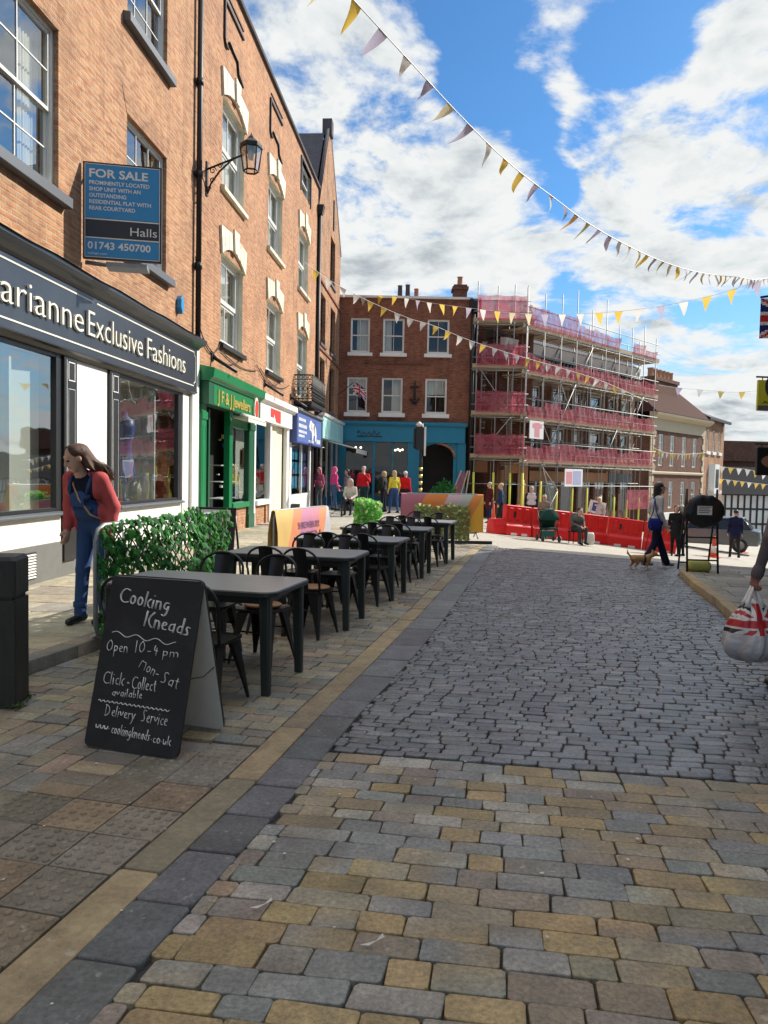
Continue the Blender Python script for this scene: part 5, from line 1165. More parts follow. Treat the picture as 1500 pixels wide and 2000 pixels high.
for i, (sx, sy, lab) in enumerate(((.20,.60,'round wooden seat pad on the right far chair of the nearest table'),(.38,-.60,'round wooden seat pad on a near chair of the second table'))):
    c = TC[i]+PX*sx+PY*sy; mb = MB(); mb.lathe([(.145,.0),(.155,.008),(.155,.018),(.14,.026)], 20, 0); o = mb.build('seat_pad', M['ply']); o.location = (c.x,c.y,gz(c.x,c.y)+.449); tag(o, lab, 'seat pad', 'wooden seat pads')

# ------------------------------------------------------------------ chalkboard A-board
M['chalkboard'] = mat('chalkboard_face', (.012,.013,.015), .55, .5, 2.5, bump=.05, dirt=(.035,.036,.038,.5), dscale=5)
M['chalk'] = mat('chalk', (.74,.74,.72), .9, .12, 60); M['board_back'] = mat('pale_board_back', (.66,.65,.60), .75, .06, 4, dirt=(.4,.38,.34,.4))
M['edge_wood'] = mat('dark_board_edge', (.03,.028,.026), .6, .2)
AB0, AB1 = Vector((-1.65,4.16,0)), Vector((-1.08,3.99,0)); dab = (AB1-AB0).normalized(); W_AB = (AB1-AB0).length; A_AB = math.atan2(dab.y, dab.x)
AB = thing('chalkboard_sign', 'black chalkboard pavement sign reading Cooking Kneads in chalk lettering', 'pavement sign', AB0, A_AB)
LEAN, HB = R_(15.5), .965
def abf(x, y, h=0.0):   # on the front face: x across, y up the board, h proud of it
    return (x, y*math.sin(LEAN)-h*math.cos(LEAN), y*math.cos(LEAN)+h*math.sin(LEAN)+.012)
mb = MB(); pr = rrect(W_AB, HB, .035, 4, 0, W_AB/2, HB/2)
mb.loft([[abf(p[0],p[1],-.020) for p in pr],[abf(p[0],p[1],0) for p in pr]]); mb.m = [1]*len(mb.m); mb.m[-1] = 0; mb.m[-2] = 2
fb = mb.build('front_board', [M['chalkboard'], M['edge_wood'], M['board_back']], AB)
DB = .52
def abk(x, y, h=0.0): return (x, DB+.012-(y*math.sin(LEAN))+h*math.cos(LEAN), y*math.cos(LEAN)+h*math.sin(LEAN)+.012)
mb = MB(); mb.loft([[abk(p[0],p[1],0) for p in pr],[abk(p[0],p[1],-.020) for p in pr]]); mb.m = [1]*len(mb.m); mb.m[-1] = 2; mb.m[-2] = 0
mb.build('back_board', [M['chalkboard'], M['edge_wood'], M['board_back']], AB)
mb = MB(); y_ = .42; p, q = abf(W_AB-.01, y_, -.02), abk(W_AB-.01, y_, -.02); mb.tube([p, ((p[0]+q[0])/2+.01,(p[1]+q[1])/2,p[2]-.02), q], .004, 5); mb.build('rope', M['black'], AB)
for x in (.08, W_AB-.08): mb = MB(); mb.tube([abf(x-.03,HB-.03,-.022), abf(x+.03,HB-.03,-.022)], .012, 6); mb.build('hinge', M['iron'], AB)
# single stroke chalk handwriting: each letter a list of strokes on a 0..1 grid, advance width
G = {'C':(.8,[[(.75,.85),(.5,1),(.2,.85),(.08,.5),(.2,.12),(.5,0),(.75,.12)]]),'o':(.55,[[(.25,.58),(.08,.42),(.1,.12),(.28,0),(.45,.15),(.45,.45),(.25,.58)]]),'k':(.55,[[(.1,0),(.1,1)],[(.48,.58),(.12,.25),(.5,0)]]),'i':(.25,[[(.1,.55),(.1,0)],[(.1,.78),(.11,.82)]]),
'n':(.55,[[(.1,0),(.1,.57)],[(.1,.4),(.25,.58),(.42,.5),(.44,0)]]),'g':(.55,[[(.45,.5),(.25,.58),(.08,.35),(.2,.02),(.42,.15),(.45,.55),(.44,-.2),(.25,-.38),(.08,-.25)]]),'K':(.7,[[(.1,0),(.1,1)],[(.62,1),(.12,.45),(.65,0)]]),
'e':(.5,[[(.08,.3),(.42,.34),(.35,.56),(.18,.56),(.06,.3),(.18,.02),(.42,.1)]]),'a':(.58,[[(.43,.48),(.24,.57),(.07,.3),(.2,.02),(.43,.16)],[(.45,.58),(.46,.0)]]),'d':(.58,[[(.43,.45),(.25,.57),(.07,.3),(.2,.02),(.43,.15)],[(.46,1.05),(.46,0)]]),'s':(.45,[[(.38,.52),(.2,.58),(.1,.45),(.32,.22),(.28,.03),(.05,.05)]]),
'O':(.9,[[(.45,1),(.12,.75),(.1,.25),(.4,0),(.72,.2),(.75,.7),(.45,1)]]),'p':(.55,[[(.1,.57),(.1,-.4)],[(.1,.45),(.3,.58),(.46,.35),(.3,.03),(.1,.15)]]),'1':(.3,[[(.12,1),(.12,0)]]),'0':(.7,[[(.33,1),(.1,.7),(.1,.25),(.32,0),(.55,.3),(.55,.75),(.33,1)]]),'.':(.25,[[(.1,.3),(.11,.33)]]),'4':(.6,[[(.25,.9),(.08,.4),(.5,.42)],[(.38,.7),(.36,0)]]),
'm':(.8,[[(.08,0),(.08,.55)],[(.08,.4),(.22,.57),(.36,.5),(.36,0)],[(.36,.4),(.52,.57),(.66,.5),(.68,0)]]),'M':(.85,[[(.08,0),(.12,1),(.38,.45),(.66,1),(.72,0)]]),'-':(.45,[[(.08,.3),(.36,.32)]]),'S':(.65,[[(.55,.88),(.3,1),(.12,.75),(.48,.4),(.4,.05),(.08,.1)]]),'t':(.4,[[(.2,.85),(.18,.1),(.34,.03)],[(.04,.58),(.36,.6)]]),
'l':(.25,[[(.1,1),(.1,0)]]),'c':(.48,[[(.4,.48),(.22,.57),(.07,.3),(.2,.02),(.42,.1)]]),'+':(.4,[[(.18,.4),(.2,.2)],[(.08,.3),(.3,.3)]]),'v':(.5,[[(.05,.57),(.22,0),(.42,.57)]]),'b':(.55,[[(.1,1),(.1,0)],[(.1,.42),(.3,.56),(.46,.3),(.3,.02),(.1,.1)]]),'D':(.8,[[(.1,0),(.1,1)],[(.02,.98),(.4,.92),(.66,.5),(.4,.05),(.05,0)]]),
'r':(.42,[[(.1,.57),(.1,0)],[(.1,.38),(.25,.57),(.38,.5)]]),'y':(.5,[[(.05,.57),(.22,.05)],[(.44,.57),(.2,-.1),(.05,-.38)]]),'w':(.7,[[(.05,.57),(.18,0),(.32,.45),(.46,0),(.6,.57)]]),'u':(.55,[[(.08,.57),(.1,.1),(.28,.0),(.43,.2),(.44,.57),(.46,0)]]),'h':(.55,[[(.1,1),(.1,0)],[(.1,.4),(.26,.58),(.43,.48),(.44,0)]]),' ':(.4,[])}
def chalk(mb, s, x, y, h, w, th, rot=0.0, dbl=0.0, rg=random.Random(4)):
    tot = sum(G[c][0] for c in s); k = w/tot; ca, sa = math.cos(rot), math.sin(rot); px = 0
    for c in s:
        adv, st = G[c]
        for line in st:
            for off in ((0,) if not dbl else (0, dbl)):
                P = [((px+a)*k+off, b*h) for a, b in line]; pts = []
                for i in range(len(P)-1):       # smooth a little
                    a, b = Vector(P[i]), Vector(P[i+1]); pts.append(a); 
                    if len(P) > 2: pts.append((a+b)/2)
                pts.append(Vector(P[-1]))
                if len(pts) > 3:
                    for _ in range(2): pts = [pts[0]]+[(pts[i-1]+pts[i]*2+pts[i+1])/4 for i in range(1,len(pts)-1)]+[pts[-1]]
                q = [abf(x+p.x*ca-p.y*sa+rg.uniform(-.0008,.0008), y+p.x*sa+p.y*ca+rg.uniform(-.0008,.0008), .0015) for p in pts]
                mb.tube(q, [th*.84*rg.uniform(.6,1.2) for _ in q], 5)
        px += adv
mb = MB()
chalk(mb, 'Cooking', .06, .81, .088, .345, .0030, -.10, .0065); chalk(mb, 'Kneads', .25, .685, .088, .305, .0030, -.12, .0065)
mb.tube([abf(.06+.42*k/48, .632-.032*k/48+.011*math.sin(k*.42), .0015) for k in range(49)], .0024, 5)
chalk(mb, 'Open', .035, .525, .065, .15, .003, .0); chalk(mb, '10', .225, .532, .068, .075, .003); chalk(mb, '-4', .305, .528, .06, .08, .003); chalk(mb, 'pm', .405, .528, .052, .11, .0028)
chalk(mb, 'Mon-', .265, .455, .06, .145, .0028, -.35); chalk(mb, 'Sat', .415, .385, .068, .12, .0028, -.22)
chalk(mb, 'Click', .05, .345, .07, .145, .003); chalk(mb, '+', .205, .345, .06, .03, .003); chalk(mb, 'Collect', .24, .335, .07, .16, .0028, -.02); chalk(mb, 'available', .125, .283, .046, .20, .0026, .02)
mb.tube([abf(.045+.46*k/60, .252-.012*k/60+.005*math.sin(k*1.7), .0015) for k in range(61)], .0026, 5)
chalk(mb, 'Delivery', .10, .175, .06, .20, .003, -.03); chalk(mb, 'Service', .335, .165, .07, .17, .0028, -.04)
chalk(mb, 'www.', .055, .095, .05, .095, .0034, -.05); chalk(mb, 'cookingkneads', .16, .085, .055, .25, .003, -.06); chalk(mb, '.co.uk', .415, .065, .05, .13, .003, -.03)
mb.build('chalk_lettering', M['chalk'], fb)

# ------------------------------------------------------------------ ivy screen on a crowd barrier
M['ivy'] = leaf_mat('ivy_leaf', (.03,.17,.035), .5, 3.5); M['ivy2'] = leaf_mat('ivy_leaf_light', (.06,.28,.05)); M['twig'] = mat('willow_twig', (.06,.035,.022), .8, .3)
M['leaf_bright'] = leaf_mat('bright_leaf', (.16,.48,.12), trans=.5); M['leaf_pale'] = leaf_mat('pale_leaf', (.42,.60,.34), trans=.5); M['leaf_dry'] = leaf_mat('dry_leaf', (.40,.32,.14), trans=.3); M['leaf_olive'] = leaf_mat('olive_leaf', (.24,.30,.11), trans=.3); M['leaf_rust'] = leaf_mat('rust_leaf', (.40,.20,.10), trans=.3)
def barrier(name, label, P, Q, mm='galv', h=1.08, lean=0.0, foot=.28):
    P, Q = Vector(P), Vector(Q); L = (Q-P).length; d = (Q-P)/L
    t = thing(name, label, 'barrier', P, math.atan2(d.y,d.x)); f = MB(); r = .12
    pts = [(0,0,.13),(0,0,h-r),(r*.3,0,h-r*.3),(r,0,h),(L-r,0,h),(L-r*.3,0,h-r*.3),(L,0,h-r),(L,0,.13+r),(L-r*.3,0,.13+r*.3),(L-r,0,.13),(r,0,.13),(r*.3,0,.13+r*.3)]; pts[0] = (0,0,.13+r)
    f.tube(pts, .021, 8, closed=True); f.build('frame', M[mm], t)
    b = MB()
    for k in range(1, int(L/.14)): b.tube([(k*.14,0,.13),(k*.14,0,h)], .007, 5)
    b.build('bars', M[mm], t)
    for x in (.12, L-.12): m_ = MB(); m_.tube([(x,-foot,.012),(x,0,.16),(x,foot,.012)], .017, 6); m_.build('foot', M[mm], t)
    return t, L
b1, LB = barrier('crowd_barrier', 'grey tubular crowd barrier carrying the ivy screen beside the shop pavement', (-2.40,6.30,.0), (-1.86,8.86,.0), 'steel')
IV = thing('ivy_screen', 'artificial ivy screen on willow lattice hung over the grey barrier beside the dungarees', 'hedge screen', (-2.40,6.30,0), math.atan2(2.56,.54))
rg = random.Random(21)
mb = MB()
for s in (-1,1):
    x = -1.0
    while x < LB+.2:
        a, b = (x, .16), (x+.9*s, 1.06); pts = []
        for k in range(13):
            xx, zz = a[0]+(b[0]-a[0])*k/12, a[1]+(b[1]-a[1])*k/12
            if .05 <= xx <= LB-.03: pts.append((xx, -.045+.008*s, zz))
        if len(pts) > 1: mb.tube(pts, .006, 4)
        x += .15
mb.build('lattice', M['twig'], IV)
def leaf(mb, c, r, n, up, m=0):
    n = Vector(n).normalized(); u = Vector(up); u = (u-n*u.dot(n)).normalized(); w = n.cross(u); c = Vector(c)
    S = [(0,-.9),(.55,-.55),(.95,.05),(.45,.30),(.42,.72),(0,1.1),(-.42,.72),(-.45,.30),(-.95,.05),(-.55,-.55)]
    v = [c+n*(.12*r)]+[c+(w*a+u*b)*r-n*(.14*r*abs(a)) for a, b in S]
    mb.add(v, [(0,i+1,(i+1)%10+1) for i in range(10)], m, False)
mb = MB()
for k in range(2600):
    x = rg.uniform(0,LB); z = rg.uniform(.18,1.10)
    cl_ = math.sin(x*6.1+z*3)+math.sin(x*2.3-z*7.7)+math.sin(x*13+z*11)*.7
    if rg.random() > ((.95 if z > .82 else .72) if z > .5 else .42)+.16*cl_: continue
    if z > 1.0: z += .05*max(0,cl_)*rg.random()
    big = rg.random() < .25
    leaf(mb, (x, -.05+rg.uniform(-.025,.025)*(1.8 if big else 1), z), rg.uniform(.034,.052) if big else rg.uniform(.018,.036), (rg.uniform(-.8,.8),-1,rg.uniform(-.3,1.0)), (rg.uniform(-.7,.7),0,-1), (0,0,1,2,3)[rg.randrange(5)])
mb.build('foliage', [M['ivy'], M['ivy2'], leaf_mat('ivy_leaf_dark', (.02,.10,.03)), leaf_mat('ivy_leaf_mid', (.045,.21,.06))], IV, fix=False)
def bush_screen(name, label, P, Q, h, mats, n, seed, z0=.1, r0=.03, thick=.10):
    P, Q = Vector(P), Vector(Q); L = (Q-P).length; d = (Q-P)/L; t = thing(name, label, 'hedge screen', P, math.atan2(d.y,d.x)); rg = random.Random(seed); mb = MB()
    for k in range(n):
        x, z = rg.uniform(0,L), z0+(h-z0)*rg.random(); leaf(mb, (x, rg.uniform(-thick,thick), z+.04*math.sin(x*9)), rg.uniform(.6,1.4)*r0, (rg.uniform(-1,1),-1,rg.uniform(-.3,1)), (rg.uniform(-1,1),0,rg.uniform(-1,1)), rg.randrange(len(mats)))
    mb.build('foliage', [M[m_] for m_ in mats], t, fix=False); m2 = MB(); m2.box(0,L,-.012,.012,0,h*.94); m2.build('backing', M[mats[0]], t); return t
p = [at(692,1030,15.6), at(745,1032,15.6)]
bush_screen('green_hedge_panel', 'bright green artificial hedge panel beyond the cafe tables', (p[0].x,15.6,.0), (p[1].x,15.75,.0), 1.02, ('leaf_bright','leaf_pale','leaf_bright'), 900, 3, .12, .035)
# small menu board behind the ivy screen
MBd = thing('menu_board', 'small black pavement board with white paper, behind the far end of the ivy screen', 'pavement sign', (-2.22,9.75,.1), R_(-8))
mb = MB(); mb.loft([[(-.27,0,0),(.27,0,0),(.27,.03,0),(-.27,.03,0)],[(-.27,.16,.98),(.27,.16,.98),(.27,.19,.98),(-.27,.19,.98)]]); bd = mb.build('board', M['black'], MBd, bevel=.004)
mb = MB(); mb.quad((-.2,.125,.80),(.2,.125,.80),(.2,.149,.95),(-.2,.149,.95)); mb.build('paper', M['white'], bd)
mb = MB(); mb.tube([(.25,.17,.95),(.25,.45,0)], .015, 5); mb.tube([(-.25,.17,.95),(-.25,.45,0)], .015, 5); mb.build('rear_leg', M['black'], MBd)
# colourful fabric covers pulled over crowd barriers
def banner_mat(name, stops):
    m, nt, b = new_mat(name); N = nt.nodes.new; L = nt.links.new; tc = N('ShaderNodeTexCoord'); sp = N('ShaderNodeSeparateXYZ'); L(tc.outputs['Object'], sp.inputs[0])
    ad = N('ShaderNodeMath'); ad.operation = 'MULTIPLY_ADD'; L(sp.outputs[2], ad.inputs[0]); ad.inputs[1].default_value = -.55; L(sp.outputs[0], ad.inputs[2])
    mr = N('ShaderNodeMapRange'); L(ad.outputs[0], mr.inputs[0]); mr.inputs[1].default_value = -.7; mr.inputs[2].default_value = 2.4
    rp = N('ShaderNodeValToRGB'); L(mr.outputs[0], rp.inputs[0]); rp.color_ramp.interpolation = 'CONSTANT'; e = rp.color_ramp.elements
    e[0].position, e[0].color = 0, stops[0][1]+(1,)
    e[1].position, e[1].color = stops[1][0], stops[1][1]+(1,)
    for p_, c in stops[2:]: x = e.new(p_); x.color = c+(1,)
    L(rp.outputs[0], b.inputs['Base Color']); b.inputs['Roughness'].default_value = .75; return m
OR, PK, YE, GY, PU = (.56,.20,.09), (.46,.16,.22), (.52,.35,.11), (.40,.40,.45), (.42,.16,.26)
M['banner1'] = banner_mat('printed_banner', [(0,YE),(.26,YE),(.30,OR),(.42,PU),(.58,PK),(.68,OR),(.80,GY)])
M['banner2'] = banner_mat('printed_banner_far', [(0,PK),(.16,PK),(.22,(.72,.24,.06)),(.40,(.6,.45,.5)),(.52,(.45,.5,.45)),(.60,(.72,.26,.06)),(.68,(.80,.42,.05))])
def cover(t, L, mm, h=1.06, txt=None, parentname='banner_cover', label=''):
    c = thing(parentname, label, 'banner', t.location, t.rotation_euler.z); mb = MB(); n = 30; rows = []
    for (y, z) in ((-.10,.16),(-.09,.5),(-.07,h-.21),(-.035,h+.005),(0,h+.03),(.035,h+.005),(.07,h-.21),(.09,.5),(.10,.16)):
        rows.append([(-.04+(L+.08)*k/n, y*(1+.04*math.sin(k*1.3+z*3)), z) for k in range(n+1)])
    v = [p for r in rows for p in r]; mb.add(v, [(i*(n+1)+j,i*(n+1)+j+1,(i+1)*(n+1)+j+1,(i+1)*(n+1)+j) for i in range(8) for j in range(n)], 0, True); o = mb.build('fabric', M[mm], c, fix=False)
    if txt:
        tx = MB()
        for s, x0, z0, hh, w in txt: text_mb(tx, s, hh, lambda x,y,h_: (x0+x, -np.interp(z0+y, (.16,.5,h-.21,h), (.10,.09,.07,.035))*1.045-.004, z0+y), width=w, bold=.02)
        tx.build('lettering', M['plum'], o)
    return c
M['plum'] = mat('plum_lettering', (.16,.05,.12), .7)
q0, q1 = at(536,1085,13.0), at(641,1068,15.2)
b2, L2 = barrier('crowd_barrier', 'crowd barrier under the orange and purple printed cover by the shop fronts', (q0.x,12.9,.02), (q1.x-.05,15.1,.02), 'steel', h=.88)
cover(b2, L2, 'banner1', h=.86, txt=[('SHREWSBURY',.80,.52,.12,1.0),('OPEN',.82,.30,.16,1.0)], label='orange, purple and yellow printed fabric cover with dark lettering near the shop fronts')
q0, q1 = at(785,1040,18.7), at(937,1048,18.9)
b3, L3 = barrier('crowd_barrier', 'crowd barrier under the pink to yellow cover at the end of the cafe area', (q0.x,18.6,.02), (q1.x,18.75,.02), 'steel')
cover(b3, L3, 'banner2', label='pink to yellow printed fabric cover behind the leafy screen at the cafe end')
bush_screen('leaf_screen', 'olive and autumn leaf screen hung on the front of the pink and yellow cover', (q0.x+.30,18.44,.0), (q1.x-.30,18.56,.0), .84, ('leaf_olive','leaf_dry','leaf_pale','leaf_olive','leaf_rust','leaf_pale'), 1100, 5, .0, .035, .05)
mb = MB(); mb.box(-.9,.9,-.05,.05,.0,.07); mb.build('kerb_bar', M['black']).name = 'x'
o = bpy.data.objects['x']; o.name = 'floor_beam'; o.location = (at(850,1052,17.3).x+.4,17.3,.006); tag(o, 'low black beam on the ground in front of the leafy barrier', 'beam')

# ------------------------------------------------------------------ bollard, cones, red barriers
BO = thing('square_bollard', 'black timber square bollard with grooved collar at the left edge', 'bollard', (-2.50,4.93,0), R_(8))
mb = MB(); s = .135; mb.loft([rrect(2*s,2*s,.012,2,0),rrect(2*s,2*s,.012,2,.70)]); mb.loft([rrect(2*s-.03,2*s-.03,.01,2,.70),rrect(2*s-.03,2*s-.03,.01,2,.725)]); mb.loft([rrect(2*s,2*s,.012,2,.725),rrect(2*s,2*s,.012,2,.955),rrect(2*s-.03,2*s-.03,.02,2,.98)])
mb.build('post', M['black_wood'], BO)
mb = MB(); rg = random.Random(3)
for k in range(160):
    a = rg.uniform(0,6.28); x, y = max(-1,min(1,1.6*math.cos(a)))*(s+rg.uniform(.0,.03)), max(-1,min(1,1.6*math.sin(a)))*(s+rg.uniform(0,.03)); leaf(mb, (x,y,rg.uniform(.004,.03)), rg.uniform(.006,.014), (rg.uniform(-1,1),rg.uniform(-1,1),1), (1,0,0))
o = mb.build('moss', mat('moss', (.05,.09,.015), .9, .3), BO, fix=False)
M['cone'] = mat('cone_orange', (.75,.09,.03), .5, .1); M['cone_w'] = mat('cone_white', (.75,.73,.70), .5, .05)
def cone(label, x, y, h=.75):
    t = thing('traffic_cone', label, 'traffic cone', (x,y,gz(x,y)+.004), rg.uniform(0,1), 'traffic cones')
    mb = MB(); mb.loft([rrect(.42,.42,.05,3,0),rrect(.42,.42,.05,3,.03),rrect(.30,.30,.09,3,.05)]); mb.build('base', M['cone'], t)
    mb = MB(); mb.lathe([(.15,.04),(.135,.12),(.125,.17)], 16, 0); mb.lathe([(.127,.17),(.085,.42)], 16, 1); mb.lathe([(.084,.42),(.045,.66),(.03,h),(.02,h+.01)], 16, 0); mb.build('body', [M['cone'], M['cone_w']], t); return t
def gp(px, py, dz=0.0):
    r = ray(px, py); t = 1.0
    for _ in range(60):
        p = CAM_P+r*t; e = p.z-(gz(p.x,p.y)+dz); t += e/(-r.z if r.z < -1e-3 else 1e9) if r.z < 0 else 0
    p = CAM_P+r*t; return p
M['redplastic'] = mat('red_plastic', (.74,.013,.013), .45, .15, 3, bump=.05, dirt=(.42,.04,.03,.5), dscale=4)
c = gp(963,1034); cone('tall orange and white cone at the left end of the red barriers', c.x, c.y, .9)
c = gp(1394,1089); cone('orange and white cone seen through the legs of the covered road sign', c.x, c.y)
c = gp(1449,1080); cone('small orange and white cone behind the walking man in navy', c.x, c.y, .6)
def water_barrier(label, P, Q, step=False):
    P, Q = Vector(P), Vector(Q); d = Q-P; L = d.length; t = thing('water_filled_barrier', label, 'barrier', (P.x,P.y,gz(P.x,P.y)+.004), math.atan2(d.y,d.x), 'red water filled barriers')
    t.rotation_euler.y = -math.atan2(gz(Q.x,Q.y)-gz(P.x,P.y), L)
    mb = MB(); sec = lambda y0,y1,y2: [(-y0,0),(-y1,.32),(-y2,.42),(-y2,1.0),(y2,1.0),(y2,.42),(y1,.32),(y0,0)]
    mb.prism(sec(.24,.20,.11), .02, L-.02, 'x'); 
    for x in (L*.2, L*.5, L*.8): mb.box(x-.09,x+.09,-.135,-.105,.50,.92)
    mb.build('body', M['redplastic'], t, bevel=.02)
    for x in (L*.3,L*.7): m2 = MB(); m2.box(x-.12,x+.12,-.245,-.2,.0,.08); m2.build('fork_slot', M['cone_w'], t)
    m2 = MB(); m2.lathe([(.07,1.0),(.07,1.03),(.05,1.04)], 10, 0, True, (L*.5,0,0)); m2.build('filler_cap', M['redplastic'], t)
    m2 = MB(); m2.box(L*.35-.04,L*.35+.04,-.116,-.111,.6,.8); m2.build('slot', M['black'], t)
    return t
gb = [gp(965,1042), gp(1030,1048), gp(1105,1055), gp(1180,1063), gp(1250,1072), gp(1320,1082)]
Lb = ['red plastic barrier at the left end of the row', 'red plastic barrier behind the green pushchair', 'red plastic barrier behind the seated man in grey', 'red plastic barrier between the seated man and the dog walker', 'red plastic barrier behind the woman with the dog']
bb = [Vector((p.x,p.y,0)) for p in gb]
for i in range(5): water_barrier(Lb[i], bb[i]+(bb[i+1]-bb[i])*(.22 if i == 0 else .02), bb[i+1])
m_ = thing('water_filled_barrier', 'lower red plastic barrier end block nearest the orange cone', 'barrier', (bb[0].x-.15,bb[0].y-.05,gz(bb[0].x,bb[0].y)+.004), math.atan2((bb[1]-bb[0]).y,(bb[1]-bb[0]).x), 'red water filled barriers')
mb = MB(); mb.prism([(-.24,0),(-.2,.3),(-.12,.5),(.12,.5),(.2,.3),(.24,0)], 0, .5, 'x'); mb.build('body', M['redplastic'], m_, bevel=.02)
sg = thing('information_sign', 'small white square sign with dark blue mark standing on the red barriers', 'sign', (gp(1146,1050).x+.2, gp(1146,1050).y+.3, gz(gp(1146,1050).x,gp(1146,1050).y)), 0)
mb = MB(); mb.tube([(0,0,0),(0,0,1.25)], .02, 6); mb.build('post', M['steel'], sg); mb = MB(); mb.box(-.33,.33,-.012,.012,.98,1.48); mb.T = None; bd = mb.build('plate', M['white'], sg); bd.rotation_euler.y = R_(12); mb = MB(); mb.box(-.2,.2,-.018,-.0125,1.06,1.4); mb.build('mark', M['blue_dk'], bd); mb = MB(); mb.box(-.03,.03,-.022,-.0185,1.1,1.36); mb.box(-.12,.12,-.022,-.0185,1.28,1.33); mb.build('symbol', M['white'], bd)

# ------------------------------------------------------------------ covered road sign on its frame, sandbag
c = gp(1377,1118,.1); RS = thing('covered_road_sign', 'temporary road sign on black frame, its round face bagged in black with a pale label', 'road sign', (c.x-.10,c.y,gz(c.x,c.y)+.105), R_(-6))
mb = MB(); w = .25
for x in (-w,w): mb.tube([(x,-.18,0),(x,0,1.05),(x,.03,1.42)], .018, 6); mb.tube([(x,.38,0),(x,.03,1.40)], .016, 6)
for z, y in ((.22,-.145),(.60,-.08)): mb.tube([(-w,y,z),(w,y,z)], .014, 6)
mb.tube([(-w,.34,.12),(w,.34,.12)], .014, 6); mb.build('frame', M['iron'], RS)
mb = MB(); n = 26; rings = []; rg = random.Random(5); wob = [rg.uniform(-.018,.018) for _ in range(n)]
for yy, rr in ((.05,.25),(.03,.30),(-.03,.325),(-.07,.31),(-.085,.22),(-.09,.1)):
    rings.append([((rr*1.02+wob[k])*math.cos(2*math.pi*k/n), yy-.10+.012*math.sin(k*2.2)*(rr > .2), 1.06+(rr+wob[k])*.86*math.sin(2*math.pi*k/n)-.03*abs(math.cos(2*math.pi*k/n))) for k in range(n)])
mb.loft(rings, 0, True); bg_ = mb.build('black_cover', mat('black_polythene', (.012,.012,.014), .38, .3, 5, bump=.5, bscale=9), RS)
mb = MB(); mb.box(-.13,.11,-.197,-.192,.99,1.14); 
for k in range(4): mb.box(-.11,.09-.03*(k%2),-.199,-.1975,1.115-.03*k,1.125-.03*k,1)
mb.build('label', [M['white'], M['black']], bg_)
sb = thing('sandbag', 'yellowish green sandbag lying across the foot of the covered road sign', 'sandbag', (c.x-.07,c.y+.12,gz(c.x,c.y)+.105), R_(-5))
mb = MB(); mb.loft([rrect(.34,.18,.07,4,0),rrect(.40,.25,.10,4,.04),rrect(.41,.26,.10,4,.10),rrect(.38,.22,.09,4,.16),rrect(.30,.12,.05,4,.19)], 0, True); mb.build('bag', mat('sandbag_weave', (.42,.42,.12), .8, .25, 9, bump=.4), sb)

# ------------------------------------------------------------------ bunting
FLC = {'y': cloth_mat('yellow_pennant', (.72,.50,.10), .45), 'w': cloth_mat('white_pennant', (.66,.64,.60), .45), 'l': cloth_mat('lilac_pennant', (.42,.38,.48), .45), 'g': cloth_mat('olive_pennant', (.45,.38,.12), .45), 'o': cloth_mat('orange_pennant', (.70,.40,.14), .45), 'c': cloth_mat('cream_pennant', (.62,.55,.36), .45)}
def bunting(label, pts, cols, spacing, w, h, wind=.5, seed=1, r=.004, drape=1.0, first=.3):
    pts = [Vector(p) for p in pts]; fine = []
    for i in range(len(pts)-1):      # Catmull-Rom through the given points
        a, b, c, d = pts[max(i-1,0)], pts[i], pts[i+1], pts[min(i+2,len(pts)-1)]
        for k in range(12):
            t = k/12; fine.append(.5*((2*b)+(c-a)*t+(2*a-5*b+4*c-d)*t*t+(3*b-a-3*c+d)*t*t*t))
    fine.append(pts[-1]); t_ = thing('bunting', label, 'bunting', (0,0,0), 0, None); base = fine[len(fine)//2].copy(); t_.location = base
    mb = MB(); mb.tube([p-base for p in fine], r, 5); mb.build('string', M['white'], t_)
    rg = random.Random(seed); pos = along(fine, spacing) if first is None else along(fine, spacing)[0:]
    for k, p in enumerate(pos[1:-1]):
        q = pos[k+2]; d = (q-p).normalized(); side = d.cross(Vector((0,0,1))).normalized(); dn = Vector((0,0,-1))
        sw = rg.uniform(-.2,1.0)*wind; tw = rg.uniform(-.5,.9)*wind; sk = rg.uniform(-.9,.2)*wind; col = cols[k % len(cols)]
        V = []; n = 6
        for j in range(n+1):
            f = j/n; ww = w*(1-f*.96)
            off = side*(-(sw*f+.25*wind*math.sin(f*3+k)*f)*h)+dn*(h*f*math.cos(sw*f*.8))+d*(sk*f*h*.7)
            for s in (-.5,0,.5):
                ax = d*math.cos(tw*f*1.6)+side*math.sin(tw*f*1.6); V.append(p-base+off+ax*(ww*s)+side*(.10*h*wind*math.sin(s*4+k*1.7)*f*(1-f)*3))
        F = [(i*3+a, i*3+a+1, i*3+a+4, i*3+a+3) for i in range(n) for a in (0,1)]
        m2 = MB(); m2.add(V, F, 0, True); m2.build('pennant', FLC[col], t_, fix=False)
    return t_
def plan(px, py, A, D):     # the pixel's ray where it crosses the vertical plane through A along D
    r = ray(px, py); n = Vector((-D[1], D[0], 0)); return CAM_P+r*((Vector((A[0],A[1],0))-CAM_P).dot(n)/r.dot(n))
A1, D1 = (-.46,6.9), (.8,1.0)
pA = [plan(x,y,A1,D1) for x,y in ((690,0),(765,82),(815,136),(895,222),(965,292),(1020,340),(1080,385),(1150,437),(1230,482),(1300,513),(1370,533),(1440,541),(1500,543))]
dz_ = (pA[0].z-pA[1].z)/(pA[0]-pA[1]).xy.length; pA = [Vector((-.46+.8*k,6.9+k,pA[0].z+dz_*abs(k)*1.28)) for k in (-5.6,-3.6,-1.7)]+pA; e_ = Vector((RFX(23.2),23.2,8.3)); pA.append(e_)
bunting('nearest bunting string sweeping from the left house across the sky with fluttering pennants', pA, 'lwyylwlogllwccylgcylwlc', .395, .135, .235, 1.0, 3, .006)
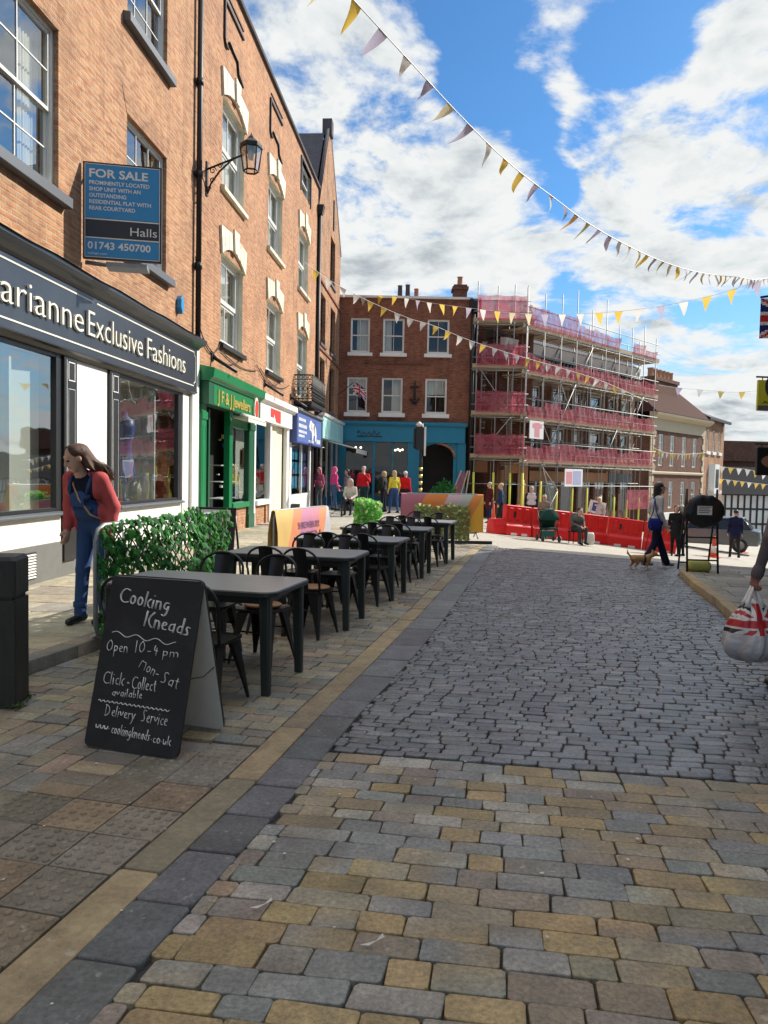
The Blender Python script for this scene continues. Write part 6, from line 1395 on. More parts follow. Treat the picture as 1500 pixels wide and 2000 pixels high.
A2, D2 = (-2.9,27.5), (1.0,.62)
pB = [fl(17.2,.02,9.0)]+[plan(x,y,A2,D2) for x,y in ((640,545),(690,573),(740,597),(800,622),(850,637),(905,660),(960,679),(1030,700),(1100,720),(1180,746),(1265,785))]
bunting('yellow and white bunting string slanting down from left wall to the scaffold', pB, 'ywwwyywwwyyww', .62, .30, .36, .5, 5, .008)
A3, D3 = (2.4,34.0), (1.0,-1.05)
pC = [(-2.0,36.7,10.0)]+[plan(x,y,A3,D3) for x,y in ((760,578),(845,592),(920,602),(990,610),(1060,614),(1130,613),(1200,609),(1270,601),(1345,588),(1410,572),(1475,552))]+[(RFX(21.8),21.8,8.0)]
bunting('high yellow, white and lilac bunting string over the scaffold roof', pC, 'wyywlwyylwycclw', .80, .34, .46, .4, 7, .007)
def row(label, A, D, pix, cols, sp, w, h, seed):
    P = [plan(x,y,A,D) for x,y in pix]; return bunting(label, P, cols, sp, w, h, .25, seed, .012)
row('bunting string across the front of the quoined brick building', (18.0,50.5), (1,1.02), ((1272,872),(1300,884),(1340,887),(1382,884)), 'yyww', .62, .42, .42, 2)
row('upper bunting string against the dark slate roofs', (28,63.0), (1,.12), ((1395,908),(1420,913),(1460,917),(1510,928)), 'wyw', .75, .5, .55, 4)
row('lower bunting string against the dark slate roofs', (28,62.0), (1,.12), ((1395,934),(1420,937),(1460,942),(1510,948)), 'ywy', .62, .42, .45, 6)
row('faint distant bunting string high above the end house', (25,52.0), (1,.1), ((1285,752),(1330,758),(1390,763),(1440,766),(1510,760)), 'lwgy', 1.5, .5, .5, 8)
# ------------------------------------------------------------------ flags and hanging signs
M['fl_red'] = cloth_mat('flag_red', (.55,.03,.04), .3); M['fl_blue'] = cloth_mat('flag_blue', (.02,.03,.16), .3); M['fl_white'] = cloth_mat('flag_white', (.68,.67,.66), .3)
def flag(name, label, loc, rz, W, H, pole, wave=.05, droop=0.0):
    """union flag hung from its left edge; local x along the fly, z up"""
    t = thing(name, label, 'flag', loc, rz); nx, nz = 40, 24; mb = MB()
    def colr(u, v):
        a, b = u-.5, v-.5; asp = 2.0
        if abs(a) < .05 or abs(b) < .10: return 0
        if abs(a) < .085 or abs(b) < .165: return 2
        X, Y = a*asp, b; s = 1 if X*Y > 0 else -1; d = abs(Y-s*X*.5)/1.118
        if d < .035: return 0
        if d < .10: return 2
        return 1
    V = []; 
    for j in range(nz+1):
        for i in range(nx+1):
            u, v = i/nx, j/nz; V.append((u*W*(1-.25*droop), wave*math.sin(u*7+v*2)*u, (v-1)*H-droop*H*u*u*.8+.02*math.sin(u*5)))
    F = []; m_ = []
    for j in range(nz):
        for i in range(nx): F.append((j*(nx+1)+i, j*(nx+1)+i+1, (j+1)*(nx+1)+i+1, (j+1)*(nx+1)+i)); m_.append(colr((i+.5)/nx,(j+.5)/nz))
    mb.add(V, F, m_, True); mb.build('cloth', [M['fl_red'], M['fl_blue'], M['fl_white']], t, fix=False)
    p = MB(); p.tube(pole, .018, 6); p.build('pole', M['iron'], t); return t
p = fl(25.0,.05,5.15); q = at(690,748,33.6)
flag('union_flag', 'small union flag drooping from a pole on the gabled building', q, R_(-8), .72, .5, [tuple(p-q), (0.02,0,.03)], .07, .8)
q = at(1486,583,12.0); flag('union_flag', 'large union flag at the upper right edge of the picture', q, R_(10), 1.25, .62, [(0,0,.02),(2.2,.3,.45)], .02, .0)
def hang_sign(label, c, w, h, mats, build):
    t = thing('hanging_sign', label, 'sign', c, R_(6)); mb = MB(); mb.box(0,w,-.03,.03,-h,0); bd = mb.build('board', M[mats], t, bevel=.01); mb = MB(); mb.tube([(-.03,0,.06),(w+.5,0,.06)], .018, 6); mb.tube([(.1,0,0),(.1,0,.06)], .01, 5); mb.tube([(w-.1,0,0),(w-.1,0,.06)], .01, 5); mb.build('bracket', M['iron'], t); build(bd); return t
M['lime'] = mat('lime_yellow', (.62,.62,.03), .45, .05)
def b_l(bd):
    mb = MB(); n = 24; mb.prism([(.36+.22*math.cos(2*math.pi*k/n), -.12+.26*math.sin(2*math.pi*k/n)) for k in range(n)], -.035, -.0305, 'y'); mb.build('emblem', M['black'], bd); mb = MB(); mb.prism([(.36+.12*math.cos(2*math.pi*k/n), -.12+.15*math.sin(2*math.pi*k/n)) for k in range(n)], -.040, -.0355, 'y'); mb.build('emblem_centre', M['steel'], bd)
    mb = MB(); mb.box(.0,.7,-.036,-.0305,-.60,-.50); mb.build('footer', M['plinth'], bd)
    tx = MB(); tx.tube([(.12+.035*k,-.033,-.43+.022*(1 if k % 2 else -1)) for k in range(13)], .009, 4); tx.build('lettering', M['black'], bd)
hang_sign('lime yellow hanging shop sign with black emblem at the right edge', at(1480,742,15.0), .7, .60, 'lime', b_l)
def b_d(bd):
    mb = MB(); n = 20; mb.prism([(.38+.30*math.cos(2*math.pi*k/n), -.26+.13*math.sin(2*math.pi*k/n)) for k in range(n)], -.035, -.0305, 'y'); mb.build('emblem', M['terracotta'], bd)
hang_sign('dark rounded hanging sign with brown oval, right edge above the yellow coat', at(1478,873,14.0), .75, .52, 'black', b_d)
# ------------------------------------------------------------------ traffic signal, planter and odds and ends by the turquoise shop
c = at(820,985,33.0); TS = thing('traffic_signal', 'black traffic signal seen from behind on a banded post', 'traffic light', (c.x,33,gz(c.x,33)), 0)
mb = MB(); mb.tube([(0,0,0),(0,0,3.9)], .075, 10); mb.build('post', M['black'], TS)
mb = MB(); mb.box(-.24,.1,-.12,.14,2.75,3.75); mb.box(-.34,-.24,-.05,.1,2.8,3.7); mb.build('signal_head', M['black'], TS, bevel=.02); mb = MB(); mb.box(.12,.2,-.1,.1,2.5,3.75); mb.build('backing_edge', M['white'], TS); mb = MB(); mb.lathe([(.1,3.75),(.16,3.85),(.02,3.98)], 10, 0, True, (-.1,0,0)); mb.build('camera_cap', M['sash'], TS)
for z in (.95,1.25,1.55,1.85): mb = MB(); mb.lathe([(.082,z),(.082,z+.14)], 10); mb.build('yellow_band', M['gold'], TS)
c = at(880,980,35.2); PL = thing('wooden_planter', 'dark wooden planter tub outside the arched doorway', 'planter', (c.x-.3,35.0,gz(c.x,35)), 0); mb = MB(); mb.lathe([(.42,0),(.52,.4),(.5,.95),(.44,.98),(.42,.9)], 14); mb.build('tub', M['black_wood'], PL); mb = MB(); rg = random.Random(4)
for k in range(260): leaf(mb, (rg.gauss(0,.25),rg.gauss(0,.25),1.0+abs(rg.gauss(0,.22))), rg.uniform(.05,.09), (rg.uniform(-1,1),-1,rg.uniform(0,1)), (0,0,1))
mb.build('plant', M['ivy'], PL, fix=False)
for k, (px, lab) in enumerate(((806,'white framed outdoor table left of the banded signal post'),(838,'white framed outdoor table right of the banded signal post'))):
    c = at(px,980,31.8); t = thing('outdoor_table', lab, 'table', (c.x,31.8,gz(c.x,31.8)), 0, 'white framed tables'); mb = MB(); mb.box(-.45,.45,-.3,.3,.70,.74); mb.build('tabletop', M['sash'], t)
    for x in (-.4,.4):
        for y in (-.25,.25): mb = MB(); mb.tube([(x,y,0),(x,y,.7)], .025, 5); mb.build('leg', M['sash'], t)
# tilted panels with pink netting stacked by the scaffold
p0 = at(905,915,35.3); t = thing('leaning_ladder_panel', 'pink netted panel leaning up against the corner of the scaffold', 'panel', (at(872,985,34.6).x,34.6,gz(2.9,34.6)), R_(6)); mb = MB()
mb.quad((-.15,0,.0),(.35,0,.0),(1.0,.35,2.0),(.72,.35,2.0)); mb.build('net', M['net'], t); mb = MB()
for a, b in (((-.15,-.02,0),(.72,.33,2.05)),((.38,-.02,0),(1.02,.33,2.05)),((.75,-.02,0),(1.1,.33,2.05))): mb.tube([a,b], .035, 6)
mb.build('pole', M['plank'], t)
# parked car beyond the right pavement
CR = thing('parked_car', 'silver grey hatchback parked down the hill behind the covered road sign', 'car', (0,0,0), 0)
c = gp(1362,1072); CR.location = (c.x+.9,c.y+.9,gz(c.x+.9,c.y+.9)); CR.rotation_euler.z = R_(-28)
def car(t):
    W = .86; prof = [(-2.0,.30),(-2.05,.62),(-1.98,.86),(-1.15,.98),(-.45,1.42),(.75,1.46),(1.55,1.30),(1.95,.98),(2.02,.55),(1.95,.30)]
    def ring(s, dz): return [(x, s, z-(dz if z > 1.0 else 0)) for x, z in prof]
    mb = MB(); rings = [[(x*.97,-W,z) for x,z in [(a,min(b,.95)) for a,b in prof]]]
    body = [(-2.0,.30),(-2.07,.60),(-2.0,.80),(-1.15,.96),(1.70,.98),(2.0,.92),(2.04,.55),(1.95,.30)]
    mb.loft([[(x*.96,-W,z*.98+.01) for x,z in body],[(x,-W*.9,z) for x,z in body],[(x,W*.9,z) for x,z in body],[(x*.96,W,z*.98+.01) for x,z in body]], 0, False); mb.build('body', M['car_paint'], t, bevel=.03, seg=2)
    roof = [(-1.15,.955),(-.40,1.40),(.80,1.45),(1.5,1.32),(1.72,.97)]
    mb = MB(); mb.loft([[(x,-W*.86*(1 if z < 1 else .86),z) for x,z in roof],[(x,W*.86*(1 if z < 1 else .86),z) for x,z in roof]]); mb.build('cabin', M['car_glass'], t, bevel=.02)
    mb = MB(); mb.box(-.38,1.35,-W*.72,W*.72,1.405,1.475); mb.build('roof', M['car_paint'], t, bevel=.03)
    for s in (-1,1):
        for a, b in (((-1.15,.96),(-.40,1.41)),((.35,.97),(.35,1.43)),((1.7,.97),(1.35,1.40))): mb = MB(); mb.tube([(a[0],s*W*.86,a[1]),(b[0],s*W*.745,b[1])], .035, 6); mb.build('roof_pillar', M['car_paint'], t)
        mb = MB(); mb.box(-.95,-.8,s*W,s*(W+.16),.98,1.10); mb.build('door_mirror', M['car_paint'], t, bevel=.02)
        mb = MB(); mb.box(-2.06,-1.92,s*.45,s*.78,.66,.80); mb.build('headlight', M['sash'], t, bevel=.02)
        for x in (-1.28,1.25):
            wl = MB(); wl.tube([(x,s*(W-.20),.31),(x,s*(W+.01),.31)], .31, 20); w = wl.build('tyre', M['black'], t, bevel=.02); rm = MB(); rm.tube([(x,s*(W-.02),.31),(x,s*(W+.018),.31)], .19, 12); rm.build('rim', M['galv'], w)
    mb = MB(); mb.box(-2.085,-2.05,-.26,.26,.42,.53); mb.build('number_plate', M['sash'], t)
M['car_paint'] = mat('grey_car_paint', (.15,.17,.175), .25, .05, metal=.6); M['car_glass'] = mat('car_glass', (.02,.025,.03), .08, .1)
car(CR)
# ================================================================== people: one smooth surface per body from blended tapered limbs
def sdf_cap(P, a, b, ra, rb):
    a, b = np.array(a, float), np.array(b, float); ba = b-a; L2 = max(ba@ba, 1e-9)
    t = np.clip(((P-a)@ba)/L2, 0, 1); d = P-(a+t[:,None]*ba); return np.sqrt((d*d).sum(1))-(ra+(rb-ra)*t)
def sdf_ell(P, c, r, rot=None):
    d = P-np.array(c, float)
    if rot is not None: d = d@np.array(rot)
    r = np.array(r, float); k0 = np.sqrt(((d/r)**2).sum(1)); k1 = np.sqrt(((d/(r*r))**2).sum(1)); return np.where(k1 > 1e-9, k0*(k0-1)/np.maximum(k1,1e-9), -r.min())
def sdf_mesh(name, prims, mats, parent=None, res=.02, k=.02, extra=None, cut=None):
    """prims: ('c', a, b, ra, rb, mat) or ('e', centre, radii, mat[, rot]); naive surface nets"""
    lo = np.full(3, 1e9); hi = -lo
    for p in prims:
        if p[0] == 'c':
            for q, r in ((p[1],p[3]),(p[2],p[4])): lo = np.minimum(lo, np.array(q)-r); hi = np.maximum(hi, np.array(q)+r)
        else: r = max(p[2]); lo = np.minimum(lo, np.array(p[1])-r); hi = np.maximum(hi, np.array(p[1])+r)
    lo -= 2.5*res; hi += 2.5*res; n = np.ceil((hi-lo)/res).astype(int)+1
    X = [lo[i]+res*np.arange(n[i]) for i in range(3)]; D = np.full(tuple(n), 1.0)
    for p in prims:     # evaluate each primitive only in its own box
        if p[0] == 'c': pts = np.array([p[1],p[2]]); r = max(p[3],p[4])
        else: pts = np.array([p[1]]); r = max(p[2])
        a = np.clip(np.floor((pts.min(0)-r-3*k-2*res-lo)/res).astype(int), 0, n-1); b = np.clip(np.ceil((pts.max(0)+r+3*k+2*res-lo)/res).astype(int)+1, 1, n)
        G_ = np.stack(np.meshgrid(X[0][a[0]:b[0]], X[1][a[1]:b[1]], X[2][a[2]:b[2]], indexing='ij'), -1); P = G_.reshape(-1,3)
        d = sdf_cap(P,p[1],p[2],p[3],p[4]) if p[0] == 'c' else sdf_ell(P,p[1],p[2],p[4] if len(p) > 4 else None)
        d = d.reshape(G_.shape[:3]); S = D[a[0]:b[0],a[1]:b[1],a[2]:b[2]]
        h = np.maximum(k-np.abs(S-d), 0)/k; D[a[0]:b[0],a[1]:b[1],a[2]:b[2]] = np.minimum(S,d)-h*h*k*.25
    if cut is not None:
        G_ = np.stack(np.meshgrid(*X, indexing='ij'), -1); D = np.maximum(D, cut(G_))
    s = D < 0; c = np.stack([s[i:n[0]-1+i, j:n[1]-1+j, l:n[2]-1+l] for i in (0,1) for j in (0,1) for l in (0,1)]); act = c.any(0) & ~c.all(0)
    idx = np.full(act.shape, -1); ii = np.argwhere(act); idx[act] = np.arange(len(ii))
    acc = np.zeros((len(ii),3)); cnt = np.zeros(len(ii)); cor = [(i,j,l) for i in (0,1) for j in (0,1) for l in (0,1)]
    for A in cor:
        for ax in range(3):
            if A[ax]: continue
            B = list(A); B[ax] = 1
            da = D[ii[:,0]+A[0],ii[:,1]+A[1],ii[:,2]+A[2]]; db = D[ii[:,0]+B[0],ii[:,1]+B[1],ii[:,2]+B[2]]; m = (da < 0) != (db < 0)
            t = np.where(m, da/np.where(m, da-db, 1), 0); p = np.tile(np.array(A,float), (len(ii),1)); p[:,ax] += t; acc[m] += p[m]; cnt[m] += 1
    V = lo+(ii+acc/np.maximum(cnt,1)[:,None])*res; F = []
    for ax in range(3):
        u, v = (ax+1)%3, (ax+2)%3; sl0 = [slice(None)]*3; sl1 = [slice(None)]*3; sl0[ax] = slice(0,-1); sl1[ax] = slice(1,None)
        e = np.argwhere(s[tuple(sl0)] != s[tuple(sl1)]); e = e[(e[:,u] > 0)&(e[:,v] > 0)&(e[:,u] < n[u]-1)&(e[:,v] < n[v]-1)]
        def I(du, dv): q = e.copy(); q[:,u] -= du; q[:,v] -= dv; return idx[q[:,0],q[:,1],q[:,2]]
        q = np.stack([I(0,0),I(1,0),I(1,1),I(0,1)],1); ins = s[tuple(e.T)]; q[~ins] = q[~ins][:,::-1]; F.append(q[(q >= 0).all(1)])
    F = np.concatenate(F); C = V[F].mean(1); best = np.full(len(F), 1e9); mi = np.zeros(len(F), int)
    for p in prims:
        d = sdf_cap(C,p[1],p[2],p[3],p[4]) if p[0] == 'c' else sdf_ell(C,p[1],p[2],p[4] if len(p) > 4 else None)
        m_ = p[5] if p[0] == 'c' else p[3]; w = d < best; best[w] = d[w]; mi[w] = m_
    mb = MB(); mb.v = [tuple(x) for x in V]; mb.f = [tuple(int(y) for y in x) for x in F]; mb.m = [int(x) for x in mi]; mb.sm = [True]*len(F)
    if extra: extra(mb)
    return mb.build(name, mats, parent, fix=False)
def V3(*a): return np.array(a, float)
def hand_prims(w, d, side, s=1.0, curl=.5, m=0, spread=1.0, grip=False):
    """palm and five separate fingers; w wrist, d unit direction of the hand, side unit towards the thumb"""
    w, d, side = V3(*w), V3(*d), V3(*side); d = d/np.linalg.norm(d); side = side-d*(side@d); side /= np.linalg.norm(side); nrm = np.cross(d, side); P = []
    palm = w+d*.075*s
    P.append(('c', w, w+d*.03*s, .024*s, .026*s, m))
    for o in (-.026,-.009,.009,.026): P.append(('c', w+d*.02*s+side*o*.6*s, palm+side*o*s, .014*s, .0115*s, m))
    for o, L in ((.029,.072),(.010,.082),(-.010,.076),(-.028,.058)):
        b = palm+side*o*s; dirs = d; pts = [b]
        for j, f in enumerate((.45,.32,.23)):
            ang = curl*(j+.6)*.75; v = d*math.cos(ang)+nrm*math.sin(ang)+side*o*1.5*spread*(.3 if grip else 1); v /= np.linalg.norm(v); pts.append(pts[-1]+v*L*f*s)
        for j in range(3): P.append(('c', pts[j], pts[j+1], (.0092-.0008*j)*s, (.0086-.0010*j)*s, m))
    t0 = w+d*.025*s+side*.022*s; t1 = t0+(d*.55+side*.65+nrm*.35)*.045*s; t2 = t1+(d*.85+side*.2+nrm*.5)*.032*s
    P += [('c', t0, t1, .0125*s, .0105*s, m), ('c', t1, t2, .0102*s, .008*s, m)]
    return P
SKIN = mat('skin', (.60,.36,.27), .55, .08, 9, spec=.35); EYE = mat('eye_dark', (.03,.02,.02), .3); LIP = mat('lips', (.42,.15,.13), .5)
def hairm(n, c): return mat(n, c, .55, .35, 30, bump=.5, bscale=60, stretch=(6,6,1))
H_BR, H_GR, H_BL, H_DK = hairm('brown_hair', (.075,.030,.015)), hairm('grey_hair', (.42,.40,.37)), hairm('blond_hair', (.55,.42,.20)), hairm('dark_hair', (.012,.010,.009))
def head_prims(c, f, up, s=1.0, detail=True):
    """c head centre, f facing direction, up; skin 0, eyes 4, lips 5"""
    c, f, up = V3(*c), V3(*f), V3(*up); f = f/np.linalg.norm(f); up = up-f*(up@f); up /= np.linalg.norm(up); r = np.cross(f, up); R = np.stack([r, f, up], 1)
    q = lambda x, y, z: c+(r*x+f*y+up*z)*s
    P = [('e', q(0,-.012,.03), (.074*s,.092*s,.088*s), 0, R), ('e', q(0,.028,-.035), (.058*s,.062*s,.078*s), 0, R), ('c', q(-.02,.062,-.095), q(.02,.062,-.095), .02*s, .02*s, 0)]
    if detail:
        P += [('c', q(0,.088,.012), q(0,.112,-.028), .009*s, .013*s, 0), ('e', q(.015,.098,-.034), (.009*s,)*3, 0), ('e', q(-.015,.098,-.034), (.009*s,)*3, 0), ('c', q(-.03,.080,.034), q(.03,.080,.034), .012*s, .012*s, 0),
              ('e', q(.078,-.012,-.005), (.010*s,.020*s,.032*s), 0, R), ('e', q(-.078,-.012,-.005), (.010*s,.020*s,.032*s), 0, R), ('e', q(.031,.083,.008), (.012*s,.0075*s,.0075*s), 4, R), ('e', q(-.031,.083,.008), (.012*s,.0075*s,.0075*s), 4, R), ('c', q(-.02,.086,-.062), q(.02,.086,-.062), .0075*s, .0075*s, 5)]
    return P
POSE = dict(hd=(0,.03,1.60), nk=(0,0,1.46), ch=(0,0,1.27), be=(0,.01,1.08), pe=(0,0,.95), sl=(-.175,0,1.405), el=(-.225,-.02,1.13), wl=(-.235,.07,.90), sr=(.175,0,1.405), er=(.225,-.02,1.13), wr=(.235,.07,.90), hl=(-.09,0,.93), kl=(-.10,.02,.51), al=(-.10,-.03,.09), hr=(.09,0,.93), kr=(.10,.02,.51), ar=(.10,-.03,.09))
def body_prims(j, s=1.0, top=1, bot=2, sleeve=None, shin=None, coat=0.0, fat=1.0, face=(0,1,0), foot=(0,1,0), detail=True, hcurl=.6, flare=0.0, headup=(0,0,1), hands=True, head=True):
    J = {k: V3(*v)*s for k, v in j.items()}; sl_ = top if sleeve is None else sleeve; sh = bot if shin is None else shin
    r = lambda x: x*s; fr = r(fat); P = []
    P += [('c', J['ch']+V3(-.075,0,.03)*fr, J['ch']+V3(.075,0,.03)*fr, r(.105)*fat, r(.105)*fat, top), ('c', J['sl']*.8+J['sr']*.2, J['sr']*.8+J['sl']*.2, r(.066), r(.066), top),
          ('c', J['be']+V3(-.055,0,0)*fr, J['be']+V3(.055,0,0)*fr, r(.105)*fat, r(.105)*fat, top), ('c', J['ch'], J['be'], r(.11)*fat, r(.11)*fat, top),
          ('c', J['pe']+V3(-.07,-.01,0)*fr, J['pe']+V3(.07,-.01,0)*fr, r(.108)*fat, r(.108)*fat, bot if coat <= 0 else top), ('c', J['nk'], J['nk']*.3+J['ch']*.7, r(.06), r(.10), top), ('c', J['hd'], J['nk']-V3(0,0,.03)*s, r(.05), r(.056), 0)]
    if coat > 0: P.append(('c', J['pe'], J['pe']-V3(0,.0,coat)*s, r(.15)*fat, r(.165)*fat, top))
    if head: P += head_prims(J['hd']+V3(0,0,.02)*s, face, headup, s, detail)
    for a in 'lr':
        P += [('c', J['s'+a], J['e'+a], r(.057)*min(fat,1.1), r(.046), sl_), ('c', J['e'+a], J['w'+a], r(.045), r(.031), sl_), ('c', J['h'+a], J['k'+a], r(.092)*min(fat,1.15), r(.060+flare*.3), bot), ('c', J['k'+a], J['a'+a], r(.060+flare*.3), r(.042+flare), sh)]
        fd = V3(*foot); fd = fd/np.linalg.norm(fd); f0 = J['a'+a]-V3(0,0,.035)*s-fd*.04*s; f1 = J['a'+a]-V3(0,0,.055)*s+fd*.15*s
        P += [('c', f0, f1, r(.042), r(.034), 3), ('c', J['a'+a], f0, r(.036), r(.036), 3)]
        if hands:
            w = J['w'+a]; d = w-J['e'+a]; d = d/np.linalg.norm(d); side = np.cross(d, V3(1 if a == 'l' else -1,0,0)); side = -side if side[1] < 0 else side
            P += hand_prims(w, d, side+V3(0,.3,0), s, hcurl, 0)
    return P
def person(label, loc, rz, pose=None, cl=((.3,.3,.3),(.05,.06,.1),(.02,.02,.02)), hair=None, hairm_=None, s=1.0, res=.024, group=None, **kw):
    """a figure standing at loc, facing rz (local +y)"""
    j = dict(POSE); j.update(pose or {}); t = thing('person', label, 'person', loc, rz, group)
    ms = [SKIN]+[cloth_mat('cloth_%02d' % i, c) for i, c in enumerate(cl)]+[EYE, LIP]
    sdf_mesh('body', body_prims(j, s, **kw), ms, t, res, .02*s)
    h = V3(*j['hd'])*s
    if hair:
        P = []; f = V3(*kw.get('face', (0,1,0))); f = f/np.linalg.norm(f)
        P.append(('e', h+V3(0,0,.062)*s-f*.022*s, (.084*s,.098*s,.080*s), 0))
        if hair == 'long': P += [('c', h-f*.06*s+V3(0,0,.03)*s, h-f*.085*s-V3(0,0,.20)*s, .075*s, .055*s, 0), ('c', h+V3(.06,-.02,.0)*s, h+V3(.07,-.03,-.16)*s, .03*s, .03*s, 0), ('c', h+V3(-.06,-.02,.0)*s, h+V3(-.07,-.03,-.16)*s, .03*s, .03*s, 0)]
        if hair == 'bob': P += [('c', h-f*.05*s+V3(0,0,.03)*s, h-f*.05*s-V3(0,0,.08)*s, .085*s, .075*s, 0)]
        if hair == 'hood': P += [('e', h-f*.02*s+V3(0,0,.03)*s, (.112*s,.115*s,.125*s), 0), ('c', h-f*.05*s-V3(0,0,.02)*s, h-f*.05*s-V3(0,0,.12)*s, .10*s, .11*s, 0)]
        fm = lambda G_: ((G_-h)@f-(.045*s))-(.5*(G_[...,2]-h[2]-.07*s))
        sdf_mesh('hair' if hair != 'hood' else 'hood', P, [hairm_], t, min(res,.016), .02*s, cut=fm)
    return t
def gpt(x, y, dz=0.0): return (x, y, gz(x,y)+dz)
def stand(px, py_foot, D=None, dz=0.0):
    p = gp(px, py_foot, dz); return (p.x, p.y, gz(p.x,p.y)+dz)
stride = lambda f, b: dict(kl=(-.10,f*.5,.52), al=(-.10,f,.10), kr=(.10,-b*.25,.50), ar=(.10,-b,.13))
# ---- woman in dungarees, bending slightly forward, on the raised pavement
WB = fl(0,0,0); wp = Vector((-2.72,7.10,.105))
WM = thing('person', 'woman in blue dungarees and red cardigan leaning forward to look by the ivy screen', 'person', wp, R_(164))
# local +y is the way she faces (towards the camera and left); she leans forward from the hips
WJ = dict(hd=(-.01,.275,1.525), nk=(-.0,.17,1.405), ch=(0,.115,1.235), be=(0,.045,1.06), pe=(0,-.01,.93), sl=(-.165,.12,1.355), el=(-.225,.02,1.10), wl=(-.225,.06,.87), sr=(.165,.12,1.355), er=(.235,.04,1.10), wr=(.215,.10,.88), hl=(-.085,-.01,.91), kl=(-.10,.04,.50), al=(-.10,-.04,.085), hr=(.085,-.01,.91), kr=(.10,.03,.50), ar=(.115,.05,.085))
DEN = cloth_mat('blue_denim', (.035,.075,.19), var=.35); CARD = cloth_mat('coral_red_knit', (.50,.095,.095), var=.2); NAVYT = cloth_mat('navy_tee', (.012,.014,.03)); SHOE = mat('black_shoe', (.012,.011,.011), .4)
fw = (.56,.72,-.44)
P = body_prims(WJ, 1.0, top=1, bot=2, sleeve=6, shin=2, face=fw, headup=(0,.25,1), foot=(.05,1,0), detail=True, hcurl=.55, flare=.012)
# bare ankles between turn-ups and shoes
for a in ('al','ar'): A = V3(*WJ[a]); P.append(('c', A+V3(0,0,.07), A+V3(0,.0,.0), .037, .036, 0))
P = [(p[:5]+(2,)) if (p[0] == 'c' and p[5] == 1 and p[1][2] < 1.25) else p for p in P]
P += [('c', V3(-.07,.205,1.19), V3(.07,.205,1.19), .035, .035, 2), ('c', V3(-.075,.165,1.08), V3(.075,.165,1.08), .03, .03, 2)]
wb = sdf_mesh('body', P, [SKIN, NAVYT, DEN, SHOE, EYE, LIP, CARD], WM, .0105, .018)
J = {k: V3(*v) for k, v in WJ.items()}
# open cardigan: a shell round the back and sides with sleeves, front left open
CP = [('c', J['sl']*.85+J['sr']*.15, J['sr']*.85+J['sl']*.15, .082, .082, 0), ('c', J['ch']+V3(-.075,-.02,.03), J['ch']+V3(.075,-.02,.03), .124, .124, 0), ('c', J['be']+V3(-.07,-.03,0), J['be']+V3(.07,-.03,0), .125, .125, 0), ('c', J['pe']+V3(-.07,-.015,.02), J['pe']+V3(.07,-.015,.02), .118, .118, 0), ('c', J['pe']+V3(-.075,-.005,-.04), J['pe']+V3(.075,-.005,-.04), .114, .114, 0)]
for a in 'lr': CP += [('c', J['s'+a], J['e'+a], .070, .060, 0), ('c', J['e'+a], J['w'+a]*.85+J['e'+a]*.15, .058, .047, 0)]
def open_front(G_):
    ax = np.abs(G_[...,0]); front = (G_[...,1]-(.02+.16*np.clip((G_[...,2]-.90)/.45,0,1)))
    return np.minimum(front, .125-ax+.0*front)       # removes the band in front between the arms
sdf_mesh('cardigan', CP, [CARD], WM, .0115, .03, cut=lambda G_: open_front(G_))
h = J['hd']; f = V3(*fw); f /= np.linalg.norm(f); HP = [('e', h+V3(0,-.005,.062)-f*.012, (.088,.102,.082), 0), ('c', h-f*.05+V3(0,0,.04), h-f*.13+V3(-.03,-.05,-.12), .085, .055, 0), ('c', h+V3(.07,.0,.04), h+V3(.082,-.02,-.10), .026, .022, 0), ('c', h-f*.14+V3(-.03,-.05,-.10), h-f*.18+V3(-.06,-.06,-.24), .045, .022, 0), ('c', h-f*.03+V3(-.07,0,0), h-f*.09+V3(-.09,0,-.14), .028, .02, 0)]
up_ = V3(0,0,1)-f*f[2]; up_ /= np.linalg.norm(up_)
fm = lambda G_: ((G_-h)@f-.055)-(.75*((G_-h)@up_-.045))
sdf_mesh('hair', HP, [H_BR], WM, .0095, .02, cut=fm)
rg = random.Random(17); rt_ = np.cross(f, up_)
mb = MB()
for k in range(130):      # loose strands following the fall of the hair
    a = rg.uniform(-1.35,1.35); b = rg.uniform(-.2,1.0); p0 = h+up_*(.062+.085*math.cos(a)*max(.2,1-abs(b)*.3))+rt_*(.088*math.sin(a))-f*(.10*b-.02)
    e_ = V3(-.05,-.06,0)*rg.uniform(.4,1.6)+V3(rg.gauss(0,.02),rg.gauss(0,.02),rg.gauss(0,.03)); q1 = h-f*.11+rt_*(.075*math.sin(a))+V3(0,-.02,-.04); q2 = h-f*.17+rt_*(.05*math.sin(a))+V3(-.03,-.05,-.13)+e_*.4; q3 = h-f*.18+rt_*(.035*math.sin(a))+V3(-.06,-.06,-.24)+e_*.8
    mb.tube([p0,(p0+q1)/2+up_*.012,q1,q2,q3], [.0035,.004,.004,.003,.0012], 4)
mb.build('hair_strand', H_BR, WM)
mb = MB(); mb.tube([(.125,.10,1.435),(.06,.215,1.30),(-.02,.245,1.17),(-.11,.20,1.03),(-.17,.10,.98)], .009, 6); mb.build('bag_strap', mat('tan_strap', (.45,.28,.12), .6), WM)
mb = MB()
for s in (-1,1): mb.tube([(s*.085,.225,1.21),(s*.10,.215,1.29),(s*.105,.17,1.40),(s*.09,.08,1.44)], .014, 6)
mb.build('dungaree_strap', DEN, WM)
mb = MB(); mb.box(-.07,.07,.236,.243,1.10,1.20); mb.build('bib_pocket', DEN, WM, bevel=.003)
for s in (-1,1): mb = MB(); A = J['al' if s < 0 else 'ar']; mb.lathe([(.058,.10),(.062,.11),(.062,.15),(.056,.155)], 14, 0, True, (A[0],A[1]+.002,.045)); mb.build('turn_up', DEN, WM)
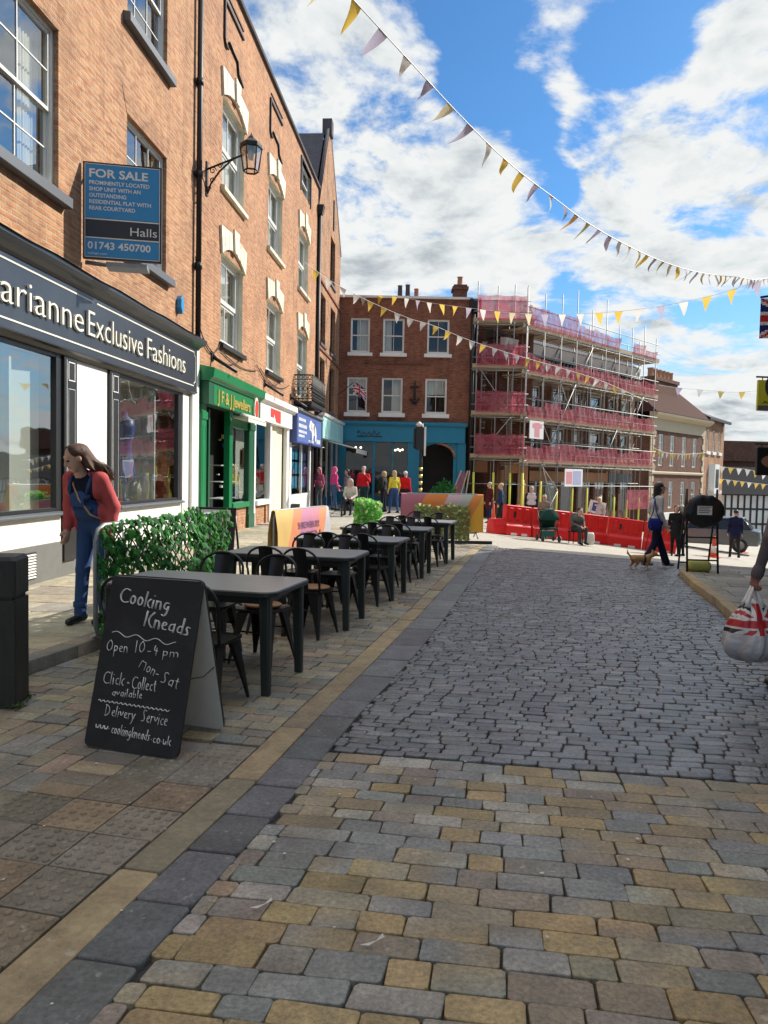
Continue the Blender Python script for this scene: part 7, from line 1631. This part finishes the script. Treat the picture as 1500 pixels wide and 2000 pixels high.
# ---- man at the right edge: arm in grey brown jumper with a carrier bag
mx, my = 3.06, 5.45
MN = thing('person', 'person in grey brown jumper at the right edge, seen from behind, holding a carrier bag', 'person', (mx,my,gz(mx,my)), R_(8))
MJ = dict(POSE); MJ.update(sl=(-.20,-.01,1.42), el=(-.31,-.03,1.13), wl=(-.345,.04,.87), sr=(.20,-.01,1.42), kl=(-.07,.10,.51), al=(-.04,.14,.09), kr=(.10,-.02,.5), ar=(.10,-.22,.13))
GRJ = cloth_mat('grey_brown_wool', (.135,.115,.115), var=.15)
P = body_prims(MJ, 1.03, top=1, bot=2, fat=1.18, detail=True, hands=False)
w = V3(*MJ['wl'])*1.03; d = (w-V3(*MJ['el'])*1.03); d /= np.linalg.norm(d)
P += hand_prims(w, d, (0,1,0), 1.08, 1.5, 0, grip=True)
w2 = V3(*MJ['wr'])*1.03; d2 = (w2-V3(*MJ['er'])*1.03); P += hand_prims(w2, d2/np.linalg.norm(d2), (0,1,0), 1.03, .6, 0)
P += [('c', w-d*.03, w-d*.005, .042, .042, 1)]
sdf_mesh('body', P, [mat('skin_ruddy', (.34,.14,.10), .55, .12, 14), GRJ, cloth_mat('black_trousers', (.014,.015,.018)), SHOE, EYE, LIP], MN, .011, .018)
sdf_mesh('hair', [('e', V3(0,.01,1.69)*1.03, (.086,.10,.08), 0)], [H_GR], MN, .014, .02, cut=lambda G_: (G_[...,1]-.075)-(.4*(G_[...,2]-1.72)))
# carrier bag: crinkled plastic hanging from the fist, printed with a red, black and white union pattern
hp = Matrix.Rotation(R_(8),3,'Z') @ Vector(w+d*.085); hp = hp+Vector((mx,my,gz(mx,my)))
CB = thing('carrier_bag', 'bulging plastic carrier bag with union flag print hanging from the hand at the right', 'carrier bag', hp, R_(6))
def bagmat():
    m, nt, b = new_mat('printed_carrier_plastic'); N = nt.nodes.new; L = nt.links.new; tc = N('ShaderNodeTexCoord'); sp = N('ShaderNodeSeparateXYZ'); L(tc.outputs['Object'], sp.inputs[0])
    def mt(op, a, b_=None, c=None):
        n = N('ShaderNodeMath'); n.operation = op
        for i, v in enumerate((a,b_,c)):
            if v is None: continue
            if isinstance(v,(int,float)): n.inputs[i].default_value = v
            else: L(v, n.inputs[i])
        return n.outputs[0]
    nz = N('ShaderNodeTexNoise'); L(tc.outputs['Object'], nz.inputs['Vector']); nz.inputs['Scale'].default_value = 6; nd = mt('MULTIPLY', mt('SUBTRACT', nz.outputs['Fac'], .5), .05)
    X = mt('ADD', sp.outputs[0], nd); Z = mt('ADD', mt('ADD', sp.outputs[2], .27), nd)      # flag centre .25 below the hand
    ax, az = mt('ABSOLUTE', X), mt('ABSOLUTE', Z); dg = mt('ABSOLUTE', mt('SUBTRACT', mt('MULTIPLY', ax, .75), az))
    def mixc(f, a, b_):
        n = N('ShaderNodeMix'); n.data_type = 'RGBA'; L(f, n.inputs[0])
        for i, v in ((6,a),(7,b_)):
            if isinstance(v, tuple): n.inputs[i].default_value = v+(1,)
            else: L(v, n.inputs[i])
        return n.outputs[2]
    lt = lambda a, v: mt('LESS_THAN', a, v)
    c = mixc(lt(dg,.045), (.02,.02,.03), (.62,.60,.58)); c = mixc(lt(dg,.018), c, (.42,.03,.035)); cr = mt('MINIMUM', ax, az); c = mixc(lt(cr,.042), c, (.62,.60,.58)); c = mixc(lt(cr,.026), c, (.45,.03,.035))
    low = mt('LESS_THAN', sp.outputs[2], -.345); c = mixc(low, c, (.46,.46,.47)); hi_ = mt('GREATER_THAN', sp.outputs[2], -.13); c = mixc(hi_, c, (.66,.66,.66)); L(c, b.inputs['Base Color']); b.inputs['Roughness'].default_value = .32
    b2 = N('ShaderNodeBump'); b2.inputs['Strength'].default_value = .6; b2.inputs['Distance'].default_value = .02; n2 = N('ShaderNodeTexNoise'); L(tc.outputs['Object'], n2.inputs['Vector']); n2.inputs['Scale'].default_value = 13; n2.inputs['Detail'].default_value = 4; n2.inputs['Distortion'].default_value = .6; L(n2.outputs['Fac'], b2.inputs['Height']); L(b2.outputs[0], b.inputs['Normal']); return m
mb = MB(); rg = random.Random(11); n = 72; rings = []; ph = [rg.uniform(0,6.28) for _ in range(6)]
for z, rx, ry in ((-.115,.045,.03),(-.14,.065,.04),(-.16,.082,.05),(-.185,.105,.068),(-.21,.122,.085),(-.245,.14,.10),(-.28,.152,.115),(-.315,.165,.128),(-.35,.173,.14),(-.385,.18,.148),(-.42,.183,.155),(-.45,.182,.154),(-.48,.175,.15),(-.525,.135,.12),(-.545,.08,.07),(-.55,.02,.02)):
    pl_ = .16*max(0,(z+.40)/.28); rings.append([((rx*(1+.10*math.sin(3*a+ph[0]+z*9)+.05*math.sin(7*a+ph[1]-z*14)+pl_*math.sin(11*a+ph[4])))*math.cos(a), (ry*(1+.13*math.sin(4*a+ph[2]+z*7)+pl_*math.sin(9*a+ph[5])+.05*math.sin(13*a-z*25)))*math.sin(a), z+.014*math.sin(5*a+ph[3])) for a in [2*math.pi*k/n for k in range(n)]])
mb.loft(rings, 0, True); mb.build('bag', bagmat(), CB)
for s in (-1,1):
    mb = MB(); pts = [(0,s*.012,.005),(-.022,s*.016,-.05),(-.045,s*.02,-.11),(-.06,s*.03,-.16)]; mb.tube(pts, [.008,.011,.014,.02], 6); pts = [(0,s*.012,.005),(.022,s*.016,-.05),(.045,s*.02,-.11),(.06,s*.03,-.16)]; mb.tube(pts, [.008,.011,.014,.02], 6); mb.build('handle', M['cone_w'], CB)
# ---- woman walking her dog
DW_ = stand(1278,1108); 
person('woman in grey jacket and wide navy trousers walking a small tan dog', DW_, R_(-82), dict(stride(.30,.26), hd=(0,.06,1.60), wl=(-.20,.16,.86), wr=(.22,.10,.88)), ((.50,.51,.51),(.012,.016,.045),(.25,.24,.23)), 'long', H_DK, .985, .014, top=1, bot=2, coat=.10, flare=.035)
bgw = thing('shoulder_bag', 'blue bag hanging at the hip of the woman walking the dog', 'bag', (DW_[0]-.10,DW_[1]-.20,DW_[2]+.76), R_(10)); mb = MB(); mb.loft([rrect(.20,.06,.02,3,0),rrect(.26,.10,.03,3,.06),rrect(.26,.09,.03,3,.18),rrect(.22,.05,.02,3,.24)], 0, True); mb.tube([(-.10,0,.23),(-.02,.04,.36),(.02,.06,.64)], .010, 5); mb.tube([(.10,.0,.23),(.05,.04,.36),(.02,.06,.64)], .010, 5); mb.build('bag', cloth_mat('blue_bag', (.02,.03,.22)), bgw)
# ---- dog: low, long tan body with white socks
c = stand(1252,1113); DG = thing('dog', 'small tan dog with white paws and dark harness trotting beside the woman', 'dog', c, R_(-2))
DP = [('c', (-.20,0,.30),(.14,0,.29),.090,.100,0), ('c', (.10,0,.26),(.16,0,.24),.085,.075,1), ('c', (.15,0,.33),(.29,0,.40),.072,.058,0), ('e', (.33,0,.43),(.075,.062,.060),0), ('c', (.36,0,.41),(.45,0,.385),.036,.022,0), ('e', (.455,0,.388),(.014,.014,.012),3), ('c', (-.27,0,.34),(-.36,0,.43),.030,.018,0), ('c', (-.36,0,.43),(-.37,0,.52),.022,.010,0),
      ('c', (.29,.035,.47),(.275,.05,.55),.026,.006,0), ('c', (.29,-.035,.47),(.275,-.05,.55),.026,.006,0), ('e',(.385,.04,.445),(.009,.009,.009),3), ('e',(.385,-.04,.445),(.009,.009,.009),3)]
for x, y, fx in ((.13,.055,.05),(.15,-.055,-.03)): DP += [('c',(x,y,.25),(x+.3*fx,y,.13),.042,.026,0), ('c',(x+.3*fx,y,.13),(x+fx,y,.03),.024,.020,1), ('c',(x+fx,y,.022),(x+fx+.03,y,.020),.020,.018,1)]
for x, y, fx in ((-.20,.055,-.05),(-.19,-.055,.04)): DP += [('c',(x,y,.28),(x+.05+fx,y,.18),.062,.036,0), ('c',(x+.05+fx,y,.18),(x-.02+fx,y,.10),.030,.020,0), ('c',(x-.02+fx,y,.10),(x+fx,y,.025),.020,.018,1), ('c',(x+fx,y,.022),(x+fx+.035,y,.020),.020,.018,1)]
DK_ = .72
DP = [(p[0],tuple(v*DK_ for v in p[1]),tuple(v*DK_ for v in p[2]),p[3]*DK_,p[4]*DK_,p[5]) if p[0] == 'c' else (p[0],tuple(v*DK_ for v in p[1]),tuple(v*DK_ for v in p[2]),p[3]) for p in DP]
sdf_mesh('body', DP, [mat('tan_fur', (.40,.22,.09), .85, .3, 30, bump=.5, bscale=80), mat('cream_fur', (.62,.54,.42), .85, .2, 30, bump=.5), M['black'], M['black']], DG, .010, .022)
mb = MB(); mb.lathe([(.078,-.02),(.081,0),(.078,.02)], 16); hr = mb.build('harness', M['black'], DG); hr.location = (.05,0,.205); hr.rotation_euler.y = R_(90)
mb = MB(); mb.tube([(.05,-.02,.28),(.05,-.1,.5),(.10,-.16,.84)], .006, 5); mb.build('lead', M['black'], DG)
# ---- people in the square
pw = lambda px, py, lab, rz, cl, hair, hm, pose=None, s=1.0, dz=0.0, **kw: person(lab, stand(px,py,dz=dz), R_(rz), pose, cl, hair, hm, s, kw.pop('res', .03), **kw)
JN, DKT, BLK = (.03,.06,.13), (.02,.02,.025), (.015,.015,.016)
pw(1328,1087,'person in dark red top and black trousers standing by the red barriers', 20, ((.10,.012,.016),(.012,.013,.02),BLK), 'bob', H_GR, dict(wl=(-.16,.2,1.0)), 1.0, fat=1.1)
pw(1318,1086,'person in black coat standing close beside the one in dark red', 160, ((.014,.014,.016),(.012,.012,.015),BLK), 'bob', H_DK, None, .98, fat=1.1, coat=.2)
pw(1434,1091,'man in navy jacket and dark trousers walking away behind the covered road sign', -14, ((.014,.018,.06),(.035,.03,.03),BLK), 'short', H_DK, stride(.26,.22), 1.06, fat=1.15, coat=.06)
yx = at(1492,1000,11.6); pY = (yx.x+.36,11.6,gz(yx.x,11.6)+.1); YT = person('person in mustard yellow coat with dark shoulder strap at the right edge', pY, R_(-10), stride(.2,.2), ((.60,.33,.02),(.02,.02,.03),BLK), 'short', H_GR, 1.0, .018, fat=1.15, coat=.15)
mb = MB(); mb.tube([(.10,.02,1.47),(.02,-.13,1.30),(-.10,-.15,1.10),(-.16,-.10,.98)], .016, 6); mb.build('strap', M['black'], YT)
pw(652,998,'person in bright pink hooded jacket and jeans by the mint shop window', -60, ((.70,.07,.24),(.06,.11,.20),BLK), 'hood', cloth_mat('pink_hood', (.70,.10,.26)), dict(stride(.15,.12), wl=(-.12,.22,1.0)), .98, .1, fat=1.15)
pw(622,996,'person in dull pink hooded top close to the mint shop glass', 150, ((.42,.10,.17),(.12,.13,.14),BLK), 'hood', cloth_mat('dull_pink_hood', (.55,.20,.26)), None, .96, .1)
pw(677,998,'person in grey lilac jacket behind the pushchair', 120, ((.28,.26,.31),(.03,.04,.06),BLK), 'bob', H_DK, None, 1.0, fat=1.1)
pw(709,1003,'man in red jumper with grey hair raising a hand to his face', 165, ((.48,.014,.022),(.02,.045,.05),BLK), 'short', H_GR, dict(el=(-.26,.10,1.18), wl=(-.12,.26,1.42), wr=(.27,.05,.88)), 1.07, fat=1.25)
pw(749,1000,'person in dark grey clothes beside the woman in yellow', 65, ((.03,.03,.035),(.018,.018,.03),BLK), 'bob', H_BL, None, .97)
pw(769,1004,'woman with long fair hair in yellow top and blue jeans, back turned', 28, ((.68,.56,.06),(.035,.075,.20),BLK), 'long', H_BL, stride(.18,.14), .99, fat=1.05)
pw(790,1004,'person in bright red jacket with white hair behind the pink cover', -30, ((.60,.012,.02),(.02,.02,.03),BLK), 'short', hairm('white_hair', (.65,.63,.60)), stride(.22,.2), 1.0, fat=1.15)
pw(955,1022,'person in dark red coat standing under the scaffold', 110, ((.09,.015,.018),(.02,.03,.09),BLK), 'short', H_GR, None, 1.0, fat=1.1, coat=.2)
pw(977,1030,'person in navy jacket and dark trousers beside the tall orange cone', 80, ((.02,.05,.13),(.018,.022,.03),BLK), 'short', H_BL, dict(stride(.12,.10), wr=(.15,.2,1.0)), 1.0)
pw(1036,1036,'man in white shirt and open dark jacket behind the red barriers', 175, ((.60,.58,.60),(.02,.02,.03),BLK), 'short', H_GR, None, 1.02, sleeve=2, fat=1.1)
pw(1168,1052,'person with white hair in pale jacket behind the red barriers', 150, ((.50,.46,.46),(.02,.02,.03),BLK), 'short', hairm('snow_hair', (.7,.68,.66)), None, .97)
# seated figures: one in a wheelchair, one on the barrier foot, one child in the green pushchair
SIT = dict(hd=(0,.10,1.20), nk=(0,.04,1.05), ch=(0,.02,.88), be=(0,.0,.70), pe=(0,-.02,.55), sl=(-.175,.02,1.0), el=(-.22,.05,.75), wl=(-.12,.28,.66), sr=(.175,.02,1.0), er=(.22,.05,.75), wr=(.12,.28,.66), hl=(-.09,.02,.53), kl=(-.11,.42,.56), al=(-.10,.44,.13), hr=(.09,.02,.53), kr=(.11,.42,.56), ar=(.10,.44,.13))
c = stand(684,1008); person('person in cream jacket and scarf sitting in a wheelchair', c, R_(170), SIT, ((.58,.54,.45),(.03,.03,.035),BLK), 'hood', cloth_mat('cream_hood', (.5,.42,.38)), 1.02, .026, fat=1.15)
WC = thing('wheelchair', 'black wheelchair carrying the person in the cream jacket', 'wheelchair', c, R_(170)); mb = MB()
def ringw(mb, x, y, z, r, t, m=0): mb.tube([(x,y+r*math.cos(a),z+r*math.sin(a)) for a in [2*math.pi*k/20 for k in range(20)]], t, 6, m, closed=True)
for x in (-.29,.29):
    w_ = MB(); ringw(w_, x, -.05, .30, .28, .022)
    for k in range(6): w_.tube([(x,-.05,.30),(x,-.05+.27*math.cos(k*1.047),.30+.27*math.sin(k*1.047))], .005, 4)
    w_.build('wheel', M['black'], WC); w_ = MB(); ringw(w_, x*.8, .40, .10, .08, .022); w_.build('castor', M['black'], WC)
mb.box(-.24,.24,-.2,.25,.40,.45); mb.build('seat', M['black'], WC); mb = MB(); mb.box(-.24,.24,-.24,-.2,.45,.95); mb.build('backrest', M['black'], WC); mb = MB()
for x in (-.26,.26): mb.tube([(x,-.36,.98),(x,-.22,.95),(x,-.22,.30),(x,.30,.30),(x*.8,.44,.10)], .016, 6); mb.tube([(x,-.22,.66),(x,.22,.66),(x,.24,.45)], .018, 6)
mb.build('frame', M['iron'], WC)
c = stand(1125,1063); o = person('man in grey jacket sitting hunched on the foot of the red barriers', (c[0],c[1],c[2]-.02), R_(195), dict(SIT, hd=(0,.22,1.10), nk=(0,.15,.99), ch=(0,.08,.84), wl=(-.08,.36,.62), wr=(.08,.36,.62)), ((.12,.125,.12),(.05,.055,.055),BLK), 'short', H_DK, 1.0, .026, fat=1.1)
st_ = thing('folding_stool', 'small dark stool under the seated man in grey', 'stool', (c[0],c[1]+.02,c[2]), R_(195)); mb = MB(); mb.box(-.2,.2,-.2,.16,.40,.44); mb.build('seat', M['black'], st_)
for x in (-.17,.17):
    for y in (-.17,.13): mb = MB(); mb.tube([(x,y,0),(x,y,.41)], .015, 5); mb.build('leg', M['iron'], st_)
sb_ = thing('shopping_bag', 'pale shopping bag on the ground beside the seated man', 'bag', (c[0]+.42,c[1]-.05,c[2]), 0); mb = MB(); mb.loft([rrect(.26,.14,.03,3,0),rrect(.32,.2,.05,3,.1),rrect(.30,.16,.04,3,.32),rrect(.24,.06,.02,3,.40)], 0, True); mb.build('bag', M['sash'], sb_)
c = stand(1070,1058); PC = thing('pushchair', 'dark green pushchair with hood seen from behind in front of the red barriers', 'pushchair', c, R_(-175)); GRN = cloth_mat('dark_green_nylon', (.012,.055,.045)); TEA = cloth_mat('teal_nylon', (.04,.20,.19))
mb = MB(); n = 10; mb.loft([[(x*.30*math.cos(a)*1.0, .05+.0*a+yy, .72+.34*math.sin(a)) for a in [math.pi*k/n for k in range(n+1)]]+[(-x*.30*.98,.05+yy,.70)] for x, yy in ((.75,-.22),(1,-.1),(1,.1),(.9,.22))], 0, True); mb.build('hood', GRN, PC)
mb = MB(); mb.box(-.26,.26,-.16,-.1,.42,1.0); mb.box(-.26,.26,-.1,.25,.40,.46); mb.build('seat', GRN, PC, bevel=.02); mb = MB(); mb.loft([rrect(.36,.3,.05,3,.16,0,-.05),rrect(.46,.36,.06,3,.34,0,-.05)]); mb.build('basket', TEA, PC); mb = MB()
for x in (-.27,.27): mb.tube([(x,-.42,1.03),(x,-.2,.80),(x,.30,.10)], .016, 6); mb.tube([(x,.2,.62),(x,-.28,.10)], .016, 6)
mb.tube([(-.27,-.42,1.03),(.27,-.42,1.03)], .018, 6); mb.build('frame', M['iron'], PC)
for x in (-.27,.27):
    for y in (-.30,.32): w_ = MB(); ringw(w_, x, y, .11, .09, .028); w_.tube([(x-.02,y,.11),(x+.02,y,.11)], .05, 8); w_.build('wheel', M['black'], PC)
sdf_h = person('person with fair hair leaning over behind the green pushchair', (c[0]+.05,c[1]+.95,gz(c[0],c[1]+.95)), R_(180), None, ((.30,.20,.16),(.02,.02,.03),BLK), 'short', H_BL, .86, .03)
